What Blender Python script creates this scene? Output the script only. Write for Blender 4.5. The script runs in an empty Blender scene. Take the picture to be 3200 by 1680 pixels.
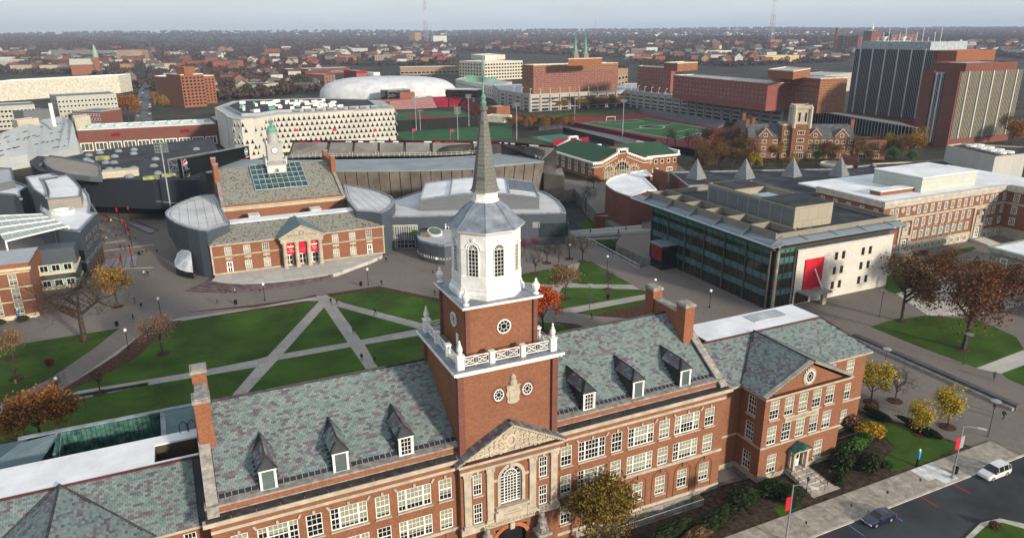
import bpy,math,random
import numpy as np
from mathutils import Vector,Matrix
from mathutils.geometry import tessellate_polygon
sc=bpy.context.scene
col=sc.collection
R=math.radians
rnd=random.Random(7)
FPX,PITCH,ROLL,YAW,CAMH=2231.0,math.atan((840-99.45)/2231.0),R(0.3635),R(24.69),60.0
_cy,_sy,_cp,_sp=math.cos(YAW),math.sin(YAW),math.cos(PITCH),math.sin(PITCH)
c_f=Vector((_sy*_cp,_cy*_cp,-_sp))
_r0=Vector((_cy,-_sy,0));_u0=_r0 .cross(c_f)
c_r=_r0*math.cos(ROLL)-_u0*math.sin(ROLL)
c_u=_r0*math.sin(ROLL)+_u0*math.cos(ROLL)
CAM=Vector((0,0,CAMH))
cam=bpy.data.cameras.new('camera');cam_o=bpy.data.objects.new('camera',cam);col.objects.link(cam_o)
M3=Matrix((c_r,c_u,-c_f)).transposed()
cam_o.matrix_world=Matrix.Translation(CAM)@M3 .to_4x4()
cam.sensor_width=36;cam.sensor_fit='HORIZONTAL';cam.lens=FPX/3200*36
cam.clip_start=1;cam.clip_end=40000
sc.camera=cam_o
SUN_EL,SUN_DIR=R(15),Vector((0.38,-1.0,0)).normalized()
w=bpy.data.worlds.new('World');sc.world=w;w.use_nodes=True
nt=w.node_tree;nt.nodes.clear()
out=nt.nodes.new('ShaderNodeOutputWorld');bg=nt.nodes.new('ShaderNodeBackground')
sky=nt.nodes.new('ShaderNodeTexSky');sky.sky_type='NISHITA';sky.sun_disc=False
sky.sun_elevation=SUN_EL;sky.sun_rotation=math.atan2(SUN_DIR.x,SUN_DIR.y)
sky.air_density=1.0;sky.dust_density=1.6;sky.ozone_density=1.4;sky.altitude=300
tc=nt.nodes.new('ShaderNodeTexCoord');mp=nt.nodes.new('ShaderNodeMapping')
mp.inputs['Scale'].default_value=(1.0,1.0,6.5);mp.inputs['Rotation'].default_value=(0,0.06,0.4)
nz=nt.nodes.new('ShaderNodeTexNoise');nz.inputs['Scale'].default_value=1.7;nz.inputs['Detail'].default_value=7;nz.inputs['Roughness'].default_value=.52
rp=nt.nodes.new('ShaderNodeValToRGB');rp.color_ramp.elements[0].position=.30;rp.color_ramp.elements[1].position=.68
rp.color_ramp.elements[0].color=(.58,.58,.58,1);rp.color_ramp.elements[1].color=(.97,.97,.97,1)
mx=nt.nodes.new('ShaderNodeMix');mx.data_type='RGBA'
mx.inputs['B'].default_value=(11.2,12.2,13.0,1)
nt.links.new(tc.outputs['Generated'],mp.inputs['Vector']);nt.links.new(mp.outputs['Vector'],nz.inputs['Vector'])
nt.links.new(nz.outputs['Fac'],rp.inputs['Fac']);nt.links.new(rp.outputs['Color'],mx.inputs['Factor'])
nt.links.new(sky.outputs['Color'],mx.inputs['A']);nt.links.new(mx.outputs['Result'],bg.inputs['Color'])
bg.inputs['Strength'].default_value=0.054
nt.links.new(bg.outputs['Background'],out.inputs['Surface'])
sun=bpy.data.lights.new('sun','SUN');sun.energy=4.0;sun.angle=R(4);sun.color=(1.0,.87,.70)
sun_o=bpy.data.objects.new('sun',sun);col.objects.link(sun_o)
sd=Vector((SUN_DIR.x*math.cos(SUN_EL),SUN_DIR.y*math.cos(SUN_EL),math.sin(SUN_EL)))
sun_o.rotation_euler=(-sd).to_track_quat('-Z','Y').to_euler();sun_o.location=(0,-50,120)
vs=sc.view_settings;vs.view_transform='Standard';vs.look='None';vs.gamma=1;vs.use_curve_mapping=False
vs.exposure=0.45
HAZE=9e-5
sc.cycles.max_bounces=5;sc.cycles.diffuse_bounces=3;sc.cycles.glossy_bounces=2;sc.cycles.transmission_bounces=2
sc.cycles.volume_bounces=0;sc.cycles.transparent_max_bounces=6;sc.cycles.use_denoising=True
sc.cycles.sample_clamp_indirect=4
def ray(u,v):return c_f+c_r*((u-1600)/FPX)+c_u*((840-v)/FPX)
def P(u,v,z=0.0):
 d=ray(u,v);t=(z-CAMH)/d.z
 return (d.x*t,d.y*t)
def proj(p):
 d=Vector(p)-CAM;k=d.dot(c_f)
 if k<=0:return (-9e9,-9e9)
 return (1600+FPX*d.dot(c_r)/k,840-FPX*d.dot(c_u)/k)
def seen(p,m=60):
 u,v=proj(p);return -m<u<3200+m and -m<v<1680+m
def lerp(a,b,t):return tuple(x+(y-x)*t for x,y in zip(a,b))
MT={}
def mat(name,c,rough=.85,var=.18,scale=.6,metal=0.0,spec=.12,kind=None,c2=None,bump=0.0,**kw):
 if name in MT:return MT[name]
 m=bpy.data.materials.new(name);m.use_nodes=True;MT[name]=m
 n=m.node_tree;L=n.links;b=n.nodes['Principled BSDF']
 b.inputs['Roughness'].default_value=rough;b.inputs['Metallic'].default_value=metal
 b.inputs['Specular IOR Level'].default_value=spec
 geo=n.nodes.new('ShaderNodeNewGeometry')
 def noise(s,det=4,vec=None,rg=.6):
  t=n.nodes.new('ShaderNodeTexNoise');t.inputs['Scale'].default_value=s;t.inputs['Detail'].default_value=det
  t.inputs['Roughness'].default_value=rg
  L.new(vec or geo.outputs['Position'],t.inputs['Vector']);return t.outputs['Fac']
 def math_(op,a,bb):
  t=n.nodes.new('ShaderNodeMath');t.operation=op
  for i,x in enumerate((a,bb)):
   if isinstance(x,(int,float)):t.inputs[i].default_value=x
   else:L.new(x,t.inputs[i])
  return t.outputs[0]
 def mixc(f,a,bb,bt='MIX'):
  t=n.nodes.new('ShaderNodeMix');t.data_type='RGBA';t.blend_type=bt
  for k,x in (('Factor',f),('A',a),('B',bb)):
   if isinstance(x,(int,float)):t.inputs[k].default_value=x
   elif isinstance(x,(tuple,list)):t.inputs[k].default_value=tuple(x)[:3]+(1,)
   else:L.new(x,t.inputs[k])
  return t.outputs['Result']
 def ramp(f,lo,hi):
  t=n.nodes.new('ShaderNodeMapRange');t.inputs['From Min'].default_value=lo;t.inputs['From Max'].default_value=hi
  L.new(f,t.inputs['Value']);return t.outputs['Result']
 def wallco(sx=1,sz=1):
  s=n.nodes.new('ShaderNodeSeparateXYZ');L.new(geo.outputs['Position'],s.inputs[0])
  k=n.nodes.new('ShaderNodeCombineXYZ');L.new(math_('MULTIPLY',math_('ADD',s.outputs[0],s.outputs[1]),sx),k.inputs[0])
  L.new(math_('MULTIPLY',s.outputs[2],sz),k.inputs[1]);return k.outputs[0]
 def bricktex(vec,cc,mortar,bw,bh,ms,off=.5,bias=0):
  t=n.nodes.new('ShaderNodeTexBrick');L.new(vec,t.inputs['Vector'])
  t.inputs['Scale'].default_value=1;t.inputs['Brick Width'].default_value=bw;t.inputs['Row Height'].default_value=bh
  t.inputs['Mortar Size'].default_value=ms;t.inputs['Mortar Smooth'].default_value=.3;t.offset=off;t.inputs['Bias'].default_value=bias
  for k,x in zip(('Color1','Color2','Mortar'),(cc[0],cc[1],mortar)):t.inputs[k].default_value=tuple(x)+(1,)
  return t.outputs['Color']
 base=tuple(c)
 dark=tuple(x*(1-2*var) for x in c);lite=tuple(min(1,x*(1+1.4*var)) for x in c)
 if kind=='brick':
  cc=bricktex(wallco(),(tuple(x*.72 for x in c),tuple(x*1.3 for x in c)),tuple(.5*x+.10 for x in c),.23,.078,.009)
  f=noise(.35,5);cc=mixc(ramp(f,.3,.7),mixc(.35,cc,tuple(x*.55 for x in c)),cc)
  cc=mixc(math_('MULTIPLY',ramp(noise(2.2,3),.45,.75),.35),cc,tuple(x*1.45 for x in c))
 elif kind=='panel':
  cc=bricktex(wallco(),(tuple(x*.94 for x in c),tuple(x*1.05 for x in c)),tuple(x*.55 for x in c),kw.get('bw',1.6),kw.get('bh',.8),kw.get('ms',.03),kw.get('off',.5))
  cc=mixc(ramp(noise(.25,5),.25,.75),mixc(.25,cc,tuple(x*.6 for x in c)),cc)
 elif kind=='paving':
  cc=bricktex(geo.outputs['Position'],(tuple(x*.88 for x in c),tuple(x*1.1 for x in c)),tuple(x*.7 for x in c),kw.get('bw',.6),kw.get('bh',.3),kw.get('ms',.02),kw.get('off',.5))
  cc=mixc(ramp(noise(.06,6),.3,.7),mixc(.5,cc,tuple(x*.62 for x in c)),cc)
  cc=mixc(math_('MULTIPLY',ramp(noise(.8,5),.5,.8),.4),cc,tuple(x*.6 for x in c))
 elif kind=='specks':
  s=n.nodes.new('ShaderNodeVectorMath');s.operation='MULTIPLY';L.new(geo.outputs['Position'],s.inputs[0]);s.inputs[1].default_value=(2.7,3.4,0)
  fl=n.nodes.new('ShaderNodeVectorMath');fl.operation='FLOOR';L.new(s.outputs[0],fl.inputs[0])
  wn=n.nodes.new('ShaderNodeTexWhiteNoise');wn.noise_dimensions='2D';L.new(fl.outputs[0],wn.inputs['Vector'])
  t=n.nodes.new('ShaderNodeMath');t.operation='GREATER_THAN';L.new(wn.outputs['Value'],t.inputs[0]);t.inputs[1].default_value=.86
  cc=mixc(t.outputs[0],mixc(wn.outputs['Value'],tuple(x*.85 for x in c),tuple(x*1.15 for x in c)),c2)
  cc=mixc(ramp(noise(.15,4),.3,.75),mixc(.3,cc,tuple(x*.6 for x in c)),cc)
 elif kind=='grass':
  f1=noise(.09,4);f2=noise(1.1,6,rg=.75);f3=noise(7,3,rg=.8)
  cc=mixc(ramp(f1,.35,.7),dark,lite);cc=mixc(math_('MULTIPLY',ramp(f2,.42,.72),.5),cc,c2 or (c[0]*1.9,c[1]*1.15,c[2]*1.5))
  cc=mixc(math_('MULTIPLY',ramp(f3,.35,.75),.45),cc,tuple(x*.45 for x in c));cc=mixc(math_('MULTIPLY',ramp(noise(.33,6,rg=.7),.56,.74),.5),cc,(.10,.088,.03))
 elif kind=='attr':
  a=n.nodes.new('ShaderNodeAttribute');a.attribute_name='Col'
  cc=mixc(math_('MULTIPLY',ramp(noise(5,4),.35,.75),.14),a.outputs['Color'],(.10,.12,.12))
  cc=mixc(math_('MULTIPLY',ramp(noise(.18,4),.5,.75),.12),cc,(.30,.36,.33))
 elif kind=='objrand':
  o=n.nodes.new('ShaderNodeObjectInfo');r_=n.nodes.new('ShaderNodeValToRGB');cr=r_.color_ramp;cr.interpolation='CONSTANT'
  cs=kw['cs']
  while len(cr.elements)<len(cs):cr.elements.new(.5)
  for i,x in enumerate(cs):cr.elements[i].position=i/len(cs);cr.elements[i].color=tuple(x)+(1,)
  L.new(o.outputs['Random'],r_.inputs['Fac']);cc=mixc(ramp(noise(scale,4),.3,.75),mixc(.3,r_.outputs['Color'],(.02,.02,.02)),r_.outputs['Color'])
 elif kind=='leaf':
  o=n.nodes.new('ShaderNodeObjectInfo')
  f=geo.outputs['Random Per Island'];cc=mixc(f,dark,lite)
  cc=mixc(math_('MULTIPLY',ramp(noise(kw.get('ns',.8),3),.4,.65),.75),cc,c2 or base)
  b.inputs['Subsurface Weight'].default_value=0
 elif kind=='stain':
  cc=mixc(ramp(noise(.12,6,rg=.65),.38,.7),c,tuple(x*.72 for x in c));cc=mixc(math_('MULTIPLY',ramp(noise(.9,5),.55,.8),.4),cc,tuple(x*.5 for x in c))
 else:
  cc=mixc(ramp(noise(scale,5),.3,.72),dark,lite)
 L.new(cc,b.inputs['Base Color'])
 if bump:
  bp=n.nodes.new('ShaderNodeBump');bp.inputs['Strength'].default_value=bump;bp.inputs['Distance'].default_value=kw.get('bd',.05)
  L.new(noise(kw.get('bs',12),3),bp.inputs['Height']);L.new(bp.outputs['Normal'],b.inputs['Normal'])
 return m
BRICK=mat('brick',(.225,.088,.042),kind='brick')
BRICK2=mat('brick_purple_red',(.165,.055,.038),kind='brick')
BRICKO=mat('brick_orange',(.255,.092,.040),kind='brick')
STONE=mat('limestone',(.42,.37,.295),var=.14,scale=.9)
STONED=mat('weathered_stone',(.30,.28,.255),var=.25,scale=1.6)
WHITE=mat('white_paint',(.76,.76,.72),rough=.55,var=.11,scale=.8,spec=.4)
LEAD=mat('lead_sheet',(.20,.23,.28),rough=.5,var=.22,scale=.9,spec=.4)
COPPER=mat('verdigris_copper',(.16,.34,.27),rough=.7,var=.3,scale=.7)
COPPERD=mat('streaked_copper',(.045,.12,.10),rough=.6,var=.45,scale=1.4)
SPIRE=mat('weathered_shingle',(.17,.175,.16),rough=.8,kind='panel',bw=.5,bh=.42,ms=.03)
SLATE=mat('slate',(.2,.2,.2),rough=.62,spec=.35,kind='attr')
SLATEU=mat('slate_bed',(.05,.055,.06),rough=.8)
GLASS=mat('window_glass',(.010,.012,.013),rough=.08,var=.3,scale=.5,spec=.6)
BLIND=mat('roller_blind',(.235,.245,.18),rough=.45,var=.10,scale=.8,spec=.5)
DARKMET=mat('dark_flashing',(.055,.05,.05),rough=.55,var=.3,scale=1.2)
BLACKMET=mat('black_metal',(.012,.012,.013),rough=.45,var=.2)
STEEL=mat('grey_steel',(.30,.32,.33),rough=.45,var=.12,metal=.3)
ROOFW=mat('white_membrane',(.78,.80,.83),rough=.6,kind='stain')
ROOFG=mat('grey_membrane',(.40,.42,.45),rough=.7,kind='stain')
ROOFD=mat('dark_membrane',(.045,.048,.054),rough=.75,var=.3,scale=.25)
CONC=mat('concrete_path',(.36,.335,.31),kind='paving',bw=1.9,bh=1.9,ms=.03,off=0)
CONCL=mat('pale_concrete',(.50,.485,.45),kind='paving',bw=2.4,bh=2.4,ms=.03,off=0)
PAVE=mat('brick_paving',(.20,.175,.160),kind='paving',bw=.45,bh=.22,ms=.012)
ASPH=mat('asphalt',(.045,.05,.056),var=.22,scale=.12,rough=.9,bump=.2,bs=20)
MULCH=mat('bark_mulch',(.075,.038,.024),var=.4,scale=2.2,bump=.6,bs=9)
SOIL=mat('garden_soil',(.06,.042,.03),var=.4,scale=1.5)
GRASS=mat('lawn_grass',(.041,.095,.010),kind='grass',var=.28,bump=.4,bs=10)
TURF=mat('sports_turf',(.030,.110,.040),kind='grass',var=.12)
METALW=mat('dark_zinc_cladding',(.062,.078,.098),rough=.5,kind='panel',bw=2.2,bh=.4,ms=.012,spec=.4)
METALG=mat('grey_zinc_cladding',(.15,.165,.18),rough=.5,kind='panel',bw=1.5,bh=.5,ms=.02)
RED=mat('red_cloth',(.52,.018,.035),rough=.7,var=.08)
class MB:
 def __init__(s):s.v=[];s.f=[];s.m=[]
 def poly(s,pts,m=0):
  n=len(s.v);s.v+=[tuple(p) for p in pts];s.f.append(tuple(range(n,n+len(pts))));s.m.append(m)
 def obox(s,o,a,b,c,m=0,top=None):
  o,a,b,c=Vector(o),Vector(a),Vector(b),Vector(c)
  n=len(s.v);s.v+=[tuple(o+a*i+b*j+c*k) for k in (0,1) for j in (0,1) for i in (0,1)]
  for q,mm in (((0,2,3,1),m),((4,5,7,6),m if top is None else top),((0,1,5,4),m),((2,6,7,3),m),((0,4,6,2),m),((1,3,7,5),m)):
   s.f.append(tuple(n+i for i in q));s.m.append(mm)
 def box(s,x0,x1,y0,y1,z0,z1,m=0,top=None):
  s.obox((x0,y0,z0),(x1-x0,0,0),(0,y1-y0,0),(0,0,z1-z0),m,top)
 def prism(s,poly,z0,z1,m=0,top=None,bottom=False):
  poly=ccw(poly);n=len(poly)
  for i in range(n):
   a,b=poly[i],poly[(i+1)%n]
   s.poly([(a[0],a[1],z0),(b[0],b[1],z0),(b[0],b[1],z1),(a[0],a[1],z1)],m)
  s.flat(poly,z1,m if top is None else top)
  if bottom:s.flat(poly,z0,m,True)
 def flat(s,poly,z,m=0,down=False,holes=()):
  loops=[[Vector((p[0],p[1],0)) for p in poly]]+[[Vector((p[0],p[1],0)) for p in h] for h in holes]
  fl=[p for l in loops for p in l];n=len(s.v);s.v+=[(p.x,p.y,z) for p in fl]
  for t in tessellate_polygon(loops):
   a,b,c=(fl[i] for i in t)
   up=(b-a).cross(c-a).z>0
   if up==down:t=(t[0],t[2],t[1])
   s.f.append(tuple(n+i for i in t));s.m.append(m)
 def lathe(s,x,y,prof,n=16,m=0,ph=0.0,ms=None):
  k=len(s.v)
  for r,z in prof:
   for i in range(n):
    a=ph+2*math.pi*i/n;s.v.append((x+r*math.cos(a),y+r*math.sin(a),z))
  for j in range(len(prof)-1):
   for i in range(n):
    i2=(i+1)%n;s.f.append((k+j*n+i,k+j*n+i2,k+(j+1)*n+i2,k+(j+1)*n+i));s.m.append(ms[j] if ms else m)
  s.f.append(tuple(k+(len(prof)-1)*n+i for i in range(n)));s.m.append(ms[-1] if ms else m)
  s.f.append(tuple(k+n-1-i for i in range(n)));s.m.append(ms[0] if ms else m)
 def tube(s,a,b,r0,r1=None,n=5,m=0,cap=True):
  a,b=Vector(a),Vector(b);r1=r0 if r1 is None else r1;d=(b-a)
  if d.length<1e-6:return
  q=d.to_track_quat('Z','Y');k=len(s.v)
  for p,r in ((a,r0),(b,r1)):
   for i in range(n):
    t=2*math.pi*i/n;s.v.append(tuple(p+q@Vector((r*math.cos(t),r*math.sin(t),0))))
  for i in range(n):
   s.f.append((k+i,k+(i+1)%n,k+n+(i+1)%n,k+n+i));s.m.append(m)
  if cap:
   s.f.append(tuple(k+n+i for i in range(n)));s.m.append(m)
   s.f.append(tuple(k+n-1-i for i in range(n)));s.m.append(m)
 def path(s,pts,r,n=5,m=0):
  for a,b in zip(pts,pts[1:]):s.tube(a,b,r,r,n,m)
 def mesh(s,name,mats):
  me=bpy.data.meshes.new(name);me.from_pydata(s.v,[],s.f)
  mats=mats if isinstance(mats,(list,tuple)) else [mats]
  for x in mats:me.materials.append(x)
  if len(mats)>1:me.polygons.foreach_set('material_index',s.m)
  me.update();return me
 def build(s,name,mats,parent=None,**kw):return put(name,s.mesh(name,mats),parent,**kw)
def area2(p):return sum(a[0]*b[1]-b[0]*a[1] for a,b in zip(p,p[1:]+p[:1]))
def ccw(p):
 p=[tuple(q[:2]) for q in p];return p if area2(p)>0 else p[::-1]
WLOC={}
def put(name,data,parent=None,loc=(0,0,0),rz=0.0,label=None,cat=None,group=None,kind=None,smooth=False):
 """link an object at world place loc; children are placed relative to an unrotated parent"""
 o=bpy.data.objects.new(name,data);col.objects.link(o)
 w_=Vector(loc);WLOC[o.name]=w_
 if parent is not None:
  o.parent=parent;o.location=w_-WLOC.get(parent.name,Vector())
 else:o.location=w_
 if rz:o.rotation_euler.z=rz
 if smooth and data is not None:data.polygons.foreach_set('use_smooth',[True]*len(data.polygons))
 for k,x in (('label',label),('category',cat),('group',group),('kind',kind)):
  if x:o[k]=x
 return o
def thing(name,label,cat,loc=(0,0,0),group=None,rz=0.0):return put(name,None,None,loc,rz,label,cat,group)
def sub(name,data,parent,loc=(0,0,0),rz=0.0):
 o=bpy.data.objects.new(name,data);col.objects.link(o);o.parent=parent;o.location=loc
 if rz:o.rotation_euler.z=rz
 return o
def copy_tree(o,parent=None):
 c=o.copy();col.objects.link(c)
 if parent is not None:c.parent=parent
 for ch in KIDS.get(o.name,[]):copy_tree(ch,c)
 return c
KIDS={}
def remember(o):
 KIDS[o.name]=list(o.children)
 for ch in o.children:remember(ch)
def place(proto,loc,rz=0.0,s=1.0,label=None,cat=None,group=None,first=[]):
 if proto.name not in KIDS:remember(proto)
 c=proto if proto.name not in first else copy_tree(proto)
 if proto.name not in first:first.append(proto.name)
 c.location=loc;c.rotation_euler.z=rz;c.scale=(s,s,s) if not isinstance(s,tuple) else s
 if label:c['label']=label
 if cat:c['category']=cat
 if group:c['group']=group
 return c
def facade(mb,o,d,L,z0,z1,ops=(),depth=.22,m=0,mr=None):
 """upright wall from o along unit d (right as seen from outside) with rectangular openings (a0,a1,z0,z1) and reveals"""
 d=Vector((d[0],d[1],0)).normalized();n=Vector((d.y,-d.x,0));o=Vector((o[0],o[1],0));mr=m if mr is None else mr
 xs=sorted({0.0,L}|{min(max(q[i],0),L) for q in ops for i in (0,1)});zs=sorted({z0,z1}|{min(max(q[i],z0),z1) for q in ops for i in (2,3)})
 pt=lambda a,z,k=0:tuple(o+d*a-n*k+Vector((0,0,z)))
 for j in range(len(zs)-1):
  i=0
  while i<len(xs)-1:
   zc=(zs[j]+zs[j+1])/2
   hole=lambda i:any(q[0]<(xs[i]+xs[i+1])/2<q[1] and q[2]<zc<q[3] for q in ops)
   if hole(i):i+=1;continue
   k=i
   while k+1<len(xs)-1 and not hole(k+1):k+=1
   mb.poly([pt(xs[i],zs[j]),pt(xs[k+1],zs[j]),pt(xs[k+1],zs[j+1]),pt(xs[i],zs[j+1])],m);i=k+1
 for a0,a1,b0,b1 in ops:
  q=[(a0,b0),(a1,b0),(a1,b1),(a0,b1)]
  for (p1,p2) in zip(q,q[1:]+q[:1]):
   mb.poly([pt(*p1),pt(*p1,depth),pt(*p2,depth),pt(*p2)],mr)
  mb.poly([pt(*x,depth) for x in q],mr)
WC={}
def win(parent,o,d,a,z,w,h,cols=3,rows=4,blind=0.0,depth=.10,fr=.11,mun=.048,sill=True,key=False,split=None,fm=None,name='window',mid=True):
 """sash window in an opening: frame and bars, glass, blind, sill (centre a along the wall, sill height z)"""
 d=Vector((d[0],d[1],0)).normalized();n=Vector((d.y,-d.x,0))
 p=Vector((o[0],o[1],0))+d*a-n*depth+Vector((0,0,z))
 if not seen(p+Vector((0,0,h/2)),40):return None
 k=(round(w,2),round(h,2),cols,rows,fr,mun,split,fm.name if fm else '',mid)
 if k not in WC:
  mb=MB()
  for x0,x1,z0,z1 in ((-w/2,-w/2+fr,0,h),(w/2-fr,w/2,0,h),(-w/2+fr,w/2-fr,0,fr),(-w/2+fr,w/2-fr,h-fr,h)):mb.box(x0,x1,-.03,.07,z0,z1)
  lights=[(-w/2+fr,w/2-fr,cols)]
  if split:
   s=split*w;lights=[(-w/2+fr,-w/2+s,2),(-w/2+s+.2,w/2-s-.2,cols),(w/2-s,w/2-fr,2)]
   for x0 in (-w/2+s,w/2-s-.2):mb.box(x0,x0+.2,-.02,.07,fr,h-fr)
  for x0,x1,cn in lights:
   for i in range(1,cn):x=x0+(x1-x0)*i/cn;mb.box(x-mun/2,x+mun/2,0,.06,fr,h-fr)
   for j in range(1,rows):
    zz=h*j/rows;t=(.06 if (mid and j==rows//2) else mun/2);mb.box(x0,x1,.003,.057,zz-t,zz+t)
  g=MB();g.poly([(-w/2+.02,.05,.02),(w/2-.02,.05,.02),(w/2-.02,.05,h-.02),(-w/2+.02,.05,h-.02)])
  sl=MB();sl.box(-w/2-.1,w/2+.1,-.22-depth,.0,-.16,-.003)
  WC[k]=(mb.mesh('window',fm or WHITE),g.mesh('glass',GLASS),sl.mesh('sill',STONE))
 A=WC[k]
 W=put(name,A[0],parent,p,math.atan2(d.y,d.x))
 sub('glass',A[1],W)
 if blind>0:
  parts=[(-w/2+fr,w/2-fr)] if not split else [(-w/2+fr,-w/2+split*w),(-w/2+split*w+.2,w/2-split*w-.2),(w/2-split*w,w/2-fr)]
  for i,(x0,x1) in enumerate(parts):
   bf=blind if not split else max(0.0,blind*rnd.choice((1,1,.9,.55,0.0 if i==0 else .95)))
   if bf<=0:continue
   bk=('b',round(x0,2),round(x1,2),round(h,2),round(bf,2))
   if bk not in WC:
    b_=MB();b_.poly([(x0,.044,h-.08-(h-.16)*bf),(x1,.044,h-.08-(h-.16)*bf),(x1,.044,h-.08),(x0,.044,h-.08)]);WC[bk]=b_.mesh('blind',BLIND)
   sub('blind',WC[bk],W)
 if sill:sub('sill',A[2],W)
 if key:
  kk=('key',round(h,2),round(w,2),key)
  if kk not in WC:
   m_=MB()
   def kst(x,t=.0):m_.obox((x-.13+t*.0,-.16-depth,h+.02),(.26,0,0),(0,.14,0),(t*.22,0,.48))
   WC[kk]=[]
   for x_,t_ in ((0,0),(-w/2-.02,-1.2),(w/2+.02,1.2))[:3 if key==2 else 1]:m_=MB();kst(x_,t_);WC[kk].append(m_.mesh('keystone',STONE))
  for me_ in WC[kk]:sub('keystone',me_,W)
 return W
def pick_blind():return rnd.choice((.9,.9,.8,.7,.5,.45,.0,.75))
SC_GREEN=[(.172,.220,.215),(.15,.196,.194),(.13,.172,.173),(.198,.243,.234),(.108,.148,.153)]
SC_PURP=[(.125,.095,.122),(.095,.078,.10),(.15,.112,.135)]
TILEM={}
def tile_mesh(ci,tw,th):
 k=(ci,round(tw,2),round(th,2))
 if k not in TILEM:
  mb=MB();t=.035;g=.012
  mb.v=[(g,0,t),(tw-g,0,t),(tw-g,th+.02,.012),(g,th+.02,.012),(g,0,0),(tw-g,0,0)]
  mb.f=[(0,1,2,3),(4,5,1,0),(0,3,4),(1,5,2)];mb.m=[0]*4
  me=mb.mesh('slate',SLATE);ca=me.color_attributes.new('Col','FLOAT_COLOR','CORNER')
  c=(SC_GREEN+SC_PURP)[ci];ca.data.foreach_set('color',list(c+(1.0,))*len(ca.data));TILEM[k]=me
 return TILEM[k]
def slope_tiles(o,U,V,ul,vl,ok=None,tw=.46,th=.27,seed=1,purple=.23):
 """grid of slates on the slope o + U*u + V*v; ok(u,v) clips it"""
 o,U,V=Vector(o),Vector(U).normalized(),Vector(V).normalized();rg=random.Random(seed);T=[]
 nr=int(vl/th);prev={}
 for r in range(nr):
  v=r*th;u=-(r%2)*tw/2-rg.random()*.05;cur={};k=0;last=0
  while u<ul:
   w_=tw
   u0,u1=max(u,0.0),min(u+w_,ul)
   if u1-u0>.12 and (ok is None or (ok(u0,v+th/2) and ok(u1,v+th/2))):
    pb=purple*(.8+.55*(prev.get(k,0) or last))
    isp=rg.random()<pb*.9
    ci=5+rg.randrange(3) if isp else rg.choice((0,0,1,1,2,3,4))
    T.append((o+U*u0+V*v,U,V,u1-u0,th,ci));cur[k]=last=1 if isp else 0
   u+=w_;k+=1
  prev=cur
 return T
def lay_slates(parent,T,n=300):
 vis=[(-(t[0]-CAM).length,i) for i,t in enumerate(T) if seen(t[0],0) and abs(t[3]-.46)<.01]
 vis.sort(reverse=True);own={i for _,i in vis[:n]}
 for i in own:
  p,U,V,w_,h_,ci=T[i];N=U.cross(V)
  ob=put('slate',tile_mesh(ci,w_,h_),parent,p+N*.03)
  ob.rotation_euler=Matrix((U,V,N)).transposed().to_euler()
 vv=[];ff=[];cc=[]
 for i,(p,U,V,w_,h_,ci) in enumerate(T):
  if i in own:continue
  N=U.cross(V);b=len(vv);p=p+N*.03;g=.012;t=.035
  for (x,y,z) in ((g,0,t),(w_-g,0,t),(w_-g,h_+.02,.012),(g,h_+.02,.012),(g,0,0),(w_-g,0,0)):vv.append(tuple(p+U*x+V*y+N*z))
  ff+=[(b,b+1,b+2,b+3),(b+4,b+5,b+1,b),(b,b+3,b+4),(b+1,b+5,b+2)]
  cc+=list((SC_GREEN+SC_PURP)[ci]+(1.0,))*14
 if not vv:return
 me=bpy.data.meshes.new('slates');me.from_pydata(vv,[],ff);me.materials.append(SLATE)
 ca=me.color_attributes.new('Col','FLOAT_COLOR','CORNER');ca.data.foreach_set('color',cc);me.update()
 put('slates',me,parent,kind='stuff')
_TX={}
def text(s,size,name,mt,parent,loc,rz=0.0,tilt=R(90),depth=.03,sx=1.0):
 cu=bpy.data.curves.new('t','FONT');cu.body=s;cu.size=size;cu.extrude=depth;cu.align_x='CENTER';cu.align_y='CENTER'
 to=bpy.data.objects.new('t',cu);col.objects.link(to)
 me=bpy.data.meshes.new_from_object(to);bpy.data.objects.remove(to);bpy.data.curves.remove(cu)
 me.materials.clear();me.materials.append(mt);me.transform(Matrix.Rotation(tilt,4,'X')@Matrix.Diagonal((sx,1,1,1)))
 return put(name,me,parent,loc,rz)
 #  ground, roads, lawns
def pz(pts,z=0.0):return [P(u,v,z) for u,v in pts]
def sheet(name,poly,z,m,drop=.10,label=None):
 mb=MB();mb.prism(poly,z-drop,z,0);return mb.build(name,m,kind='structure')
PIT1=[(38.2,62.5),(56.4,62.5),(56.4,64.9),(38.2,64.9)]
PIT2=ccw([P(1808,741),P(2001,838),(113.0,151),(113.0,172),(122,182),(127,204),P(1795,590),P(1700,600),P(1745,690)])
EARTH=mat('open_ground',(.050,.048,.034),var=.4,scale=.02,rough=.95)
mb=MB();mb.flat([(-9000,-120),(14000,-120),(14000,15000),(-9000,15000)],-.02,0,holes=[PIT1,PIT2]);mb.build('ground',EARTH,kind='structure')
mb=MB();mb.flat([(-140,-60),(300,-60),(300,120),(235,190),(150,260),(120,330),(-140,330)],0.0,0,holes=[PIT1,PIT2]);mb.build('plaza_pavement',PAVE,kind='structure')
def pitwalls(poly,z,m,fm,name):
 mb=MB();poly=ccw(poly);n=len(poly)
 for i in range(n):
  a,b=poly[i],poly[(i+1)%n];mb.poly([(a[0],a[1],0),(b[0],b[1],0),(b[0],b[1],z),(a[0],a[1],z)],0)
 mb.flat(poly,z,1);mb.build(name,[m,fm],kind='structure')
pitwalls(PIT1,-2.3,STONED,SOIL,'terrain_area_well')
pitwalls(PIT2,-5.0,mat('retaining_concrete',(.22,.21,.20)),ASPH,'road_sunken_lane')
sheet('lane_verge',pz([(1800,700),(1880,665),(1895,700),(1985,745),(1990,790),(1900,770)],-5),-4.93,GRASS)
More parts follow.
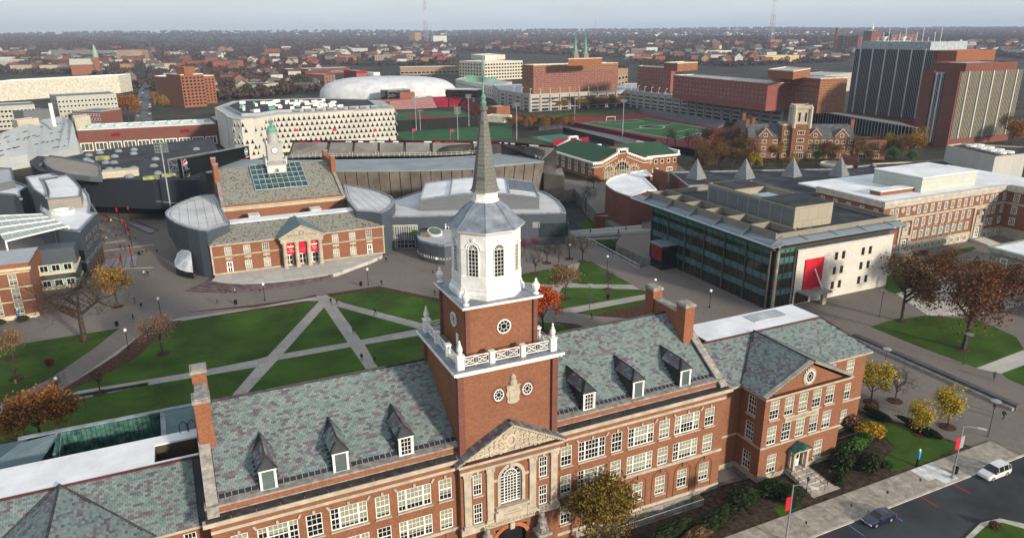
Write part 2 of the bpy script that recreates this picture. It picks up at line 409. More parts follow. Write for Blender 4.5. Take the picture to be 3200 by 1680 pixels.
sheet('quad_path',pz([(-60,1275),(166,1237),(488,1010),(570,991),(800,962),(985,925),(1022,921),(1187,897),(1500,962),(1560,1250),(900,1420),(-60,1560)]),.012,CONC)
LAWNS=[[(997,941),(800,970),(570,1003),(547,1017),(482,1065),(423,1120),(342,1165),(270,1195),(208,1227),(618,1159),(800,1123),(836,1113)],
[(-60,1345),(170,1262),(462,1203),(800,1147),(720,1240),(590,1370),(300,1470),(-60,1520)],
[(1013,960),(886,1104),(1086,1069)],
[(867,1125),(1096,1084),(1165,1185),(1100,1300),(700,1360),(640,1370),(730,1275),(800,1198)],
[(1052,957),(1306,1027),(1127,1061)],
[(1029,926),(1187,902),(1376,941),(1500,975),(1500,1065),(1324,1011),(1070,945)],
[(1140,1076),(1329,1045),(1500,1018),(1500,1160),(1200,1180)],
[(-60,1285),(0,1257),(156,1182),(303,1081),(373,1025),(270,1042),(70,1073),(-60,1105)],
[(1600,862),(1777,829),(1767,846),(1737,889),(1690,888),(1630,879)],
[(1815,819),(1847,817),(1975,889),(1822,888),(1786,882)],
[(1640,891),(1728,897),(1703,931),(1640,937)],
[(1757,899),(1821,899),(2000,905),(2033,916),(1746,965),(1737,936)],
[(1800,977),(2044,930),(2067,932),(2000,953),(1850,986)],
[(1655,1003),(1730,1010),(1800,1030),(1760,1050),(1655,1075)],
[(2722,1021),(2780,1002),(2900,985),(3060,1000),(3175,1052),(3200,1091),(3051,1148),(2862,1078)],
[(3132,1166),(3240,1126),(3240,1222),(3149,1182)],
[(2763,905),(2772,862),(2856,833),(2930,862),(2880,885),(2800,918)],
[(2900,802),(3040,770),(3052,778),(2960,806),(2910,815)]]
for l in LAWNS:sheet('lawn',pz(l),.05,GRASS)
for l in ([(166,1234),(368,1107),(482,1008),(570,1001),(547,1017),(482,1065),(423,1120),(342,1165),(270,1195),(208,1227)],
[(590,975),(800,952),(940,932),(985,921),(990,926),(800,958)],[(1021,919),(1184,894),(1376,934),(1376,943),(1187,903),(1029,927)],
[(570,1003),(800,970),(997,941),(960,940),(800,964)],
[(1850,986),(2000,953),(2070,935),(2075,985),(1990,996)],[(1730,1005),(1800,1012),(1850,1030),(1800,1032)]):
 sheet('mulch_bed_path',pz(l),.065,MULCH)
sheet('quad_cross_path',pz([(1630,879),(1690,888),(1737,889),(1777,829),(1815,819),(1786,882),(1822,888),(1975,889),(2000,905),(1821,899),(1757,899),(1737,936),(1703,931),(1728,897),(1630,891)]),.012,CONC)
sheet('quad_cross_path',pz([(1746,968),(2033,916),(2060,926),(2044,930),(1800,977),(1760,972)]),.013,CONC)
sheet('court_path',pz([(2800,918),(2880,885),(2930,862),(2856,833),(2880,820),(3240,900),(3240,940),(3060,985),(2900,985)]),.015,CONCL)
sheet('east_path',pz([(3051,1150),(3200,1093),(3240,1085),(3240,1128),(3132,1167)]),.02,CONCL)
sheet('road',[(-60,-40),(118,-40),(118,51.45),(-60,51.45)],.006,ASPH)
mb=MB();mb.box(-60,107,51.45,51.75,-.1,.15);mb.build('kerb',mat('kerb_concrete',(.46,.43,.38)),kind='structure')
pv=sheet('sidewalk_pavement',[(-60,51.75),(107,51.75),(107,56.1),(-60,56.1)],.10,mat('pavement_joint',(.16,.14,.12)))
fl=[MB() for _ in range(3)]
for b_ in fl:b_.box(.012,1.488,.012,1.438,0,.045)
SW=[mat('sidewalk_flag_a',(.34,.305,.26),scale=1.2),mat('sidewalk_flag_b',(.31,.28,.24),scale=1.2),mat('sidewalk_flag_c',(.365,.33,.285),scale=1.2)]
flm=[b_.mesh('paving_flag',m_) for b_,m_ in zip(fl,SW)]
new_m=[MB()];new_m[0].box(.012,1.488,.012,1.438,0,.047);newme=new_m[0].mesh('paving_flag',mat('new_concrete_flag',(.60,.61,.60),scale=1))
for i in range(34,112):
 for j in range(3):
  x,y=i*1.5-.2,51.77+j*1.45
  if x+1.5>107 or not seen((x+.7,y+.7,.1),30):continue
  put('paving_flag',newme if (88<x<92.2 and (j>0 or x>89.4)) else flm[(i*7+j*3)%3],pv,(x,y,.10))
for x,c_ in ((70.75,'blue'),(77.6,'blue'),(84.35,'red'),(91.0,'red')):
 mb=MB();mb.box(x-.06,x+.06,48.9,51.4,.008,.012)
 mb.build('road_marking',mat('blue_line_paint',(.05,.22,.50)) if c_=='blue' else mat('red_line_paint',(.48,.02,.04)),kind='structure')
isl=[(76,40),(81.8,43.4),(86.2,44.4),(89.2,43.9),(91.5,41.3),(92.5,36),(76,34)]
sheet('island_kerb',isl,.14,mat('kerb_concrete',(.46,.43,.38)))
sheet('island_lawn',[(78,40),(82.3,42.9),(86.2,43.7),(88.6,43.3),(90.0,41.2),(89.6,36),(78,34)],.16,GRASS)
sheet('garden_bed',[(38,56.1),(102.4,56.1),(101.8,57.3),(97.5,68.5),(96.0,72),(84.5,72),(84.5,66),(82,63.3),(60.5,64.9),(56.5,64.9),(56.5,62.4),(38,62.4)],.08,SOIL)
for l in ([(85.5,57.0),(92,56.4),(101.0,57.3),(96.8,67.5),(91.5,71),(86.5,70.2),(88.8,66.5),(92.6,63.4),(91.5,61),(87.6,59.8)],[(64,56.3),(68.3,56.6),(67,58.2),(64.5,58)]):
 sheet('garden_lawn',l,.11,GRASS)
sheet('grove_lawn',pz([(1990,470),(2160,450),(2340,470),(2760,500),(2900,520),(2730,545),(2350,540),(2130,545),(2060,510)]),.02,mat('dark_grove_ground',(.045,.040,.022),var=.4,scale=.2))  # dark green-brown ground colour
sheet('grove_road',pz([(2010,478),(2100,500),(2160,545),(2240,560),(2200,570),(2090,545),(2040,510)]),.04,mat('pale_asphalt',(.16,.155,.15)))
_l1=lambda x,y:(x/3.977,500+y/3.977)
for k in range(6):
 t0,t1=k/6,(k+.86)/6;q=lambda t:[_l1(1235+470*t,1352-20*t-10*(k%2)),_l1(1330+380*t,1245-50*t)]
 a,b=q(t0),q(t1);sheet('plaza_step',pz([a[0],b[0],b[1],a[1]]),.12+.1*(k%3),mat('pale_violet_paving',(.24,.22,.25),var=.1))
for l in ([(1270,1128),(1909,1045)],[(1300,1030),(1570,992)],[(1230,1352),(1909,1330)]):
 a,b=(_l1(*p) for p in l);sheet('plaza_band',pz([a,b,(b[0],b[1]+2),(a[0],a[1]+2)]),.014,CONCL)
sheet('plaza_terrace',pz([_l1(*p) for p in ((1330,690),(1560,770),(1909,870),(1909,915),(1850,915),(1600,800),(1340,720))]),.35,mat('pale_violet_paving',(.24,.22,.25)))
for k in range(7):a=_l1(1690+40*k,768+17*k);sheet('plaza_planter_bed',pz([a,(a[0]+11,a[1]-1),(a[0]+13,a[1]+2),(a[0]+2,a[1]+3)]),.05,SOIL)
#  the brick hall with the tower
YF,XC=64.7,29.1
hall=thing('tower_hall','long red brick hall with green slate roof and white tower in the foreground','hall',(XC,YF,0))
X0,X1,YB=-2.5,60.7,87.3
sing=[(36.0,37.55),(43.11,44.69),(50.24,51.9),(57.5,59.1)];trip=[(38.42,42.25),(45.54,49.45),(52.66,56.65)]
gnd=[(36.05,37.55),(39.6,41.1),(43.1,44.6),(46.65,48.2),(50.15,51.75),(53.7,55.3),(57.25,58.9)]
mir=lambda L:[(2*XC-b,2*XC-a) for a,b in L]
S,T3,GN=sing+mir(sing),trip+mir(trip),gnd+mir(gnd)
ops=[]
for a,b in S+T3:ops+=[(a-X0,b-X0,10.4,13.1),(a-X0,b-X0,6.5,9.1)]
for a,b in GN:ops.append((a-X0,b-X0,2.1,4.8))
bas=[(46.8,48.2),(50.3,51.7),(53.8,55.2),(43.3,44.7)]
for a,b in bas:ops.append((a-X0,b-X0,-1.5,.05))
mb=MB()
facade(mb,(X0,YF),(1,0),X1-X0,-2.3,15.2,ops)
facade(mb,(X0,YB),(0,-1),YB-YF,0,15.2);facade(mb,(X1,YF),(0,1),YB-YF,0,15.2);facade(mb,(X1,YB),(-1,0),X1-X0,0,15.2)
for xa,sg in ((X0,1),(X1,-1)):
 mb.poly([(xa,YF+.8,15.2),(xa,YB-.8,15.2),(xa,76,22.3)])
mb.build('brick_wall',BRICK,hall)
mb=MB()
for x0,x1 in ((X0-.06,22.9),(35.4,X1+.06)):
 mb.box(x0,x1,YF-.07,YF+.1,13.85,14.2);mb.box(x0,x1,YF-.10,YF+.1,6.0,6.4);mb.box(x0+.01,x1-.01,YF-.13,YF+.1,.62,1.05)
 mb.box(x0-.5,x1+.5,YF-.35,YF+.1,14.85,15.05);mb.box(x0-.6,x1+.6,YF-.62,YF+.12,15.05,15.5)
mb.box(X0-.06,X0+.12,YF+.11,YB,13.85,14.2);mb.box(X1-.12,X1+.06,YF+.11,YB,13.85,14.2)
mb.build('stone_band',STONE,hall)
mb=MB();mb.box(38.3,X1+.05,YF-.09,YF+.1,-2.2,.6);mb.build('plinth',STONED,hall)
for i in range(11):
 for s0,s1 in ((X0-.4,22.8),(35.5,X1+.4)):
  xa=s0+(s1-s0)*i/11;mb=MB();mb.box(xa+.03,xa+(s1-s0)/11-.03,YF-.5,YF+.72,15.50,15.53);mb.build('gutter_tray',DARKMET,hall)
mb=MB()
for s0,s1 in ((X0-.3,23.45),(34.75,X1+.3)):
 mb.box(s0,s1,YF+.75,YF+1.15,15.2,16.3)
mb.build('attic_parapet',BRICKO,hall)
mb=MB()
for s0,s1 in ((X0-.32,23.46),(34.74,X1+.32)):
 mb.box(s0,s1,YF+.62,YF+1.75,16.3,16.48);mb.box(s0,s1,YF+.70,YF+.752,15.54,15.66)
mb.build('parapet_coping',STONED,hall)
fo,fd=(X0,YF),(1,0)
for a,b in S:
 for z,h,ky in ((10.4,2.7,1),(6.5,2.6,False)):win(hall,fo,fd,(a+b)/2-X0,z,b-a,h,3,4,pick_blind(),key=ky)
for a,b in T3:
 for z,h,ky in ((10.4,2.7,2),(6.5,2.6,False)):win(hall,fo,fd,(a+b)/2-X0,z,b-a,h,4,4,pick_blind(),key=ky,split=.22)
for a,b in GN:win(hall,fo,fd,(a+b)/2-X0,2.1,b-a,2.7,3,4,pick_blind())
for a,b in bas:win(hall,fo,fd,(a+b)/2-X0,-1.5,b-a,1.5,4,3,0,sill=False)
for a,b in gnd+mir(gnd)[:1]:
 c=(a+b)/2;mb=MB();r0,r1=1.22,1.36
 if not seen((c,YF,3)):continue
 pts=[(c+r0,1.1),(c+r0,4.45)]+[(c+r0*math.cos(t),4.45+r0*math.sin(t)) for t in [math.pi*k/10 for k in range(1,10)]]+[(c-r0,4.45),(c-r0,1.1)]
 for p,q in zip(pts,pts[1:]):
  dv=Vector((q[0]-p[0],0,q[1]-p[1]));nv=Vector((dv.z,0,-dv.x)).normalized()*.16
  mb.obox((p[0],YF-.09,p[1]),dv,(0,.1,0),nv)
 mb.box(c-.16,c+.16,YF-.2,YF,5.4,6.0);mb.build('blind_arch',BRICK,hall)
rs=Vector((0,9.6,6.1));rl=rs.length;rv=rs.normalized()
roof=MB()
for xa,xb in ((X0+.9,23.5),(34.9,X1-.9)):
 roof.poly([(xa,66.35,16.3),(xb,66.35,16.3),(xb,76,22.38),(xa,76,22.38)]);roof.poly([(xb,76,22.38),(xb,85.6,16.3),(xa,85.6,16.3),(xa,76,22.38)][::-1][::-1])
roof.box(23.5,34.9,74,85.6,15,16.3)
roof=roof.build('roof',SLATEU,hall)
DORM=[3.3,10.55,17.6,40.5,47.6,54.85]
def under_dormer(x0):return lambda u,v:all(not (abs(x0+u-dx)<.72 and v<3.2*1.0) for dx in DORM)
T=slope_tiles((X0+1.0,66.7,16.52),(1,0,0),rv,23.5-X0-1.0,rl-.35,under_dormer(X0+1),seed=3)
T+=slope_tiles((34.92,66.7,16.52),(1,0,0),rv,X1-.95-34.92,rl-.35,under_dormer(34.92),seed=4,purple=.17)
lay_slates(roof,T)
mb=MB();sgm=MB();sgm.obox((0,0,0),(.06,0,0),rv*.62,Vector((0,-rv.z,rv.y))*.05);sgm=sgm.mesh('snow_guard_rib',STEEL)
for xa,xb in ((X0+1.0,23.5),(34.9,X1-1.0)):
 mb.obox((xa,66.38,16.36),(xb-xa,0,0),rv*.62,Vector((0,-rv.z,rv.y))*.03)
 k=int((xb-xa)/.62)
 for i in range(k+1):
  x=xa+(xb-xa)*i/k
  if any(abs(x-dx)<.9 for dx in DORM):continue
  put('snow_guard_rib',sgm,roof,(x,66.38,16.40))
mb.build('snow_guard_strip',mat('snow_guard_dark',(.03,.032,.042),rough=.5),roof)
mb=MB()
for xa,xb in ((X0+1,23.4),(35,X1-1)):mb.tube((xa,76,22.45),(xb,76,22.45),.14,n=8)
mb.build('ridge_roll',DARKMET,roof)
for xa in (X0-.15,X1-.95):
 mb=MB()
 for sg_ in (1,-1):
  mb.obox((xa,76-sg_*11.2,15.6),(1.1,0,0),(0,sg_*11.2,7.12),(0,0,.36)) if sg_>0 else mb.obox((xa+1.1,76+11.2,15.6),(-1.1,0,0),(0,-11.2,7.12),(0,0,.36))
 mb.build('gable_coping',STONED,hall)
for xa,xb in ((-2.5,-1.0),(58.4,59.95)):
 for y in (71.3,78.6):
  ch=MB();ch.box(xa,xb,y,y+1.95,17.2,24.7);ch=ch.build('chimney',BRICKO,hall)
  mb=MB();mb.box(xa-.12,xb+.12,y-.12,y+2.07,24.7,25.05);mb.box(xa+.1,xb-.1,y+.1,y+1.85,25.05,25.15);mb.build('chimney_cap',STONED,ch)
 mb=MB();mb.box(xa+.2,xb-.2,73.25,78.6,17.2,23.4,0);mb.box(xa+.1,xb-.1,73.26,78.59,23.4,23.6,1);mb.build('chimney_link_wall',[BRICKO,STONED],hall)
for i,dx in enumerate(DORM):
 mb=MB();hw=.83
 mb.poly([(dx-hw,66.05,16.4),(dx-hw,66.05,18.6),(dx-hw,70.0,18.6)][::-1]);mb.poly([(dx+hw,66.05,16.4),(dx+hw,70.0,18.6),(dx+hw,66.05,18.6)][::-1])
 dm=mb.build('dormer',SLATEU,hall)
 fm=MB()
 for x0,x1,z0,z1 in ((dx-hw,dx-hw+.24,16.45,18.55),(dx+hw-.24,dx+hw,16.45,18.55),(dx-hw-.06,dx+hw+.06,18.55,18.75),(dx-hw-.05,dx+hw+.05,16.35,16.5)):fm.box(x0,x1,65.95,66.1,z0,z1)
 fm.build('dormer_frame',WHITE,dm)
 if i in (2,3):win(dm,(dx-.59,66.05),(1,0),.59,16.5,1.18,2.05,3,4,0,sill=False,depth=0,fr=.06,mid=False)
 else:
  lv=MB()
  for k in range(16):lv.obox((dx-.59,66.02,16.5+k*.128),(1.18,0,0),(0,.07,.05),(0,.0,.07))
  lv.build('louvre',mat('grey_green_louvre',(.10,.13,.13),rough=.6),dm)
 e=hw+.12;zt,zr=18.76,19.25
 rf=MB();rf.poly([(dx-e,65.85,zt),(dx+e,65.85,zt),(dx,66.9,zr+.55)]);rf.poly([(dx+e,65.85,zt),(dx+e,69.9,zt),(dx,71.6,zr+.55),(dx,66.9,zr+.55)]);rf.poly([(dx-e,69.9,zt),(dx-e,65.85,zt),(dx,66.9,zr+.55),(dx,71.6,zr+.55)])
 rfo=rf.build('dormer_roof',SLATEU,dm)
 tt=[]
 for sg_ in (-1,1):
  V=Vector((-sg_*e,0,zr+.55-zt));o=Vector((dx+sg_*e,65.9 if sg_>0 else 69.95,zt))
  U=Vector((0,sg_,0));L_=V.length
  okf=(lambda u,v,L_=L_:v/L_*1.0<u+.02 and u<4.05+v/L_*1.6) if sg_>0 else (lambda u,v,L_=L_:u<4.05-v/L_*1.0 and u>-1.6*v/L_)
  tt+=slope_tiles(o,U,V,5.6,L_,okf,tw=.5,th=.33,seed=50+i,purple=.6)  # purple share raised for darker slate and for shade on the left faces
 lay_slates(rfo,tt,0)
 mb=MB()
 for p,q in (((dx,66.9,zr+.57),(dx,71.6,zr+.57)),((dx-e,65.85,zt),(dx,66.9,zr+.56)),((dx+e,65.85,zt),(dx,66.9,zr+.56)),((dx-e,69.9,zt+.02),(dx,71.7,zr+.6)),((dx+e,69.9,zt+.02),(dx,71.7,zr+.6))):mb.tube(p,q,.085,n=6)
 mb.build('hip_roll',DARKMET,rfo)
PX0,PX1,PY=22.9,35.3,63.9
pav=MB();pops=[(24.4-PX0,25.5-PX0,10.4,13.15),(24.4-PX0,25.5-PX0,6.6,9.25),(32.7-PX0,33.8-PX0,10.4,13.15),(32.7-PX0,33.8-PX0,6.6,9.25),(27.75-PX0,30.45-PX0,8.2,13.15),(27.1-PX0,31.1-PX0,0,4.9)]
facade(pav,(PX0,PY),(1,0),PX1-PX0,0,14.9,pops,depth=.7)
facade(pav,(PX0,YF),(0,-1),YF-PY,0,14.9);facade(pav,(PX1,PY),(0,1),YF-PY,0,14.9)
pav=pav.build('entrance_pavilion',BRICK,hall)
for a in (24.95,33.25):
 for z,h in ((10.4,2.75),(6.6,2.65)):win(pav,(PX0,PY),(1,0),a-PX0,z,1.1,h,3,4,.45 if (z>10 and a<30) else 0,key=(1 if z>10 else False))
for a in (23.7,26.45,31.8,34.6):
 mb=MB()
 mb.box(a-.42,a+.42,PY-.22,PY+.05,6.75,13.1);mb.box(a-.55,a+.55,PY-.32,PY+.04,6.4,6.75);mb.box(a-.5,a+.5,PY-.28,PY+.03,13.1,13.25)
 for sx in (-.38,.38):mb.tube((a+sx,PY-.36,13.38),(a+sx,PY-.02,13.38),.17,n=10)
 mb.box(a-.4,a+.4,PY-.27,PY+.02,13.25,13.5);mb.box(a-.56,a+.56,PY-.33,PY+.02,13.5,13.62)
 mb.build('pilaster',STONE,pav)
mb=MB();mb.box(PX0-.08,PX1+.08,PY-.3,PY+.05,5.65,6.4);mb.box(PX0-.05,PX1+.05,PY-.25,PY+.04,13.62,13.95);mb.box(PX0-.3,PX1+.3,PY-.55,PY+.06,14.65,14.95)
mb.build('stone_entablature',STONE,pav)
mb=MB();mb.box(PX0-.32,PX1+.32,PY-.5,PY+.3,14.951,15.0);mb.build('pediment_flashing',mat('brown_flashing',(.10,.045,.03),rough=.5),pav)
ax,az=XC,18.5
mb=MB();mb.poly([(PX0-.1,PY+.05,14.95),(PX1+.1,PY+.05,14.95),(ax,PY+.05,az-.25)]);tymp=mb.build('tympanum',STONE,pav)
rl_=MB();rg=random.Random(5)
def scroll(cx,cz,r,turns,sgn,w_=.075):
 pts=[]
 for k in range(int(turns*10)+1):
  t=k/10*2*math.pi;rr=r*(1-k/(turns*10+4));pts.append((cx+sgn*rr*math.cos(t),PY-.05,cz+rr*math.sin(t)))
 rl_.path(pts,w_,5)
for sgn in (-1,1):
 for k in range(9):
  x=.75+k*.56;top=(1-x/6.0)*3.2;n_=max(1,int(top/.62))
  for j in range(n_):scroll(ax+sgn*(x+rg.uniform(-.1,.1)),15.28+j*.62+rg.uniform(-.06,.06),rg.uniform(.22,.33),1.6,sgn*rg.choice((-1,1)))
 rl_.path([(ax+sgn*.6,PY-.03,15.2),(ax+sgn*2.2,PY-.03,15.7),(ax+sgn*3.6,PY-.03,15.3),(ax+sgn*5.2,PY-.03,15.25)],.09,5)
rl_.lathe(ax,PY,[(.0,0)]*1+[(.5,0)],3) if False else None
for r_ in (.62,.48):
 pts=[(ax+r_*math.cos(t),PY-.06,16.45+r_*1.2*math.sin(t)) for t in [2*math.pi*k/18 for k in range(19)]];rl_.path(pts,.08,5)
rl_.build('carved_relief',mat('carved_limestone',(.56,.48,.38),var=.1),tymp)
mb=MB()
for sgn in (-1,1):
 a=Vector((ax+sgn*6.75,PY-.62,14.92));b=Vector((ax,PY-.62,18.5))
 d_=b-a
 if sgn<0:mb.obox(a,d_,(0,.75,0),(0,0,.26))
 else:mb.obox(b,-d_,(0,.75,0),(0,0,.26))
 for k in range(1,22):
  p=a+d_*(k/22);mb.box(p.x-.09,p.x+.09,PY-.45,PY-.02,p.z-.2,p.z+.02)
mb.build('raking_cornice',STONE,pav)
pr=MB();yb=YF+1.6
for sgn in (-1,1):
 e0=(ax+sgn*6.85,PY-.7,15.08);e1=(ax+sgn*6.85,yb,15.08);r0_,r1_=(ax,PY-.7,18.74),(ax,yb,18.74)
 pr.poly([e0,e1,r1_,r0_] if sgn>0 else [e0,r0_,r1_,e1])
pr=pr.build('pediment_roof',SLATEU,pav)
tt=[]
for sgn in (-1,1):
 V=Vector((-sgn*6.85,0,3.66))
 tt+=slope_tiles((ax+sgn*6.85,PY-.7 if sgn>0 else yb,15.1),(0,sgn,0),V,yb-PY+.7,V.length,None,.55,.36,90+sgn,.5)
lay_slates(pr,tt,0)
mb=MB()
for sgn in (-1,1):
 for k in range(46):
  t=k/45;x=ax+sgn*6.85*(1-t);z=15.08+3.66*t
  mb.box(x-.05,x+.05,yb-.25,yb+.02,z+.02,z+.3)
mb.build('ridge_dentil',STONE,pr)
aw=MB();cx,zs_,rr=29.1,11.75,1.32
def ring(mb,r0,r1,y0,y1,n=14,a0=0,a1=math.pi):
 for k in range(n):
  t0,t1=a0+(a1-a0)*k/n,a0+(a1-a0)*(k+1)/n
  q=lambda r,t,y:(cx+r*math.cos(t),y,zs_+r*math.sin(t))
  mb.poly([q(r0,t0,y0),q(r0,t1,y0),q(r1,t1,y0),q(r1,t0,y0)]);mb.poly([q(r0,t0,y0),q(r0,t0,y1),q(r0,t1,y1),q(r0,t1,y0)]);mb.poly([q(r1,t0,y0),q(r1,t1,y0),q(r1,t1,y1),q(r1,t0,y1)])
ring(aw,1.35,1.75,PY-.12,PY+.1)
for x in (cx-1.75,cx+1.35):aw.box(x,x+.4,PY-.12,PY+.1,8.2,zs_)
aw.box(cx-.2,cx+.2,PY-.3,PY,13.0,13.62);aw.box(cx-2.4,cx-1.76,PY-.08,PY,11.5,11.85);aw.box(cx+1.76,cx+2.4,PY-.08,PY,11.5,11.85)
aw=aw.build('arched_window',STONE,pav)
sp_=MB()
for sgn in (-1,1):
 pts=[(cx+sgn*1.35,PY,13.15),(cx+sgn*0,PY,13.15)]+[(cx+sgn*1.37*math.cos(t),PY,zs_+1.37*math.sin(t)) for t in [math.pi/2*(1-k/6) for k in range(7)]]
 sp_.poly(pts if sgn>0 else pts)
sp_.build('spandrel',BRICK,pav)
fr_=MB();y0,y1=PY+.18,PY+.3
for x in (-1.33,-.83,.73,1.23):fr_.box(cx+x,cx+x+.11,y0,y1,8.25,zs_)
fr_.box(cx-1.33,cx+1.33,y0-.01,y1,8.2,8.34);fr_.box(cx-1.33,cx+1.33,y0,y1-.01,zs_-.05,zs_+.05)
ring(fr_,1.22,1.35,y0,y1);ring(fr_,.74,.86,y0,y1);ring(fr_,.3,.36,y0,y1)
for x in (-.36,.0,.36):fr_.box(cx+x-.035,cx+x+.035,y0+.02,y1-.02,8.3,zs_)
for k in range(1,9):
 z=8.2+(zs_-8.2)*k/9;fr_.box(cx-1.3,cx+1.3,y0+.03,y1-.03,z-.035,z+.035)
for k in range(1,6):
 t=math.pi*k/6;fr_.tube((cx+.33*math.cos(t),y0+.06,zs_+.33*math.sin(t)),(cx+1.25*math.cos(t),y0+.06,zs_+1.25*math.sin(t)),.035,n=4)
fr_.build('sash_frame',WHITE,aw)
g_=MB();g_.poly([(cx-1.34,y1+.01,8.2),(cx+1.34,y1+.01,8.2),(cx+1.34,y1+.01,13.14),(cx-1.34,y1+.01,13.14)]);g_.build('glass',GLASS,aw)
bl=MB();bl.box(27.0,31.2,PY-.62,PY+.1,7.9,8.18);bl.box(27.25,30.95,PY-.5,PY+.1,6.4,7.9);bl.box(26.9,27.25,PY-.56,PY,6.42,7.6);bl.box(30.95,31.3,PY-.56,PY,6.42,7.6)
bl=bl.build('balcony_block',STONE,pav)
INK=mat('cut_lettering',(.25,.20,.15),var=.1)
text('MCMICKEN HALL',.62,'lettering',INK,pav,(XC,PY-.305,6.02),depth=.02,sx=1.45)
text('COLLEGE OF',.22,'lettering',INK,bl,(XC,PY-.505,7.45),depth=.012,sx=1.2)
text('ARTS AND SCIENCES',.2,'lettering',INK,bl,(XC,PY-.505,7.1),depth=.012,sx=1.2)
pt=MB();pt.box(27.1,31.1,PY+.5,PY+.6,0,4.9,0);pt.box(27.1,27.25,PY+.1,PY+.5,0,4.9,1);pt.box(30.95,31.1,PY+.1,PY+.5,0,4.9,1)
pt.build('portal',[GLASS,mat('iron_gate',(.02,.02,.02))],pav)
ra=MB();cxx=cx;zs2=3.3
for k in range(12):
 t0,t1=math.pi*k/12,math.pi*(k+1)/12;q=lambda r,t,y:(cx+r*math.cos(t),y,3.2+(r-.3)*.95*math.sin(t))
 ra.poly([q(2.0,t0,PY-.04),q(2.0,t1,PY-.04),q(2.5,t1,PY-.04),q(2.5,t0,PY-.04)])
ra.build('portal_arch',mat('brick_arch_orange',(.42,.12,.045),kind='brick'),pav)
mb=MB();mb.box(cx-.28,cx+.28,PY-.4,PY+.02,4.75,5.6);mb.build('portal_keystone',STONE,pav)
for sx in (-3.5,3.5):
 pr_=MB();pr_.box(cx+sx-.8,cx+sx+.8,PY-1.9,PY-.31,0,3.6,0);pr_.box(cx+sx-.9,cx+sx+.9,PY-2.0,PY-.30,3.6,4.0,1);pr_.build('statue_pier',[BRICK,STONED],pav)
 st=MB();bx_=cx+sx;by_=PY-1.1
 st.lathe(bx_,by_,[(.72,4.0),(.78,4.25),(.62,4.6),(.5,4.95),(.56,5.3),(.46,5.6),(.2,5.75),(.26,5.95),(.28,6.15),(.2,6.32),(.05,6.4)],12)
 st.tube((bx_-.35,by_-.55,4.55),(bx_-.3,by_-.1,4.95),.2,.24,8);st.tube((bx_+.35,by_-.55,4.55),(bx_+.3,by_-.1,4.95),.2,.24,8)
 st.tube((bx_-.35,by_-.6,4.6),(bx_-.35,by_-.62,4.0),.19,.16,8);st.tube((bx_+.35,by_-.6,4.6),(bx_+.35,by_-.62,4.0),.19,.16,8)
 st.tube((bx_-.45,by_,5.45),(bx_-.1,by_-.55,4.95),.15,.12,8);st.tube((bx_+.45,by_,5.45),(bx_+.1,by_-.55,4.95),.15,.12,8)
 so=st.build('stone_statue',STONED,loc=(0,0,0));so['label']='seated weathered stone figure on brick pier '+('under the pilaster nearest the oak tree' if sx>0 else 'west of the arched portal');so['category']='statue'
TX,TY=29.2,70.4
tw=MB();h=5.7
tw.box(TX-h,TX+h,TY-h,TY+h,14.5,25.2,0)
for sx in (-1,1):
 for sy in (-1,1):tw.box(TX+sx*h-.35,TX+sx*h+.35,TY+sy*h-.35,TY+sy*h+.35,14.5,25.15,1)
tower=put('tower',tw.mesh('tower',[BRICK,BRICK2]),hall)
mb=MB();mb.box(TX-6.0,TX+6.0,TY-6.0,TY+6.0,25.2,25.5);mb.box(TX-6.6,TX+6.6,TY-6.6,TY+6.6,25.65,25.95);mb.box(TX-6.3,TX+6.3,TY-6.3,TY+6.3,25.5,25.65)
for k in range(30):
 for f in (-1,1):
  x=-6.2+12.4*k/29;mb.box(TX+x-.1,TX+x+.1,TY+f*6.32-.17,TY+f*6.32+.17,25.46,25.645);mb.box(TX+f*6.32-.16,TX+f*6.32+.16,TY+x-.1,TY+x+.1,25.455,25.64)
mb.build('cornice',WHITE,tower)
mb=MB();mb.box(TX-6.5,TX+6.5,TY-6.5,TY+6.5,25.95,26.0);mb.build('lead_deck',LEAD,tower)
u=MB();hu=4.05;u.box(TX-hu,TX+hu,TY-hu,TY+hu,26,32.0,0)
for sx in (-1,1):
 for sy in (-1,1):u.box(TX+sx*hu-.25,TX+sx*hu+.25,TY+sy*hu-.25,TY+sy*hu+.25,26,31.98,1)
u.build('upper_shaft',[BRICK,BRICK2],tower)
mb=MB();mb.box(TX-4.3,TX+4.3,TY-4.3,TY+4.3,32.0,32.2);mb.box(TX-4.75,TX+4.75,TY-4.75,TY+4.75,32.2,32.45);mb.build('upper_cornice',WHITE,tower)
mb=MB();mb.box(TX-4.68,TX+4.68,TY-4.68,TY+4.68,32.45,32.5);mb.build('upper_lead_deck',LEAD,tower)
BH=5.55
bars=MB();bal=put('balustrade',None,tower)
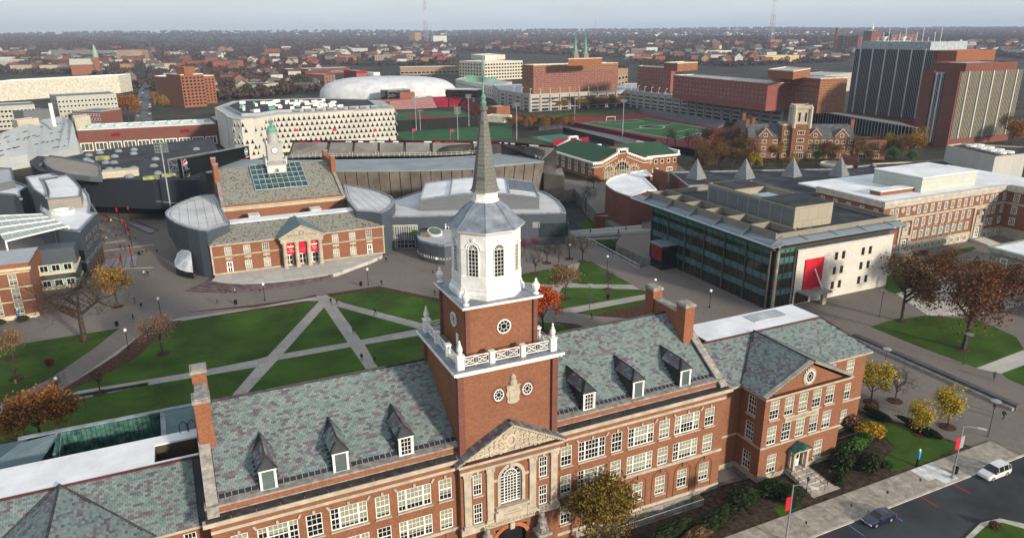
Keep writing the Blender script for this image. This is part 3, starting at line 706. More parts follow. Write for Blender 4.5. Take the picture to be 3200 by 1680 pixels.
for i in range(4):
 a=i*math.pi/2;d=Vector((math.cos(a),math.sin(a),0));n=Vector((d.y,-d.x,0));base=Vector((TX,TY,0))+n*BH
 for t in (-1,-1/3,1/3):
  p=base+d*(t*BH);big=t==-1;s=.38 if big else .27;zt=27.5 if big else 27.3
  bp=MB();bp.box(p.x-s,p.x+s,p.y-s,p.y+s,26.0,zt);bp.box(p.x-s-.07,p.x+s+.07,p.y-s-.07,p.y+s+.07,zt,zt+.12);bp.build('balustrade_post',WHITE,bal)
 for seg in range(3):
  s0,s1=-BH+seg*2*BH/3+.35,-BH+(seg+1)*2*BH/3-.35
  q=lambda s,z:base+d*s+Vector((0,0,z))
  for z in (26.2,27.2):bars.tube(q(s0,z),q(s1,z),.065,n=4)
  m_=(s0+s1)/2
  for x0,x1 in ((s0,m_),(m_,s1)):
   for x in (x0,x1):bars.tube(q(x,26.0),q(x,27.2),.05,n=4)
   bars.tube(q(x0,26.25),q(x1,27.15),.042,n=4);bars.tube(q(x1,26.25),q(x0,27.15),.042,n=4)
   c_=(x0+x1)/2;w2=(x1-x0)*.3;bars.path([q(c_-w2,26.45),q(c_+w2,26.45),q(c_+w2,26.95),q(c_-w2,26.95),q(c_-w2,26.45)],.035,4)
bars.build('balustrade_bars',WHITE,bal)
VASE=[(.28,0),(.30,.08),(.2,.14),(.22,.22),(.36,.45),(.40,.7),(.32,1.0),(.18,1.25),(.24,1.32),(.15,1.42),(.10,1.5),(.15,1.6),(.13,1.75),(.03,1.9)]
URN=[(.42,0),(.42,.15),(.2,.25),(.16,.38),(.3,.5),(.46,.75),(.5,1.1),(.52,1.15),(.52,1.25),(.36,1.35),(.3,1.55),(.14,1.68),(.18,1.82),(.14,1.98),(.03,2.1)]
for prof,hb,z,nm in ((VASE,BH,27.62,'finial'),(URN,4.15,32.5,'urn')):
 m_=MB();m_.lathe(0,0,[(r_*.86,z_*.88) for r_,z_ in prof],14);me=m_.mesh(nm,WHITE);me.polygons.foreach_set('use_smooth',[True]*len(me.polygons))
 for sx in (-1,1):
  for sy in (-1,1):put(nm,me,tower,(TX+sx*hb,TY+sy*hb,z))
def oculus(par,x,y,z,rx,rz_,face,stone=True,bars_=True):
 mb=MB();g=MB();d=Vector((1,0,0)) if face=='f' else Vector((0,-1,0));n=Vector((d.y,-d.x,0));c=Vector((x,y,z));N=20
 q=lambda f,t,k:c+d*(rx*f*math.cos(t))+Vector((0,0,rz_*f*math.sin(t)))+n*k
 ts=[2*math.pi*k/N for k in range(N+1)]
 for t0,t1 in zip(ts,ts[1:]):
  mb.poly([q(.84,t0,.14),q(1,t0,.14),q(1,t1,.14),q(.84,t1,.14)]);mb.poly([q(1,t0,.14),q(1,t0,0),q(1,t1,0),q(1,t1,.14)]);mb.poly([q(.84,t0,.02),q(.84,t0,.14),q(.84,t1,.14),q(.84,t1,.02)])
 for k in range(8):mb.tube(q(.4,k*math.pi/4,.06),q(.86,k*math.pi/4,.06),.035,n=4)
 mb.path([q(.4,t,.06) for t in ts],.035,4)
 g.poly([q(.9,t,.03) for t in ts[:-1]])
 o=mb.build('round_window',WHITE,par);g.build('glass',GLASS,o);return o
oculus(tower,TX+.25,TY-hu,29.3,.85,.85,'f');oculus(tower,TX-hu,TY,29.4,.85,.85,'s')
for sx in (-1,1):
 oculus(tower,TX+.55+sx*1.75,TY-h,22.0,.62,.74,'f')
 mb=MB()
 for k in range(18):
  t=2*math.pi*k/18;p=Vector((TX+.55+sx*1.75+.78*math.cos(t),TY-h-.03,22.0+.9*math.sin(t)));mb.box(p.x-.12,p.x+.12,p.y,p.y+.05,p.z-.12,p.z+.12)
 mb.build('brick_surround',BRICK2,tower)
mb=MB();cr=[(-.75,0),(-.45,-.22),(0,-.3),(.45,-.22),(.75,0),(.7,.5),(.88,.95),(.72,1.5),(.8,1.75),(.4,1.85),(-.4,1.85),(-.8,1.75),(-.72,1.5),(-.88,.95),(-.7,.5)]
c0=Vector((TX+.55,TY-h,20.9));pts=[c0+Vector((x,0,z)) for x,z in cr];f0=[p+Vector((0,-.18,0)) for p in pts]
mb.poly(f0)
for i in range(len(pts)):mb.poly([f0[i],pts[i],pts[(i+1)%len(pts)],f0[(i+1)%len(pts)]][::-1])
mb.box(c0 .x-.52,c0 .x+.52,c0 .y-.25,c0 .y-.18,c0 .z+.1,c0 .z+1.35);mb.box(c0 .x-.85,c0 .x+.85,c0 .y-.28,c0 .y,c0 .z+1.85,c0 .z+2.05)
mb.lathe(c0 .x,c0 .y-.05,[(.45,c0 .z+2.05),(.5,c0 .z+2.4),(.3,c0 .z+2.7),(.36,c0 .z+2.95),(.2,c0 .z+3.25),(.05,c0 .z+3.35)],10)
mb.build('stone_crest',STONE,tower)
mb=MB();mb.box(TX-hu-.05,TX-hu+.02,TY-1.3,TY-.6,26.05,28.0);mb.build('roof_door',WHITE,tower)
def octp(r,z):return [(TX+r/math.cos(math.pi/8)*math.cos(math.pi/8+k*math.pi/4),TY+r/math.cos(math.pi/8)*math.sin(math.pi/8+k*math.pi/4),z) for k in range(8)]
def octl(mb,prof,m=0):
 for (r0,z0),(r1,z1) in zip(prof,prof[1:]):
  a,b=octp(r0,z0),octp(r1,z1)
  for k in range(8):mb.poly([a[k],a[(k+1)%8],b[(k+1)%8],b[k]],m)
 mb.poly(octp(*prof[-1]),m)
ln=MB();octl(ln,[(3.95,32.5),(3.95,33.0),(3.72,33.3),(3.72,33.55),(3.62,33.6),(3.62,34.9),(3.55,34.95),(3.55,39.55),(3.72,39.7),(3.95,39.9),(4.0,40.02),(3.9,40.05)])
lant=ln.build('lantern',WHITE,tower)
for k in range(8):
 a=math.pi/4*k-math.pi/2;n=Vector((math.cos(a),math.sin(a),0));d=Vector((-n.y,n.x,0))
 if n.y>.5:continue
 c=Vector((TX,TY,0))+n*3.56;hw,zs3=.58,38.0
 q=lambda x,z,t:c+d*x+n*t+Vector((0,0,z))
 f_=MB();g=MB()
 ow=[(-hw,34.95),(hw,34.95),(hw,zs3)]+[(hw*math.cos(t),zs3+hw*math.sin(t)) for t in [math.pi*j/8 for j in range(1,8)]]+[(-hw,zs3)]
 g.poly([q(x,z,.012) for x,z in ow])
 pts=[(x,z) for x,z in ow]+[ow[0]]
 f_.path([q(x,z,.04) for x,z in pts],.07,4)
 for j in (1,2):f_.tube(q(-hw+2*hw*j/3,34.95,.03),q(-hw+2*hw*j/3,zs3,.03),.03,n=4)
 for j in range(1,8):f_.tube(q(-hw,34.95+(zs3-34.95)*j/7,.03),q(hw,34.95+(zs3-34.95)*j/7,.03),.05 if j==7 else .028,n=4)
 for j in range(1,5):t=math.pi*j/5;f_.tube(q(0,zs3,.03),q(hw*math.cos(t),zs3+hw*math.sin(t),.03),.028,n=4)
 r2=hw+.28;f_.path([q(r2*math.cos(t),zs3+r2*math.sin(t),.03) for t in [math.pi*j/10 for j in range(11)]],.07,4)
 f_.tube(q(-1.4,zs3,.02),q(-hw-.25,zs3,.02),.07,n=4);f_.tube(q(hw+.25,zs3,.02),q(1.4,zs3,.02),.07,n=4)
 f_.obox(q(-.12,zs3+r2-.05,0),d*.24,-n*-.14,(0,0,.38))
 o=f_.build('lantern_window',WHITE,lant);
 g.build('lantern_glass',GLASS,lant)
br=MB();octl(br,[(4.05,40.05),(3.7,40.32),(3.25,40.7),(2.85,41.15),(2.5,41.6),(2.1,42.0),(1.7,42.35),(1.35,42.6),(1.3,42.68)])
bell=br.build('bell_roof',LEAD,tower)
mb=MB()
prof=[(4.05,40.05),(3.7,40.32),(3.25,40.7),(2.85,41.15),(2.5,41.6),(2.1,42.0),(1.7,42.35),(1.35,42.6)]
for k in range(8):mb.path([octp(r,z+.03)[k] for r,z in prof],.05,4)
mb.build('roof_seam',LEAD,bell)
mb=MB();octl(mb,[(1.42,42.6),(1.42,42.8),(1.25,42.85),(1.25,43.5),(1.42,43.6),(1.5,43.72)]);mb.build('collar',WHITE,tower)
s_=MB();octl(s_,[(1.55,43.72),(1.35,43.95),(1.2,44.6),(.28,52.2),(.42,52.3),(.42,52.55),(.26,52.7)]);s_.build('spire',SPIRE,tower)
v_=MB();v_.lathe(TX,TY,[(.26,52.7),(.34,52.95),(.2,53.3),(.3,53.55),(.08,53.9),(.06,56.2),(.12,56.35),(.02,57.6)],8)
v_.build('vane_rod',COPPER,tower)
v2=MB();fl_=[(-2.05,55.2),(-1.5,55.35),(-2.0,55.75),(-1.3,55.8),(-.9,55.6),(0,55.55),(.9,55.45),(1.35,55.6),(1.35,55.1),(.9,55.2),(0,55.05),(-.9,55.1),(-1.3,55.0)]
for x,z in ():pass
fp=[Vector((TX,TY,0))+Vector((.88*x,-.48*x,z)) for x,z in fl_];nn=Vector((.24,.44,0))*.2
v2 .poly(fp);v2 .poly([p+nn for p in fp][::-1])
for i in range(len(fp)):v2 .poly([fp[i],fp[i]+nn,fp[(i+1)%len(fp)]+nn,fp[(i+1)%len(fp)]])
v2 .build('weather_vane',COPPER,tower)
#  the two lower halls at either end of the tower hall
def end_hall(right):
 m=(lambda x:x) if right else (lambda x:2*XC-x)
 nm,lb=('pedimented_hall','brick hall with gabled pavilion, carved name panel and columned doorway') if right else ('hip_roofed_hall','brick hall with green slate cross gable and long white flat roof, lower corner')
 H=thing(nm,lb,'hall',(m(74),68,0))
 def span(a,b):return (min(m(a),m(b)),max(m(a),m(b)))
 mb=MB()
 def fac(a,b,y,z0,z1,ops=()):
  x0,x1=span(a,b);facade(mb,(x0,y),(1,0),x1-x0,z0,z1,[(min(m(p),m(q))-x0,max(m(p),m(q))-x0,r,s) for p,q,r,s in ops])
 PW=[68.3,70.95,73.55,76.1,78.6];hw=.85
 ops=[(c-hw,c+hw,z,z+h) for c in PW for z,h in ((9.55,2.85),(5.6,2.85))]+[(c-hw,c+hw,.95,3.9) for c in (68.9,77.7)]
 fac(66.5,81.4,63.3,0,13.0,ops+([(72.2,74.4,.9,3.7)] if right else []))
 b_ops=[(c-hw,c+hw,z,z+2.85) for c in (88.0,) for z in (9.55,5.6,1.0)]+[(83.4,84.9,9.55,12.4),(83.4,84.9,5.6,8.45)]
 fac(81.4,91.2,68,0,13.0,b_ops)
 i_ops=[(62.2,63.4,z,z+2.85) for z in (9.55,5.6,1.2)]
 fac(60.75,66.5,68,0,13.0,i_ops)
 sl=[(1.5,3.1,z,z+2.85) for z in (9.55,5.6,1.0)]
 if right:
  facade(mb,(66.5,68),(0,-1),4.7,0,13,sl);facade(mb,(81.4,63.3),(0,1),4.7,0,13);facade(mb,(91.2,68),(0,1),19,0,13)
 else:
  facade(mb,(m(66.5),63.3),(0,1),4.7,0,13);facade(mb,(m(81.4),68),(0,-1),4.7,0,13,sl);facade(mb,(m(91.2),87),(0,-1),19,0,13)
 x0,x1=span(66.5,81.4);facade(mb,(span(60.8,91.2)[1],87),(-1,0),30.4,0,13)
 mb.poly([(x0,63.3,13),(x1,63.3,13),(m(73.95),63.3,16.75)])
 mb.build('brick_wall',BRICK,H)
 fx0=span(66.5,81.4)[0]
 for c in PW:
  for z in (9.55,5.6):win(H,(fx0,63.3),(1,0),m(c)-fx0,z,1.7,2.85,3,4,pick_blind())
 for c in (68.9,77.7):win(H,(fx0,63.3),(1,0),m(c)-fx0,.95,1.7,2.95,3,4,pick_blind())
 bx0=span(81.4,91.2)[0]
 for z in (9.55,5.6,1.0):win(H,(bx0,68),(1,0),m(88)-bx0,z,1.7,2.85,3,4,pick_blind())
 for z in (9.55,5.6):win(H,(bx0,68),(1,0),m(84.15)-bx0,z,1.5,2.85,3,4,pick_blind())
 ix0=span(60.75,66.5)[0]
 for z in (9.55,5.6,1.2):win(H,(ix0,68),(1,0),m(62.8)-ix0,z,1.2,2.85,3,4,.0)
 if right:
  for z in (9.55,5.6,1.0):win(H,(66.5,68),(0,-1),2.3,z,1.6,2.85,3,4,0)
 mb=MB()
 def band(a,b,y0,y1,z0,z1):x0,x1=span(a,b);mb.box(x0,x1,y0,y1,z0,z1)
 for z0,z1,e in ((5.2,5.5,.08),(0,.8,.12),(12.9,13.02,.1)):
  band(66.5-e,81.4+e,63.3-e,63.5,z0,z1);band(81.4+e+.01,91.2+e,68-e,68.2,z0,z1);band(60.8,66.5-e-.02,68-e,68.2,z0,z1)
  band(66.5-e,66.6,63.51,67.9,z0,z1);band(81.3,81.4+e,63.51,67.9,z0,z1)
 mb.build('stone_band',STONE,H)
 mb=MB()
 band(66.0,81.9,62.75,63.4,13.02,13.35);band(81.95,91.8,67.45,68.1,13.02,13.35);band(60.8,65.95,67.45,68.1,13.02,13.35);band(65.98,66.5,63.41,67.4,13.02,13.34);band(81.4,81.94,63.41,67.4,13.02,13.34)
 xa=m(73.95)
 for sgn in (-1,1):
  a=Vector((xa+sgn*8.05,62.7,13.3));b=Vector((xa,62.7,17.15));d_=b-a
  if sgn<0:mb.obox(a,d_,(0,.7,0),(0,0,.3))
  else:mb.obox(b,-d_,(0,.7,0),(0,0,.3))
 mb.build('cornice',STONE,H)
 mb=MB();x0,x1=span(66.2,81.7);mb.box(x0,x1,62.72,63.29,13.351,13.40);mb.build('gutter_flashing',mat('brown_flashing',(.10,.045,.03)),H)
 rf=MB();wx0,wx1=span(60.75,87.7);ex0,ex1=span(60.75,91.9)
 zE,zW,yE,yW=13.36,17.0,67.4,74.45
 hx=m(87.7);ehx=m(91.9);nx=m(60.75)
 q=[(nx,yE,zE),(ehx,yE,zE),(hx,yW,zW),(nx,yW,zW)];rf.poly(q if right else q[::-1])
 q=[(ehx,yE,zE),(ehx,87.6,zE),(hx,80.6,zW),(hx,yW,zW)];rf.poly(q if right else q[::-1])
 q=[(ehx,87.6,zE),(nx,87.6,zE),(nx,80.6,zW),(hx,80.6,zW)];rf.poly(q if right else q[::-1])
 gx=m(73.95)
 for sgn in (-1,1):
  rf.poly([(gx+sgn*8.1,62.6,13.42),(gx+sgn*8.1,67.6,13.42),(gx,74.4,17.3),(gx,62.6,17.3)][::sgn])
 roof=rf.build('roof',SLATEU,H)
 V=Vector((0,yW-yE,zW-zE));Lv=V.length;T=[]
 half=8.1
 def ok_main(u,v):
  x=wx[0]+u;t=v/Lv
  xr=m(91.9)+(m(87.7)-m(91.9))*t
  if right and x>xr or (not right and x<xr):return False
  return abs(x-gx)>half*(1-t)-.1
 wx=span(61.8,91.9)
 T+=slope_tiles((wx[0],yE,zE+.02),(1,0,0),V,wx[1]-wx[0],Lv,ok_main,seed=21+right,purple=.2)
 for sgn in (-1,1):
  V2=Vector((-sgn*half,0,17.3-13.42));L2=V2 .length
  if sgn>0:T+=slope_tiles((gx+half,62.6,13.45),(0,1,0),V2,12,L2,lambda u,v:u<5.0+6.8*v/L2,seed=31,purple=.24)
  else:T+=slope_tiles((gx-half,74.4,13.45),(0,-1,0),V2,11.8,L2,lambda u,v:u>6.8*(1-v/L2),seed=32,purple=.3)
 lay_slates(roof,T)
 mb=MB()
 mb.tube((gx,62.6,17.38),(gx,74.4,17.38),.13,n=6)
 for sgn in (-1,1):mb.tube((gx+sgn*8.1,67.5,13.5),(gx,74.4,17.36),.12,n=6)
 mb.tube((m(91.9),yE,zE+.1),(m(87.7),yW,zW+.1),.12,n=6)
 mb.build('hip_roll',DARKMET,roof)
 mb=MB();mb.box(wx0,wx1,yW-.15,yW+.1,16.95,17.18);mb.build('brown_gutter',mat('red_brown_gutter',(.10,.03,.03),rough=.5),roof)
 mb=MB()
 if right:
  mb.box(65.6,87.7,yW+.1,80.6,16.9,17.1)
  mb.box(76.8,83.5,77.2,79.8,17.1,17.22,1)
 else:
  mb.box(wx0,-7.2,yW+.1,80.6,16.9,17.1);mb.box(-7.2,-2.9,yW+.1,75.1,16.9,17.1);mb.box(-7.2,-2.9,78.8,80.6,16.9,17.1)
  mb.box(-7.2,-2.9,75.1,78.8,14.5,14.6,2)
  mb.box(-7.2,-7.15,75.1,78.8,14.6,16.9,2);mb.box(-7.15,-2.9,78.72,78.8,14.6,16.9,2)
 mb.build('white_flat_roof',[ROOFW,mat('roof_hatch_grey',(.42,.44,.45)),mat('shaded_well_brick',(.06,.04,.025),kind='brick')],H)  # well brick coloured dark to stand for the shade down the hole
 if not right:
  mb=MB();q=lambda y,z,a,b:[(a,y,z),(b,y,z)]
  mb.poly([(-25.5,82.2,15.4),(-19.2,82.2,15.4),(-17.0,86.7,16.9),(-21.0,86.7,16.6)]);mb.poly([(-6.4,82.2,15.4),(-2.6,82.2,15.4),(-2.6,87.2,17.0),(-6.4,87.0,17.0)])
  mb.box(-26,-2.6,87,94.5,0,13.0)
  mb.poly([(-26,94.5,13.0),(-26,87,13.0),(-20,87,16.8)]);mb.poly([(-26,94.5,13),(-20,87.4,16.8),(-2.6,87.4,16.8),(-2.6,94.5,13)])
  mb.build('back_slate_roof',mat('blue_grey_slate',(.14,.20,.22),kind='paving',bw=.6,bh=.36,ms=.015),H)
  cp=MB()
  for k in range(22):
   x=-17.0+10.6*k/22;cp.box(x+.02,x+.46,86.7+.04*(k%2),86.9,12.5,16.85)
  cp.box(-17.3,-17.0,82.0,86.9,13.0,16.9);cp.build('copper_well_lining',COPPERD,H)
  mb=MB();mb.box(-21.2,-2.7,86.85,87.45,16.85,17.0);mb.obox((-17.5,81.6,15.3),(.55,0,0),(0,5.3,1.5),(0,0,.15));mb.obox((-6.75,81.6,15.3),(.55,0,0),(0,5.3,1.5),(0,0,.15));mb.build('lead_capping',LEAD,H)
  mb=MB()
  for k in range(2):mb.path([(-4.6+k*.9,80.3,17.1),(-4.6+k*.9,80.3,18.1),(-4.2+k*.9,80.3,18.5),(-3.8+k*.9,80.3,18.1),(-3.8+k*.9,80.3,17.1)],.04,4)
  mb.build('roof_ladder_rail',BLACKMET,H)
 if right:
  mb=MB();mb.box(70.4,76.7,63.2,63.3,8.52,9.3);pn=mb.build('name_panel',STONE,H)
  text('CUNNINGHAM HALL',.5,'lettering',INK,pn,(73.55,63.19,8.9),depth=.015,sx=1.15)
  oc=oculus(H,73.95,63.25,14.9,.8,.95,'f')
  mb=MB()
  for k in range(16):
   t=2*math.pi*k/16;p=(73.95+.95*math.cos(t),14.9+1.1*math.sin(t));mb.box(p[0]-.2,p[0]+.2,63.16,63.29,p[1]-.2,p[1]+.2)
  mb.build('stone_surround',STONE,H)
  d=MB()
  for x in (71.95,74.35):d.box(x,x+.4,62.2,62.55,.9,3.6);d.box(x-.08,x+.48,62.1,62.6,3.6,3.8);d.box(x,x+.4,63.0,63.25,.9,3.6)
  d.box(71.8,74.9,62.0,63.25,3.8,4.05)
  for k in range(9):
   t0,t1=math.pi*k/9,math.pi*(k+1)/9;d.poly([(73.35+1.0*math.cos(t),62.3,2.9+.9*math.sin(t)) for t in (t0,t1)]+[(73.35+1.0*math.cos(t),63.2,2.9+.9*math.sin(t)) for t in (t1,t0)])
  door=d.build('doorway',STONE,H)
  mb=MB();mb.poly([(71.6,61.8,4.06),(73.35,61.8,4.95),(73.35,63.25,4.95),(71.6,63.25,4.06)][::-1]);mb.poly([(75.1,61.8,4.06),(73.35,61.8,4.95),(73.35,63.25,4.95),(75.1,63.25,4.06)]);mb.poly([(71.7,61.95,4.06),(75.0,61.95,4.06),(73.35,61.95,4.85)])
  mb.build('door_hood',COPPERD,door)
  mb=MB();mb.box(72.75,74.0,63.1,63.2,.9,3.4);dl=mb.build('door_leaf',WHITE,door)
  mb=MB();mb.box(72.95,73.8,63.05,63.1,2.1,3.1);mb.build('door_pane',GLASS,dl)
  mb=MB()
  for k in range(6):
   ext=0 if k<5 else 0
   mb.box(71.6-.1*k,75.1+.1*k,62.9-.85*(k+1),63.2 if k==0 else 62.9-.85*k,0,.9-.15*k)
  mb.box(70.9,75.9,57.3,57.9,0,.12)
  mb.build('steps',mat('step_stone',(.42,.38,.34)),H)
  for sx in (71.3,73.4,75.5):
   mb=MB();pts=[]
   for k in range(7):p=(sx-(.08*k if sx<72 else -.08*k if sx>75 else 0),62.6-.85*k*.95,.9-.13*k);pts.append((p[0],p[1],p[2]+.95));mb.tube(p,(p[0],p[1],p[2]+.95),.03,n=4)
   if sx!=73.4:
    for k in range(28):
     p=lerp(pts[0],pts[-1],k/27);mb.tube((p[0],p[1],p[2]-.9),p,.018,n=3)
   mb.path(pts,.04,4);mb.build('handrail',BLACKMET,H)
 return H
halls=[end_hall(True),end_hall(False)]
def railing(pts,h=1.0,step=.25,name='area_railing',label='',z=.05,m=None,r=.022):
 mb=MB()
 for a,b in zip(pts,pts[1:]):
  a,b=Vector(a+(z,)) if len(a)==2 else Vector(a),Vector(b+(z,)) if len(b)==2 else Vector(b);n=max(1,int((b-a).length/step))
  for k in range(n+1):p=a.lerp(b,k/n);mb.tube(p,p+Vector((0,0,h)),r,n=4)
  mb.tube(a+Vector((0,0,h)),b+Vector((0,0,h)),r*1.7,n=4);mb.tube(a+Vector((0,0,.12)),b+Vector((0,0,.12)),r*1.2,n=4)
 return mb.build(name,m or STEEL,label=label,cat='railing')
railing([(43.0,62.4),(56.5,62.4),(56.5,64.5)],label='pale metal railing round the basement area of the tower hall',step=.3)
railing([(60.9,64.2),(65.3,64.2),(65.3,66.5)],label='dark railing in the recessed corner between the two front halls',m=BLACKMET)
railing([(82.3,65.5),(86.5,65.5),(90.5,65.5),(90.5,67.8)],label='pale pipe railing beside the name panel hall, behind the shrubs',step=1.4)
#  survey sheets: enlargements of the photograph used for measuring
SV={'t1':(500,360,3.9767),'t2':(500,640,3.9767),'l1':(0,500,3.977),'g1':(1960,560,3.218),'g2':(2500,560,3.2186),'n1':(1750,340,3.755),
'r1':(0,340,3.578),'r2':(1200,430,3.144),'r3':(2200,300,2.576),'r4':(880,420,4.293),'r6':(1250,230,2.16),'r5':(0,160,2.1)}
for i_ in range(4):
 for k_,y_ in zip('abcd',(0,420,840,1240)):SV['%s%d'%(k_,i_)]=(800*i_,y_,3.0725)
def uv(s,x,y):a=SV[s];return a[0]+x/a[2],a[1]+y/a[2]
def S2(s,x,y,z=0.0):return P(*uv(s,x,y),z)
def SP(s,z,pts):return [S2(s,x,y,z) for x,y in pts]
def onY(s,x,y,Y):d=ray(*uv(s,x,y));t=Y/d.y;return d.x*t,CAMH+d.z*t
def vwall(mb,pts,z0,z1,m=0,close=False):
 pts=list(pts)+([pts[0]] if close else [])
 for i,(a,b) in enumerate(zip(pts,pts[1:])):
  za0=z0[i] if isinstance(z0,list) else z0;zb0=z0[i+1] if isinstance(z0,list) else z0
  za1=z1[i] if isinstance(z1,list) else z1;zb1=z1[i+1] if isinstance(z1,list) else z1
  mb.poly([(a[0],a[1],za0),(b[0],b[1],zb0),(b[0],b[1],zb1),(a[0],a[1],za1)],m)
def rim(mb,pts,z,w=.35,h=.35,m=0,close=True):
 pts=list(pts)+([pts[0]] if close else [])
 for a,b in zip(pts,pts[1:]):
  d=Vector((b[0]-a[0],b[1]-a[1],0))
  if d.length<.05:continue
  n=Vector((-d.y,d.x,0)).normalized()*w;mb.obox((a[0],a[1],z),d,n,(0,0,h),m)
PW_={}
def pane(w,h,fm=None,gm=None,fr=.12,cols=1,rows=1,d=.06):
 """shared far-window mesh: frame ring and bars proud of the wall, glass inside"""
 fm=fm or WHITE;gm=gm or GLASS;k=(round(w,2),round(h,2),fm.name,gm.name,fr,cols,rows)
 if k not in PW_:
  mb=MB()
  if fr>0:
   for x0,x1,z0,z1 in ((-w/2,-w/2+fr,0,h),(w/2-fr,w/2,0,h),(-w/2+fr,w/2-fr,0,fr),(-w/2+fr,w/2-fr,h-fr,h)):mb.box(x0,x1,-d,.02,z0,z1)
   for i in range(1,cols):x=-w/2+w*i/cols;mb.box(x-fr*.3,x+fr*.3,-d*.8,.02,fr,h-fr)
   for i in range(1,rows):z=h*i/rows;mb.box(-w/2+fr,w/2-fr,-d*.9,.02,z-fr*.3,z+fr*.3)
  mb.poly([(-w/2,-.02,0),(w/2,-.02,0),(w/2,-.02,h),(-w/2,-.02,h)],1)
  PW_[k]=mb.mesh('window',[fm,gm])
 return PW_[k]
def wins(par,a,b,us,zs,w,h,name='window',off=0.0,**kw):
 """windows on the wall a->b (a at the left seen from outside) at fractions us, sill heights zs"""
 me=pane(w,h,**kw);d=Vector((b[0]-a[0],b[1]-a[1],0));L=d.length;d.normalize();n=Vector((d.y,-d.x,0));rz=math.atan2(d.y,d.x)
 for z in zs:
  for u in us:
   p=Vector((a[0],a[1],0))+d*(u*L)+n*off+Vector((0,0,z))
   if seen(p,10):put(name,me,par,p,rz)
def fr_(n,m=.5):return [(i+m)/n for i in range(n)]
def centre(poly):return (sum(p[0] for p in poly)/len(poly),sum(p[1] for p in poly)/len(poly),0)
#  columned brick student centre with clock tower
SHING=mat('speckled_shingle',(.255,.25,.215),kind='specks',c2=(.05,.047,.043))
ROOFP=mat('pale_membrane',(.60,.61,.62),kind='stain');CR=mat('cream_trim',(.58,.50,.36),var=.1)
tc_=thing('columned_brick_hall','brick hall with stone portico, red banners, glass roof and little clock tower','hall',(25.5,195,.9))
TXC,YT=25.5,190.5
L0,L1=3.3,47.8
up_w=[onY('t2',x,y,YT)[0] for x,y in ((845,570),(1080,540),(1313,515))];up_w+=[2*TXC-x for x in up_w]
mb=MB();ops=[(x-.85-L0,x+.85-L0,6.0,8.0) for x in up_w]+[(x-.85-L0,x+.85-L0,1.6,3.9) for x in (up_w[1],up_w[2],up_w[4],up_w[5])]+[(x-.75-L0,x+.75-L0,.9,4.1) for x in (up_w[0],up_w[3])]
ops+=[(x-1.1-L0,x+1.1-L0,.9,4.6) for x in (22.1,25.5,28.9)]
facade(mb,(L0,YT),(1,0),L1-L0,.9,8.9,ops,depth=.3)
facade(mb,(L0,214),(0,-1),23.5,.9,8.9);facade(mb,(L1,YT),(0,1),23.5,.9,8.9)
mb.box(8.0,43.3,216,256,.9,12.0)
for xa in (8.0,43.3):mb.poly([(xa,216,12),(xa,256,12),(xa,236.6,20.2)])
mb.build('brick_wall',BRICK,tc_)
for x in up_w:win(tc_,(L0,YT),(1,0),x-L0,6.0,1.7,2.0,3,4,rnd.choice((0,0,.5,.9)),mun=.07)
for x in (up_w[1],up_w[2],up_w[4],up_w[5]):win(tc_,(L0,YT),(1,0),x-L0,1.6,1.7,2.3,3,4,.95,key=1,mun=.07)
for x in (up_w[0],up_w[3]):
 dd=put('door',pane(1.5,3.2,fr=.3,rows=2,cols=2),tc_,(x,YT+.1,.9))
mb=MB()
for x in up_w:mb.box(x-.85,x+.85,YT-.08,YT+.05,4.55,5.2)
mb.build('stone_panel',STONE,tc_)
mb=MB()
for a,b in ((L0-.1,20.2),(30.8,L1+.1)):mb.box(a,b,YT-.12,YT+.05,5.45,5.75);mb.box(a,b,YT-.14,YT+.05,.9,1.25);mb.box(a-.3,b+.3,YT-.5,YT+.05,8.55,8.9)
mb.box(L0-.35,L0+.05,YT-.12,YT+.4,.9,8.55);mb.box(L1-.05,L1+.3,YT-.12,YT+.4,.9,8.55)
mb.build('stone_trim',STONE,tc_)
mb=MB();e=.5
A=[(L0-e,YT-e,8.9),(L1+e,YT-e,8.9),(42.4,200.3,11.6),(8.9,200.3,11.6)];mb.poly(A);mb.poly([A[1],(L1+e,206,9.5),(42.4,205,11.6),A[2]]);mb.poly([(L0-e,206,9.5),A[0],A[3],(8.9,205,11.6)])
R0=(8.4,217.2,12.9);mb.poly([(8.8,216.9,12.8),(42.5,216.9,12.8),(42.5,236.6,20.4),(8.8,236.6,20.4)]);mb.poly([(42.5,236.6,20.4),(42.5,256,12.9),(8.8,256,12.9),(8.8,236.6,20.4)])
mb.build('shingle_roof',SHING,tc_)
mb=MB();mb.box(9.0,42.6,200.3,205.0,11.3,11.62,0);mb.box(8.9,42.7,200.1,200.3,11.5,11.75,0);mb.box(5,46,205.0,216,8.6,8.7,1);mb.build('flat_roof',[ROOFW,ROOFG],tc_)
mb=MB();mb.box(7.6,43.7,215.6,216.9,12.45,12.62);mb.box(7.4,43.9,215.2,216.8,12.0,12.3)
for k in range(46):x=7.7+k*.78;mb.box(x,x+.35,215.35,215.6,11.75,12.0)
mb.box(7.5,43.8,215.6,216,11.55,11.75)
mb.build('cream_cornice',CR,tc_)
mb=MB();mb.box(8.0,43.3,216.2,216.9,12.3,13.1);mb.build('brick_parapet',BRICKO,tc_)
for xa in (7.9,42.5):
 mb=MB();mb.obox((xa,215.8,12.3),(.9,0,0),(0,20.8,8.3),(0,0,.5));mb.build('gable_coping',STONED,tc_)
 for y in (228.5,240.5):
  ch=MB();ch.box(xa-.3,xa+1.1,y,y+2.2,15.5,23.0);c_=ch.build('chimney',BRICKO,tc_);mb=MB();mb.box(xa-.4,xa+1.2,y-.1,y+2.3,23,23.25);mb.build('chimney_cap',STONED,c_)
 mb=MB();mb.box(xa-.2,xa+1.0,230.7,240.5,15.5,21.6);mb.build('chimney_link_wall',BRICKO,tc_)
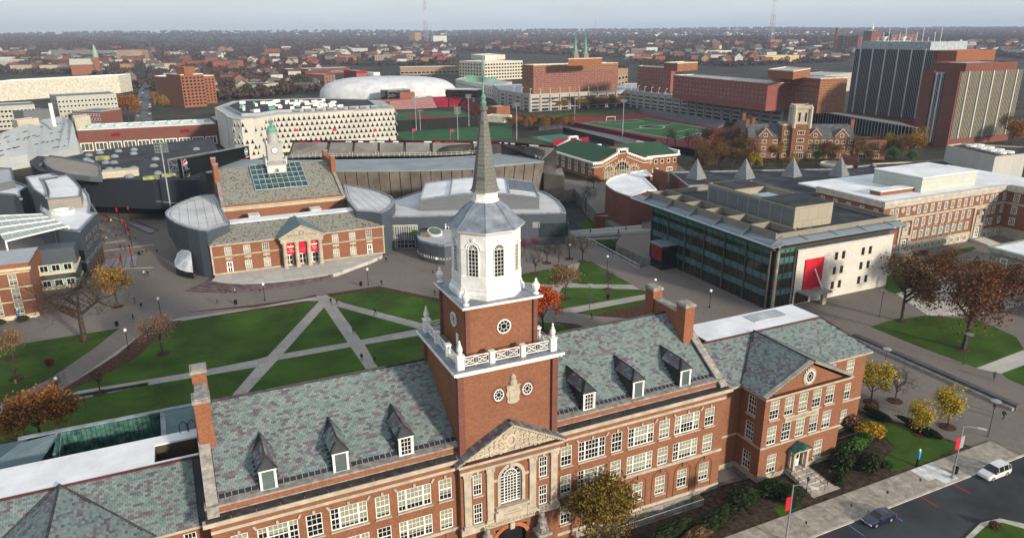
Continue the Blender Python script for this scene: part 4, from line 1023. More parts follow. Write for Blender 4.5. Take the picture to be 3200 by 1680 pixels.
sv=Vector((0,19.7,7.6)).normalized();sn=Vector((0,-sv.z,sv.y));so=Vector((18.3,223.0,15.35))
mb=MB();Wd,Ls=15.5,14.5
for i in range(10):x=Wd*i/9;mb.obox(so+Vector((x-.07,0,0)),(.14,0,0),sv*Ls,sn*.3)
for j in range(6):mb.obox(so+sv*(Ls*j/5-.07)+Vector((-.1,0,0))+sn*.01,(Wd+.2,0,0),sv*.14,sn*.28)
sk=mb.build('skylight_frame',mat('pale_green_metal',(.36,.46,.44),rough=.4),tc_)
TEALG=mat('teal_glass',(.012,.055,.065),rough=.06,var=.5,scale=.35,spec=.8)
pm=MB();pm.obox((0,0,0),(Wd/9-.16,0,0),sv*(Ls/5-.16),sn*.06);pme=pm.mesh('skylight_pane',TEALG)
for i in range(9):
 for j in range(5):
  if 3<=i<=5 and j>=3:continue
  put('skylight_pane',pme,sk,so+Vector((Wd*i/9+.08,0,0))+sv*(Ls*j/5+.08)+sn*.12)
PX,PYY=(20.3,30.7),188.6
mb=MB();mb.box(PX[0]-.3,PX[1]+.3,PYY-.5,YT+.3,7.75,8.9);mb.box(PX[0]-.7,PX[1]+.7,PYY-.9,YT+.3,8.9,9.15)
mb.poly([(PX[0]-.5,PYY-.6,9.15),(PX[1]+.5,PYY-.6,9.15),(TXC,PYY-.6,11.9)])
for sg in (-1,1):
 a=Vector((TXC+sg*5.9,PYY-1.0,9.1));b=Vector((TXC,PYY-1.0,12.05));d_=b-a
 mb.obox(a,d_,(0,.6,0),(0,0,.3)) if sg<0 else mb.obox(b,-d_,(0,.6,0),(0,0,.3))
po=mb.build('portico',STONE,tc_)
cm=MB();cm.lathe(0,0,[(.72,0),(.72,.2),(.62,.3),(.58,.4),(.56,2.5),(.5,6.2),(.58,6.3),(.66,6.4),(.72,6.85)],14);cme=cm.mesh('column',STONE)
for x in (20.9,24.0,27.1,30.1):put('column',cme,po,(x,PYY,.9))
mb=MB();oculus_r=[(TXC+.55*math.cos(t),PYY-.75,10.2+.55*math.sin(t)) for t in [2*math.pi*k/14 for k in range(15)]];mb.path(oculus_r,.12,5)
for sg in (-1,1):
 for k in range(3):cx_=TXC+sg*(1.5+k*.95);r_=.45-k*.08;mb.path([(cx_+r_*math.cos(t),PYY-.7,10.0-k*.12+r_*math.sin(t)) for t in [math.pi+math.pi*j/6 for j in range(7)]],.09,4)
mb.build('pediment_relief',STONED,po)
mb=MB()
for sg in (-1,1):mb.poly([(TXC+sg*6.0,PYY-1.0,9.4),(TXC+sg*6.0,YT+1.0,9.4),(TXC,199.0,12.4),(TXC,PYY-1.0,12.4)][::sg])
mb.build('portico_roof',mat('blue_grey_slate',(.14,.20,.22)),po)
for x in (22.1,25.5,28.9):
 put('door',pane(2.0,3.0,fr=.28,cols=2,rows=2),tc_,(x,YT+.15,.9))
WT=mat('banner_print',(.75,.72,.70),var=.03)
for i,(x,t_) in enumerate(((22.5,'Get\nInvolved'),(25.6,'- - - -\n- - - -'),(28.6,'Thank\nYou'))):
 mb=MB();mb.box(x-1.05,x+1.05,PYY+.45,PYY+.5,4.35,7.35);bn=mb.build('hanging_banner',RED,label='red cloth banner hung in the portico, '+('first from the curved zinc wing' if i==0 else 'middle one of three' if i==1 else 'third, beside the last column pair'),cat='banner',group='portico banners')
 text(t_,.5,'banner_lettering',WT,bn,(x,PYY+.44,5.4),depth=.005)
 if i!=1:
  m_=MB();m_.poly([(x-.9,PYY+.44,6.35),(x,PYY+.44,6.2),(x+.9,PYY+.44,6.35),(x+.9,PYY+.44,6.7),(x,PYY+.44,6.5),(x-.9,PYY+.44,6.7)]);m_.tube((x,PYY+.44,6.5),(x,PYY+.44,7.1),.08,n=6);m_.build('open_book_emblem',WT,bn)
mb=MB()
for x in (12.0,13.4,35.5,38.0):mb.lathe(x,208.0,[(.7,8.7),(.7,9.3),(.5,9.4),(.5,9.9),(.75,10.0),(.75,10.4)],12)
mb.build('roof_vent',STEEL,tc_)
for x in (16.0,33.2):
 mb=MB();mb.box(x-1.5,x+1.5,209,212.5,8.7,11.2);mb.box(x-1.2,x+.6,208.2,209,9.0,10.6);mb.build('air_duct',mat('galvanised',(.55,.56,.52),rough=.4),tc_)
CT=mat('tower_grey_paint',(.42,.42,.39),rough=.7,kind='panel',bw=9,bh=.45,ms=.03)
cx2,cy2=26.0,234.4
mb=MB();mb.box(cx2-2.85,cx2+2.85,cy2-2.9,cy2+2.9,17.5,21.0);ct=mb.build('clock_tower',mat('white_board',(.62,.62,.60),kind='panel',bw=9,bh=.45,ms=.04),tc_)
mb=MB();mb.box(cx2-3.2,cx2+3.2,cy2-3.2,cy2+3.2,21.0,21.35);mb.box(cx2-2.2,cx2+2.2,cy2-2.2,cy2+2.2,21.35,27.3);mb.box(cx2-2.45,cx2+2.45,cy2-2.45,cy2+2.45,27.3,27.7);mb.build('clock_stage',CT,ct)
mb=MB()
for i in range(4):
 a=i*math.pi/2;d=Vector((math.cos(a),math.sin(a),0));n=Vector((d.y,-d.x,0));b0=Vector((cx2,cy2,0))+n*3.0
 for k in range(11):p=b0+d*(-3+.6*k);mb.box(p.x-.07,p.x+.07,p.y-.07,p.y+.07,21.35,22.4)
 mb.obox(b0-d*3.1-n*.12+Vector((0,0,22.4)),d*6.2,n.cross(Vector((0,0,1))).cross(Vector((0,0,1)))*0+Vector((-n.x,-n.y,0))*-.24,(0,0,.18))
 p=b0-d*3;mb.lathe(p.x,p.y,[(.28,21.35),(.28,22.6),(.35,22.7),(.2,23.0),(.3,23.3),(.05,23.8)],8)
 q=Vector((cx2,cy2,0))+n*2.2-d*2.2;mb.lathe(q.x,q.y,[(.2,27.7),(.3,28.2),(.05,28.9)],8)
mb.build('tower_balustrade',mat('pale_grey_paint',(.52,.52,.49)),ct)
mb=MB();mb.lathe(cx2,cy2,[(1.75,27.7),(1.75,28.0),(1.5,28.1),(1.5,30.6),(1.75,30.75),(1.75,30.95)],12);mb.build('tower_drum',CT,ct)
mb=MB();mb.lathe(cx2,cy2,[(1.7,30.95),(1.6,31.6),(1.3,32.2),(.8,32.6),(.45,32.75),(.45,33.6),(.6,33.7),(.35,34.1),(.08,34.3),(.05,36.8)],14);mb.build('tower_dome',COPPER,ct)
mb=MB();mb.path([],.1)
NC=18;fc=[(cx2+.95*math.cos(2*math.pi*k/NC),cy2-2.26,25.5+.95*math.sin(2*math.pi*k/NC)) for k in range(NC)];mb.poly(fc)
ck=mb.build('clock_face',mat('clock_white',(.8,.8,.78)),ct)
mb=MB();mb.path([f for f in fc]+[fc[0]],.07,4);mb.tube((cx2,cy2-2.3,25.5),(cx2+.1,cy2-2.3,24.8),.05,n=4);mb.tube((cx2,cy2-2.3,25.5),(cx2+.5,cy2-2.3,25.3),.06,n=4);mb.build('clock_hands',BLACKMET,ck)
oculus(ct,cx2,cy2-2.9,19.4,.75,.75,'f')
WL=[S2('t2',x,y,12.4) for x,y in ((865,245),(800,262),(700,290),(580,335),(470,322),(330,288),(200,240),(120,190),(75,145))]+[S2('t1',x,y,12.4) for x,y in ((62,1225),(85,1190),(150,1145),(260,1085),(400,1030),(560,992),(680,988),(735,1060),(765,1165),(800,1225))]
WR=[S2('b1',x,y,12.4) for x,y in ((960,737),(1080,745),(1205,757),(1255,735),(1300,705),(1330,665),(1335,635),(1300,598),(1220,562),(1120,530),(1000,505),(900,487),(835,478),(850,560),(880,640))]
for poly,nm_ in ((WL,0),(WR,1)):
 mb=MB();cc=ccw(poly);n_=len(cc)
 lo=[]
 for p in cc:lo.append(.0 if (nm_ or p[0]>-2.2) else min(7.0,(-2.2-p[0])*1.9))
 vwall(mb,cc,lo+[lo[0]],12.4,0,True);mb.flat(cc,12.4,1);rim(mb,cc,12.4,.45,.3,2)
 wz=mb.build('curved_zinc_wing',[METALW,ROOFP,LEAD],tc_)
 g=MB();c0=centre(poly);ins=[(c0[0]+(p[0]-c0[0])*.86,c0[1]+(p[1]-c0[1])*.86,12.42) for p in poly]
 g.path(ins+[ins[0]],.07,4)
 for k in range(-6,7):
  for dx,dy in ((1,0),(0,1)):
   a=(c0[0]+(k*2.2 if dx==0 else -16),c0[1]+(k*2.4 if dx else -20));b=(a[0]+(32 if dx else 0),a[1]+(40 if dy else 0))
   seg=[]
   for j in range(41):
    q=lerp(a,b,j/40);ins_=False;m_=len(cc)
    for i in range(m_):
     p1,p2=ins[i],ins[(i+1)%m_]
     if (p1[1]>q[1])!=(p2[1]>q[1]) and q[0]<(p2[0]-p1[0])*(q[1]-p1[1])/(p2[1]-p1[1])+p1[0]:ins_=not ins_
    if ins_:seg.append(q)
   if len(seg)>1:g.obox((seg[0][0],seg[0][1],12.405),(seg[-1][0]-seg[0][0]+(.06 if dy else 0),seg[-1][1]-seg[0][1]+(.06 if dx else 0),0) if False else (max(seg[-1][0]-seg[0][0],.06),0,0),(0,max(seg[-1][1]-seg[0][1],.06),0),(0,0,.02))
 g.build('deck_joint',DARKMET,wz)
cg=MB();tp=[S2('t2',x,y,z)+(z,) for x,y,z in ((300,525,6.2),(215,600,4.6),(178,700,3.0),(190,770,2.2),(240,800,1.9),(320,830,1.7),(412,840,1.7),(385,590,6.2))]
cg.poly(tp);gl=cg.build('sloping_glazing',mat('white_frit_glass',(.55,.58,.62),rough=.3,spec=.5),tc_)
mb=MB()
for k in range(1,6):a,b=lerp(tp[0],tp[7],k/6),lerp(tp[3],tp[6],k/6);mb.tube(a,b,.06,n=4)
for k in range(1,8):a,b=lerp(tp[0],tp[3],k/8),lerp(tp[7],tp[6],k/8);mb.tube(a,b,.05,n=4)
mb.build('glazing_bar',STEEL,gl)
mb=MB();vwall(mb,[p[:2] for p in tp[2:7]],0,[p[2] for p in tp[2:7]]);mb.build('curved_base_wall',GLASS,tc_)
TER=[S2('t2',x,y,.9) for x,y in ((690,890),(640,942),(800,962),(1000,974),(1200,970),(1400,955),(1600,935),(1800,910),(2000,880),(2200,845))]+[S2('b1',x,y,.9) for x,y in ((960,1260),(1100,1210),(1210,1160))]+[(48.0,192.5),(3.0,192.5)]
sheet('terrace_pavement',TER,.9,CONCL,.9)
stp=thing('curved_steps','wide curved flight of dark brick steps below the portico terrace','steps',(20,180,0))
for k in range(9):
 t=k/8;mb=MB()
 inn=[(630,945),(800,965),(1000,977),(1200,973),(1400,958),(1600,938),(1800,913),(2000,883),(2150,858)]
 outp=[(285,1070),(480,1085),(750,1092),(1000,1083),(1200,1065),(1400,1045),(1600,1018),(1800,985),(2000,945)]
 e0=[S2('t2',*lerp(a,b,max(0,t-.125)),.82-.1*k) for a,b in zip(inn,outp)];e1=[S2('t2',*lerp(a,b,t),.82-.1*k) for a,b in zip(inn,outp)]
 if k==0:e0=[(p[0],p[1]+.4) for p in e0]
 mb.prism(e0+e1[::-1],0,.82-.1*k+.004*(k%2));mb.build('step',mat('step_brick_a',(.15,.11,.12),var=.2) if k%2 else mat('step_brick_b',(.105,.075,.085),var=.2),stp)
for i_,(a,b) in enumerate((((1600,910),(1605,985)),((1780,890),(1800,965)),((1945,865),(1975,945)),((2110,835),(2145,910)))):
 p,q=S2('t2',a[0],a[1]+25,.9),S2('t2',b[0],b[1],.05);railing([(p[0],p[1],.9),(q[0],q[1],.05)],.95,1.3,'step_handrail','thin metal handrail on the curved steps, %s from the zinc wing with the glazing'%('first','second','third','fourth')[i_])
 #  zinc hall with vaulted white roof
zh=thing('zinc_clad_hall','dark zinc clad hall with arched white roof behind the white lantern','hall',(78,190,0))
ZF=[S2('r2',75,785,9.4),S2('r2',1790,745,9.4)]
ZP=ZF+[S2('r2',x,y,9.4) for x,y in ((1770,695),(1720,630),(1640,575),(1560,535),(1500,515))]+[(96,222),(70,226),(52,212)]
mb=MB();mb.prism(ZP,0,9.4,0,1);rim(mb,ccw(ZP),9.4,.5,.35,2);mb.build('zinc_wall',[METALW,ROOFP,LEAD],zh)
fe=[(355,615,12.7),(450,585,13.2),(600,548,13.9),(750,528,14.2),(900,520,14.3),(1100,525,14.2),(1280,545,13.7),(1430,573,13.1),(1525,600,12.5)]
b0,b1=S2('r2',355,720,9.4),S2('r2',1525,700,9.4);dv=Vector((b1[0]-b0[0],b1[1]-b0[1],0));nv=Vector((-dv.y,dv.x,0)).normalized();D=24.0
F=[];B=[]
for i,(x,y,z) in enumerate(fe):
 t=i/(len(fe)-1);p=Vector((b0[0],b0[1],0))+dv*t;F.append((p.x,p.y,12.6+1.8*math.sin(math.pi*t)));q=p+nv*D;B.append((q.x,q.y,12.6+1.8*math.sin(math.pi*t)))
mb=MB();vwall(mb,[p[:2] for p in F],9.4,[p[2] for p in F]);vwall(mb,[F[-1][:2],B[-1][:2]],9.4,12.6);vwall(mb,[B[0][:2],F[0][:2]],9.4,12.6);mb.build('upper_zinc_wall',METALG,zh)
for i in range(len(F)-1):
 mb=MB();mb.poly([F[i],F[i+1],B[i+1],B[i]]);mb.poly([(F[i][0],F[i][1],F[i][2]+.0),F[i+1],(F[i+1][0],F[i+1][1],F[i+1][2]+.25),(F[i][0],F[i][1],F[i][2]+.25)]);mb.build('roof_panel',ROOFW if i<6 else ROOFP,zh)
mb=MB()
for i in (0,2,6,8):mb.tube((F[i][0],F[i][1],F[i][2]+.15),(B[i][0],B[i][1],B[i][2]+.15),.28,n=6)
mb.path([(p[0],p[1],p[2]+.2) for p in F],.2,5);mb.path([(p[0],p[1],p[2]+.2) for p in B],.2,5);mb.build('roof_edge',LEAD,zh)
q0,q1=Vector(F[6]),Vector(F[8])
for k in range(4):
 p=lerp(F[6],B[6],.35+.16*k);q=lerp(F[8],B[8],.35+.16*k);mb=MB();mb.obox((p[0],p[1],p[2]+.1),Vector(q)-Vector(p),nv*2.9,(0,0,.12));mb.build('roof_louvre',mat('dark_roof_glass',(.05,.07,.09),rough=.2),zh)
fd_=Vector((ZF[1][0]-ZF[0][0],ZF[1][1]-ZF[0][1],0));fL=fd_.length
def on_z(x,y):
 d=ray(*uv('r2',x,y));a=Vector((ZF[0][0],ZF[0][1],0));n=Vector((fd_.y,-fd_.x,0)).normalized();t=n.dot(a)/n.dot(Vector((d.x,d.y,0)))
 p=Vector((d.x*t,d.y*t,CAMH+d.z*t));return p,(p-Vector((a.x,a.y,p.z))).length/fL
gz=[on_z(80,860),on_z(340,1095)]
W_=(gz[1][1]-gz[0][1])*fL;zt=gz[0][0].z
wins(zh,ZF[0],ZF[1],[(gz[0][1]+gz[1][1])/2],[.3],W_,zt-.3,name='grid_window',fr=.22,cols=11,rows=11,off=.1,fm=mat('pale_mullion',(.6,.62,.58)))
gz=[on_z(140,990),on_z(300,1095)];wins(zh,ZF[0],ZF[1],[(gz[0][1]+gz[1][1])/2],[.1],5.6,2.9,name='entrance_doors',fr=.35,cols=5,rows=2,off=.4,fm=STEEL)
g_=on_z(655,890);wins(zh,ZF[0],ZF[1],[g_[1]],[g_[0].z-1.2],3.2,2.6,fr=.3,cols=3,rows=3,off=.08)
g_=on_z(1495,860);wins(zh,ZF[0],ZF[1],[g_[1]],[g_[0].z-.8],2.2,1.8,name='panel',fr=0,gm=STEEL,off=.06)
g_=on_z(1665,895);wins(zh,ZF[0],ZF[1],[g_[1]],[2.2],9.0,4.6,name='recess_panel',fr=.2,gm=mat('shadowed_recess',(.03,.045,.045),rough=.4),fm=METALW,off=.06)  # flat dark panel, the shadow of the recess is in its colour
DR=[S2('r2',x,y,0) for x,y in ((330,1110),(332,1160),(350,1195),(400,1215),(470,1232),(540,1245),(600,1252),(660,1240),(700,1222),(760,1215),(860,1190))]+[(75,187),(58,193)]
mb=MB();mb.prism(DR,0,5.2,0,1);rim(mb,ccw(DR),5.2,.3,.55,2);mb.build('curved_drum',[METALW,ROOFG,LEAD],zh)
mb=MB();vwall(mb,[(p[0]-.06,p[1]-.06) for p in DR[1:9]],1.35,2.0);mb.build('drum_window_band',GLASS,zh)
dl=DR[1:9];mb=MB()
for a,b in zip(dl,dl[1:]):
 for k in range(4):p=lerp(a,b,k/4);mb.box(p[0]-.12,p[0]-.03,p[1]-.14,p[1]-.03,1.3,2.05)
mb.build('drum_mullion',WHITE,zh)
oc=S2('r2',500,925,6.2);mb=MB();N_=20
for r0,r1,z0,z1,mm in ((2.1,1.9,5.25,6.6,0),):
 for k in range(N_):
  t0,t1=2*math.pi*k/N_,2*math.pi*(k+1)/N_;q=lambda r,t,z,s=1:(oc[0]+r*math.cos(t),oc[1]+r*1.15*math.sin(t),z+(r*math.sin(t))*.3*s)
  mb.poly([q(2.1,t0,5.3,0),q(2.1,t1,5.3,0),q(2.1,t1,6.4),q(2.1,t0,6.4)]);mb.poly([q(2.1,t0,6.4),q(2.1,t1,6.4),q(1.75,t1,6.45),q(1.75,t0,6.45)])
ok_=mb.build('oval_rooflight',mat('pale_mullion',(.6,.62,.58)),zh)
mb=MB();mb.poly([(oc[0]+1.8*math.cos(t),oc[1]+2.07*math.sin(t),6.4+1.8*math.sin(t)*.3) for t in [2*math.pi*k/N_ for k in range(N_)]]);mb.build('rooflight_glass',mat('green_tint_glass',(.10,.14,.12),rough=.15),ok_)
#  stadium stand
st=thing('stadium_stand','grey stadium stand with metal bench rows, flat concourse roof and ribbed cladding','stand',(85,260,0))
CLAD=mat('bronze_grey_cladding',(.20,.175,.15),var=.2,scale=.2,rough=.5,metal=.2)
RT=[S2('r4',690,490,13.5),S2('r4',1300,490,13.5),S2('r4',2000,482,13.5),S2('r4',2560,462,13.5),S2('r2',1090,280,13.5),S2('r2',1575,235,13.5)]
RB=[S2('t1',400,600,13.5)]+[S2('t1',420,540,13.5)]+[S2('r4',x,y,13.5) for x,y in ((75,350),(600,345),(1300,335),(2000,322),(2560,290))]+[S2('r2',1220,155,13.5),S2('r2',1560,222,13.5)]
mb=MB();rp_=[S2('t1',400,705,13.5),S2('t1',640,705,13.5)]+RT+RB[::-1][:-1];mb.flat(rp_,13.5,0);rim(mb,ccw(rp_),13.2,.3,.45,0);mb.build('concourse_roof',mat('grey_blue_membrane',(.27,.31,.34),kind='stain'),st)
lean=3.2
tp_=[S2('t1',640,705,13.3)]+[(p[0],p[1]) for p in RT]
for a,b in zip(tp_,tp_[1:]):
 L_=math.hypot(b[0]-a[0],b[1]-a[1]);n_=max(1,int(L_/3.6));nn_=Vector((-(b[1]-a[1]),b[0]-a[0],0)).normalized()*lean
 for k in range(n_):
  p,q=lerp(a,b,(k+.04)/n_),lerp(a,b,(k+.96)/n_);mb=MB();mb.poly([(p[0]+nn_.x,p[1]+nn_.y,0),(q[0]+nn_.x,q[1]+nn_.y,0),(q[0],q[1],13.3),(p[0],p[1],13.3)]);mb.poly([(q[0]+nn_.x,q[1]+nn_.y,0),(q[0]+nn_.x*1.1,q[1]+nn_.y*1.1,0),(q[0]+nn_.x*.1,q[1]+nn_.y*.1,13.3),(q[0],q[1],13.3)])
  mb.build('clad_panel',CLAD,st)
 mb=MB();mb.poly([(a[0]+nn_.x*1.1,a[1]+nn_.y*1.1,0),(b[0]+nn_.x*1.1,b[1]+nn_.y*1.1,0),(b[0]+nn_.x*.1,b[1]+nn_.y*.1,13.3),(a[0]+nn_.x*.1,a[1]+nn_.y*.1,13.3)]);mb.build('back_wall',BLACKMET,st)
mb=MB();mb.prism([RT[-1],RB[-1],(135,246),(128,231)],0,9,0);mb.build('end_block',CLAD,st)
nb,nr=16,15
bb=[S2('r4',75,320,13.6)]+[S2('r4',x,y,13.6) for x,y in ((600,300),(1300,292),(2000,285),(2560,262))]+[S2('r2',1220,150,13.6),S2('r2',1560,222,13.6)]
bt=[S2('r4',145,108,17.6)]+[S2('r4',x,y,17.6) for x,y in ((640,108),(1300,110),(2000,112),(2560,118))]+[S2('r2',1150,60,17.6),S2('r2',1695,105,17.6)]
BEN=mat('aluminium_bench',(.40,.385,.36),rough=.5,var=.25,scale=.08);DK=mat('stand_deck',(.055,.05,.048),var=.4,scale=.1)
mb=MB()
for i in range(len(bb)-1):mb.poly([bb[i]+(13.4,),bb[i+1]+(13.4,),bt[i+1]+(17.4,),bt[i]+(17.4,)]);mb.poly([bt[i]+(17.4,),bt[i+1]+(17.4,),bt[i+1]+(0,),bt[i]+(0,)])
mb.poly([bb[0]+(0,),bb[0]+(13.4,),bt[0]+(17.4,),bt[0]+(0,)]);mb.poly([bb[-1]+(0,),bt[-1]+(0,),bt[-1]+(17.4,),bb[-1]+(13.4,)])
mb.build('seating_deck',DK,st)
for i in range(len(bb)-1):
 for r_ in range(nr):
  t=(r_+.4)/nr;p=Vector(lerp(bb[i],bt[i],t)+(13.4+4*t,));q=Vector(lerp(bb[i+1],bt[i+1],t)+(13.4+4*t,));d=q-p;n=Vector((-d.y,d.x,0)).normalized()
  sg=int(d.length/9) or 1
  for k in range(sg):
   mb=MB();mb.obox(p+d*((k+.05)/sg)+Vector((0,0,.25)),d*(.9/sg),n*.75,(0,0,.12));mb.build('bench_row',BEN,st)
mb=MB()
for i in range(len(bb)-1):
 a,b=bb[i],bb[i+1];n_=int(math.hypot(b[0]-a[0],b[1]-a[1])/2)
 for k in range(n_):p=lerp(a,b,k/n_);mb.box(p[0]-.06,p[0]+.06,p[1]-.06,p[1]+.06,13.4,14.7)
 for z in (14.0,14.7):mb.tube(a+(z,),b+(z,),.07,n=4)
 for k in range(1,int(n_/5)+1):
  p=lerp(a,b,k*5/(n_+.01)) if n_ else a;mb.box(p[0]-.7,p[0]-.5,p[1]+1.5,p[1]+4.0,13.6,15.0);mb.box(p[0]+.5,p[0]+.7,p[1]+1.5,p[1]+4.0,13.6,15.0)
mb.build('front_rail',mat('galvanised',(.55,.56,.52)),st)
BN=mat('stand_ribbon',(.05,.008,.015),var=.5,scale=.05);mb=MB();vwall(mb,[lerp(a,a,0) for a in bt],17.4,18.5);mb.build('ribbon_board',BN,st)
for k in range(26):
 i=k%(len(bt)-1);p=lerp(bt[i],bt[i+1],rnd.random());d=Vector((bt[i+1][0]-bt[i][0],bt[i+1][1]-bt[i][1],0)).normalized()*rnd.uniform(1.5,3.5)
 mb=MB();mb.obox((p[0],p[1]-.05,17.7),d,(0,-.04,0),(0,0,.5));mb.build('ribbon_panel',WHITE if k%3 else RED,st)
for k,(x,y) in enumerate(((700,0),(1240,10),(1765,5),(190,5),(2270,15))):
 p=S2('r4',x,y+95,17.5);fl=thing('flag_pole','small red flag on stadium rim, '+('in front of the white patterned arena','at the middle of the arena facade','before the baseball outfield','near the clock dome','beside the spire')[k],'flag',(p[0],p[1],17.4),'stadium rim flags')
 mb=MB();mb.tube((0,0,0),(0,0,5.5),.06,n=5);sub('pole',mb.mesh('pole',STEEL),fl);mb=MB();mb.poly([(0,0,5.4),(0,0,4.2),(1.5,-.3,4.4),(1.4,-.2,5.3)]);mb.poly([(0,.02,5.4),(1.4,-.18,5.3),(1.5,-.28,4.4),(0,.02,4.2)]);sub('cloth',mb.mesh('cloth',RED),fl)
sb=thing('scoreboard','black wedge shaped scoreboard back with round sponsor logos beside the dark roof','scoreboard',(10,285,13))
a_,b_=Vector(S2('t1',300,780,14)),Vector(S2('t1',1120,530,13));BLK=mat('screen_black',(.008,.008,.009),rough=.35)
mb=MB();n2=Vector((-(b_-a_).y,(b_-a_).x)).normalized()*1.4
q=[(a_.x,a_.y,13.4),(b_.x,b_.y,12.2),(b_.x,b_.y,17.6),(a_.x,a_.y,20.3)];mb.poly(q);q2=[(x+n2 .x,y+n2 .y,z) for x,y,z in q];mb.poly(q2[::-1])
for i in range(4):mb.poly([q[i],q2[i],q2[(i+1)%4],q[(i+1)%4]])
mb.build('board',BLK,sb)
mb=MB();c1=Vector((a_.x-4.2,a_.y+4.5,0))
for z in (13.0,14.8,16.6,18.4,20.2):mb.tube((c1 .x,c1 .y,z-.5),(a_.x,a_.y,z),.12,n=4)
for z in (13.0,16.6):mb.tube((c1 .x,c1 .y,z-.5),(a_.x,a_.y,z+3.5),.08,n=4);mb.tube((a_.x,a_.y,z-.5),(c1 .x,c1 .y,z+3.2),.08,n=4)
mb.tube((c1 .x,c1 .y,12),(c1 .x,c1 .y,19.8),.15,n=4);mb.tube((a_.x,a_.y,12),(a_.x,a_.y,20.4),.15,n=4);mb.tube((c1 .x,c1 .y,19.8),(b_.x,b_.y,17.8),.2,n=5)
mb.build('lattice_frame',STEEL,sb)
ud=(b_-a_).normalized();ud3=Vector((ud.x,ud.y,0));nd3=Vector((ud.y,-ud.x,0))
def disc(par,c,r,m,a0=0,a1=2*math.pi,off=.06,name='logo',flat=1.0):
 mb=MB();mb.poly([c+ud3*(r*math.cos(a0+(a1-a0)*k/20))+Vector((0,0,flat*r*math.sin(a0+(a1-a0)*k/20)))+nd3*off for k in range(20 if a1-a0>6 else 21)]);return mb.build(name,m,par)
cP=Vector((a_.x,a_.y,18.7))+ud3*1.8
disc(sb,cP,1.25,mat('logo_white',(.8,.8,.8),var=.02));disc(sb,cP,1.15,mat('logo_red',(.55,.02,.03),var=.02),R(20),R(200),.09);disc(sb,cP,1.15,mat('logo_blue',(.02,.09,.40),var=.02),R(205),R(350),.09)
ang=math.atan2(ud.y,ud.x)
for t_,z,x,s_ in (('pepsi',17.0,1.9,.85),('f',15.9,1.9,.9),('PNC',14.0,2.6,1.15)):text(t_,s_,'sponsor_lettering',WT,sb,tuple(Vector((a_.x,a_.y,z))+ud3*x+nd3*.06),ang,depth=.01)
disc(sb,Vector((a_.x,a_.y,14.0))+ud3*.9,.45,mat('logo_orange_red',(.6,.08,.03),var=.02))
for z in (16.4,14.9):mb=MB();mb.obox(Vector((a_.x,a_.y,z))+ud3*.1+nd3*.02,ud3*3.8,nd3*-.04,(0,0,.06));mb.build('divider',WT,sb)
cK=Vector((b_.x,b_.y,15.9))-ud3*2.6
disc(sb,cK,1.35,mat('logo_white',(.8,.8,.8)));disc(sb,cK,1.2,mat('logo_sky_blue',(.05,.25,.45),var=.02),off=.09);mb=MB();mb.obox(cK-ud3*.9+nd3*.1+Vector((0,0,-.25)),ud3*1.8,nd3*.02,(0,0,.5));mb.build('logo_bar',WT,sb)
mb=MB();mb.obox(Vector((b_.x,b_.y,13.3))-ud3*4.2+nd3*.05,ud3*3.9,nd3*.02,(0,0,1.0));mb.build('sponsor_strip',mat('strip_maroon',(.25,.02,.03)),sb);text('Health',.8,'sponsor_lettering',WT,sb,tuple(Vector((b_.x,b_.y,13.8))-ud3*2.2+nd3*.09),ang,depth=.01)
#  buildings left of the student centre
TAUPE=mat('taupe_render',(.27,.245,.215),var=.12,scale=.3);BEIGE=mat('beige_panel',(.50,.45,.36),kind='panel',bw=3,bh=3,ms=.04)
MULL=mat('pale_mullion',(.6,.62,.58))
def mass(par,name,poly,z0,z1,wall,roof,rimm=None,rw=.4,rh=.5):
 mb=MB();c=ccw(poly);mb.prism(c,z0,z1,0,1);rim(mb,c,z1,rw,rh,2);return mb.build(name,[wall,roof,rimm or wall],par)
zb=thing('zinc_student_building','angular zinc building with white roofs leaning over the plaza','building',(-28,212,0))
M_=SP('l1',13,[(990,895),(1200,672),(1115,664),(1135,560),(1110,450),(1050,370),(700,480),(520,515),(500,640),(640,760),(720,868)])
mass(zb,'main_block',M_,0,13,METALW,ROOFW,LEAD)
pen=SP('l1',16,[(590,500),(1005,465),(1015,360),(960,290),(860,195),(510,240),(560,300),(600,400)]);mass(zb,'penthouse',pen,13,16,TAUPE,ROOFW,METALG)
mass(zb,'back_block',SP('l1',16.5,[(320,225),(420,380),(560,470),(585,480),(590,400),(555,300),(505,240),(720,205),(640,180)]),0,16.5,METALW,ROOFW,LEAD)
mass(zb,'low_block',SP('l1',12,[(-40,420),(180,440),(265,495),(250,400),(345,340),(200,280),(-40,250)]),0,12,METALW,ROOFW,LEAD)
mass(zb,'rear_block',SP('l1',14,[(-40,105),(150,115),(185,270),(-40,320)]),0,14,METALG,ROOFG)
for w0,h0,u_ in ((6.0,1.6,[.5]),):
 a,b=M_[10],M_[0]
 wins(zb,a,b,[.3,.72],[2.2,5.6],4.4,2.6,fr=.12,cols=4,rows=2,fm=BLACKMET,off=.05)
 a,b=M_[0],M_[1];wins(zb,a,b,fr_(4),[4.4],3.0,1.0,fr=.1,cols=2,fm=STEEL,off=.05);wins(zb,a,b,[.35,.75],[7.4,9.6],4.6,.9,fr=.1,cols=3,fm=STEEL,off=.05)
 wins(zb,a,b,fr_(7),[.2],.9,3.2,name='brick_pier',fr=0,gm=BRICKO,off=.25)
mb=MB();c_=S2('l1',770,660,13.1)
ring_=[(c_[0]+r_*math.cos(t),c_[1]+1.2*r_*math.sin(t)) for t,r_ in zip([2*math.pi*k/12 for k in range(12)],[3.2,3.0,2.6,2.4,2.6,2.9,3.1,2.7,2.5,2.8,3.0,3.3])]
rim(mb,ring_,13.05,.9,1.1);mb.build('white_roof_sculpture',WHITE,zb)
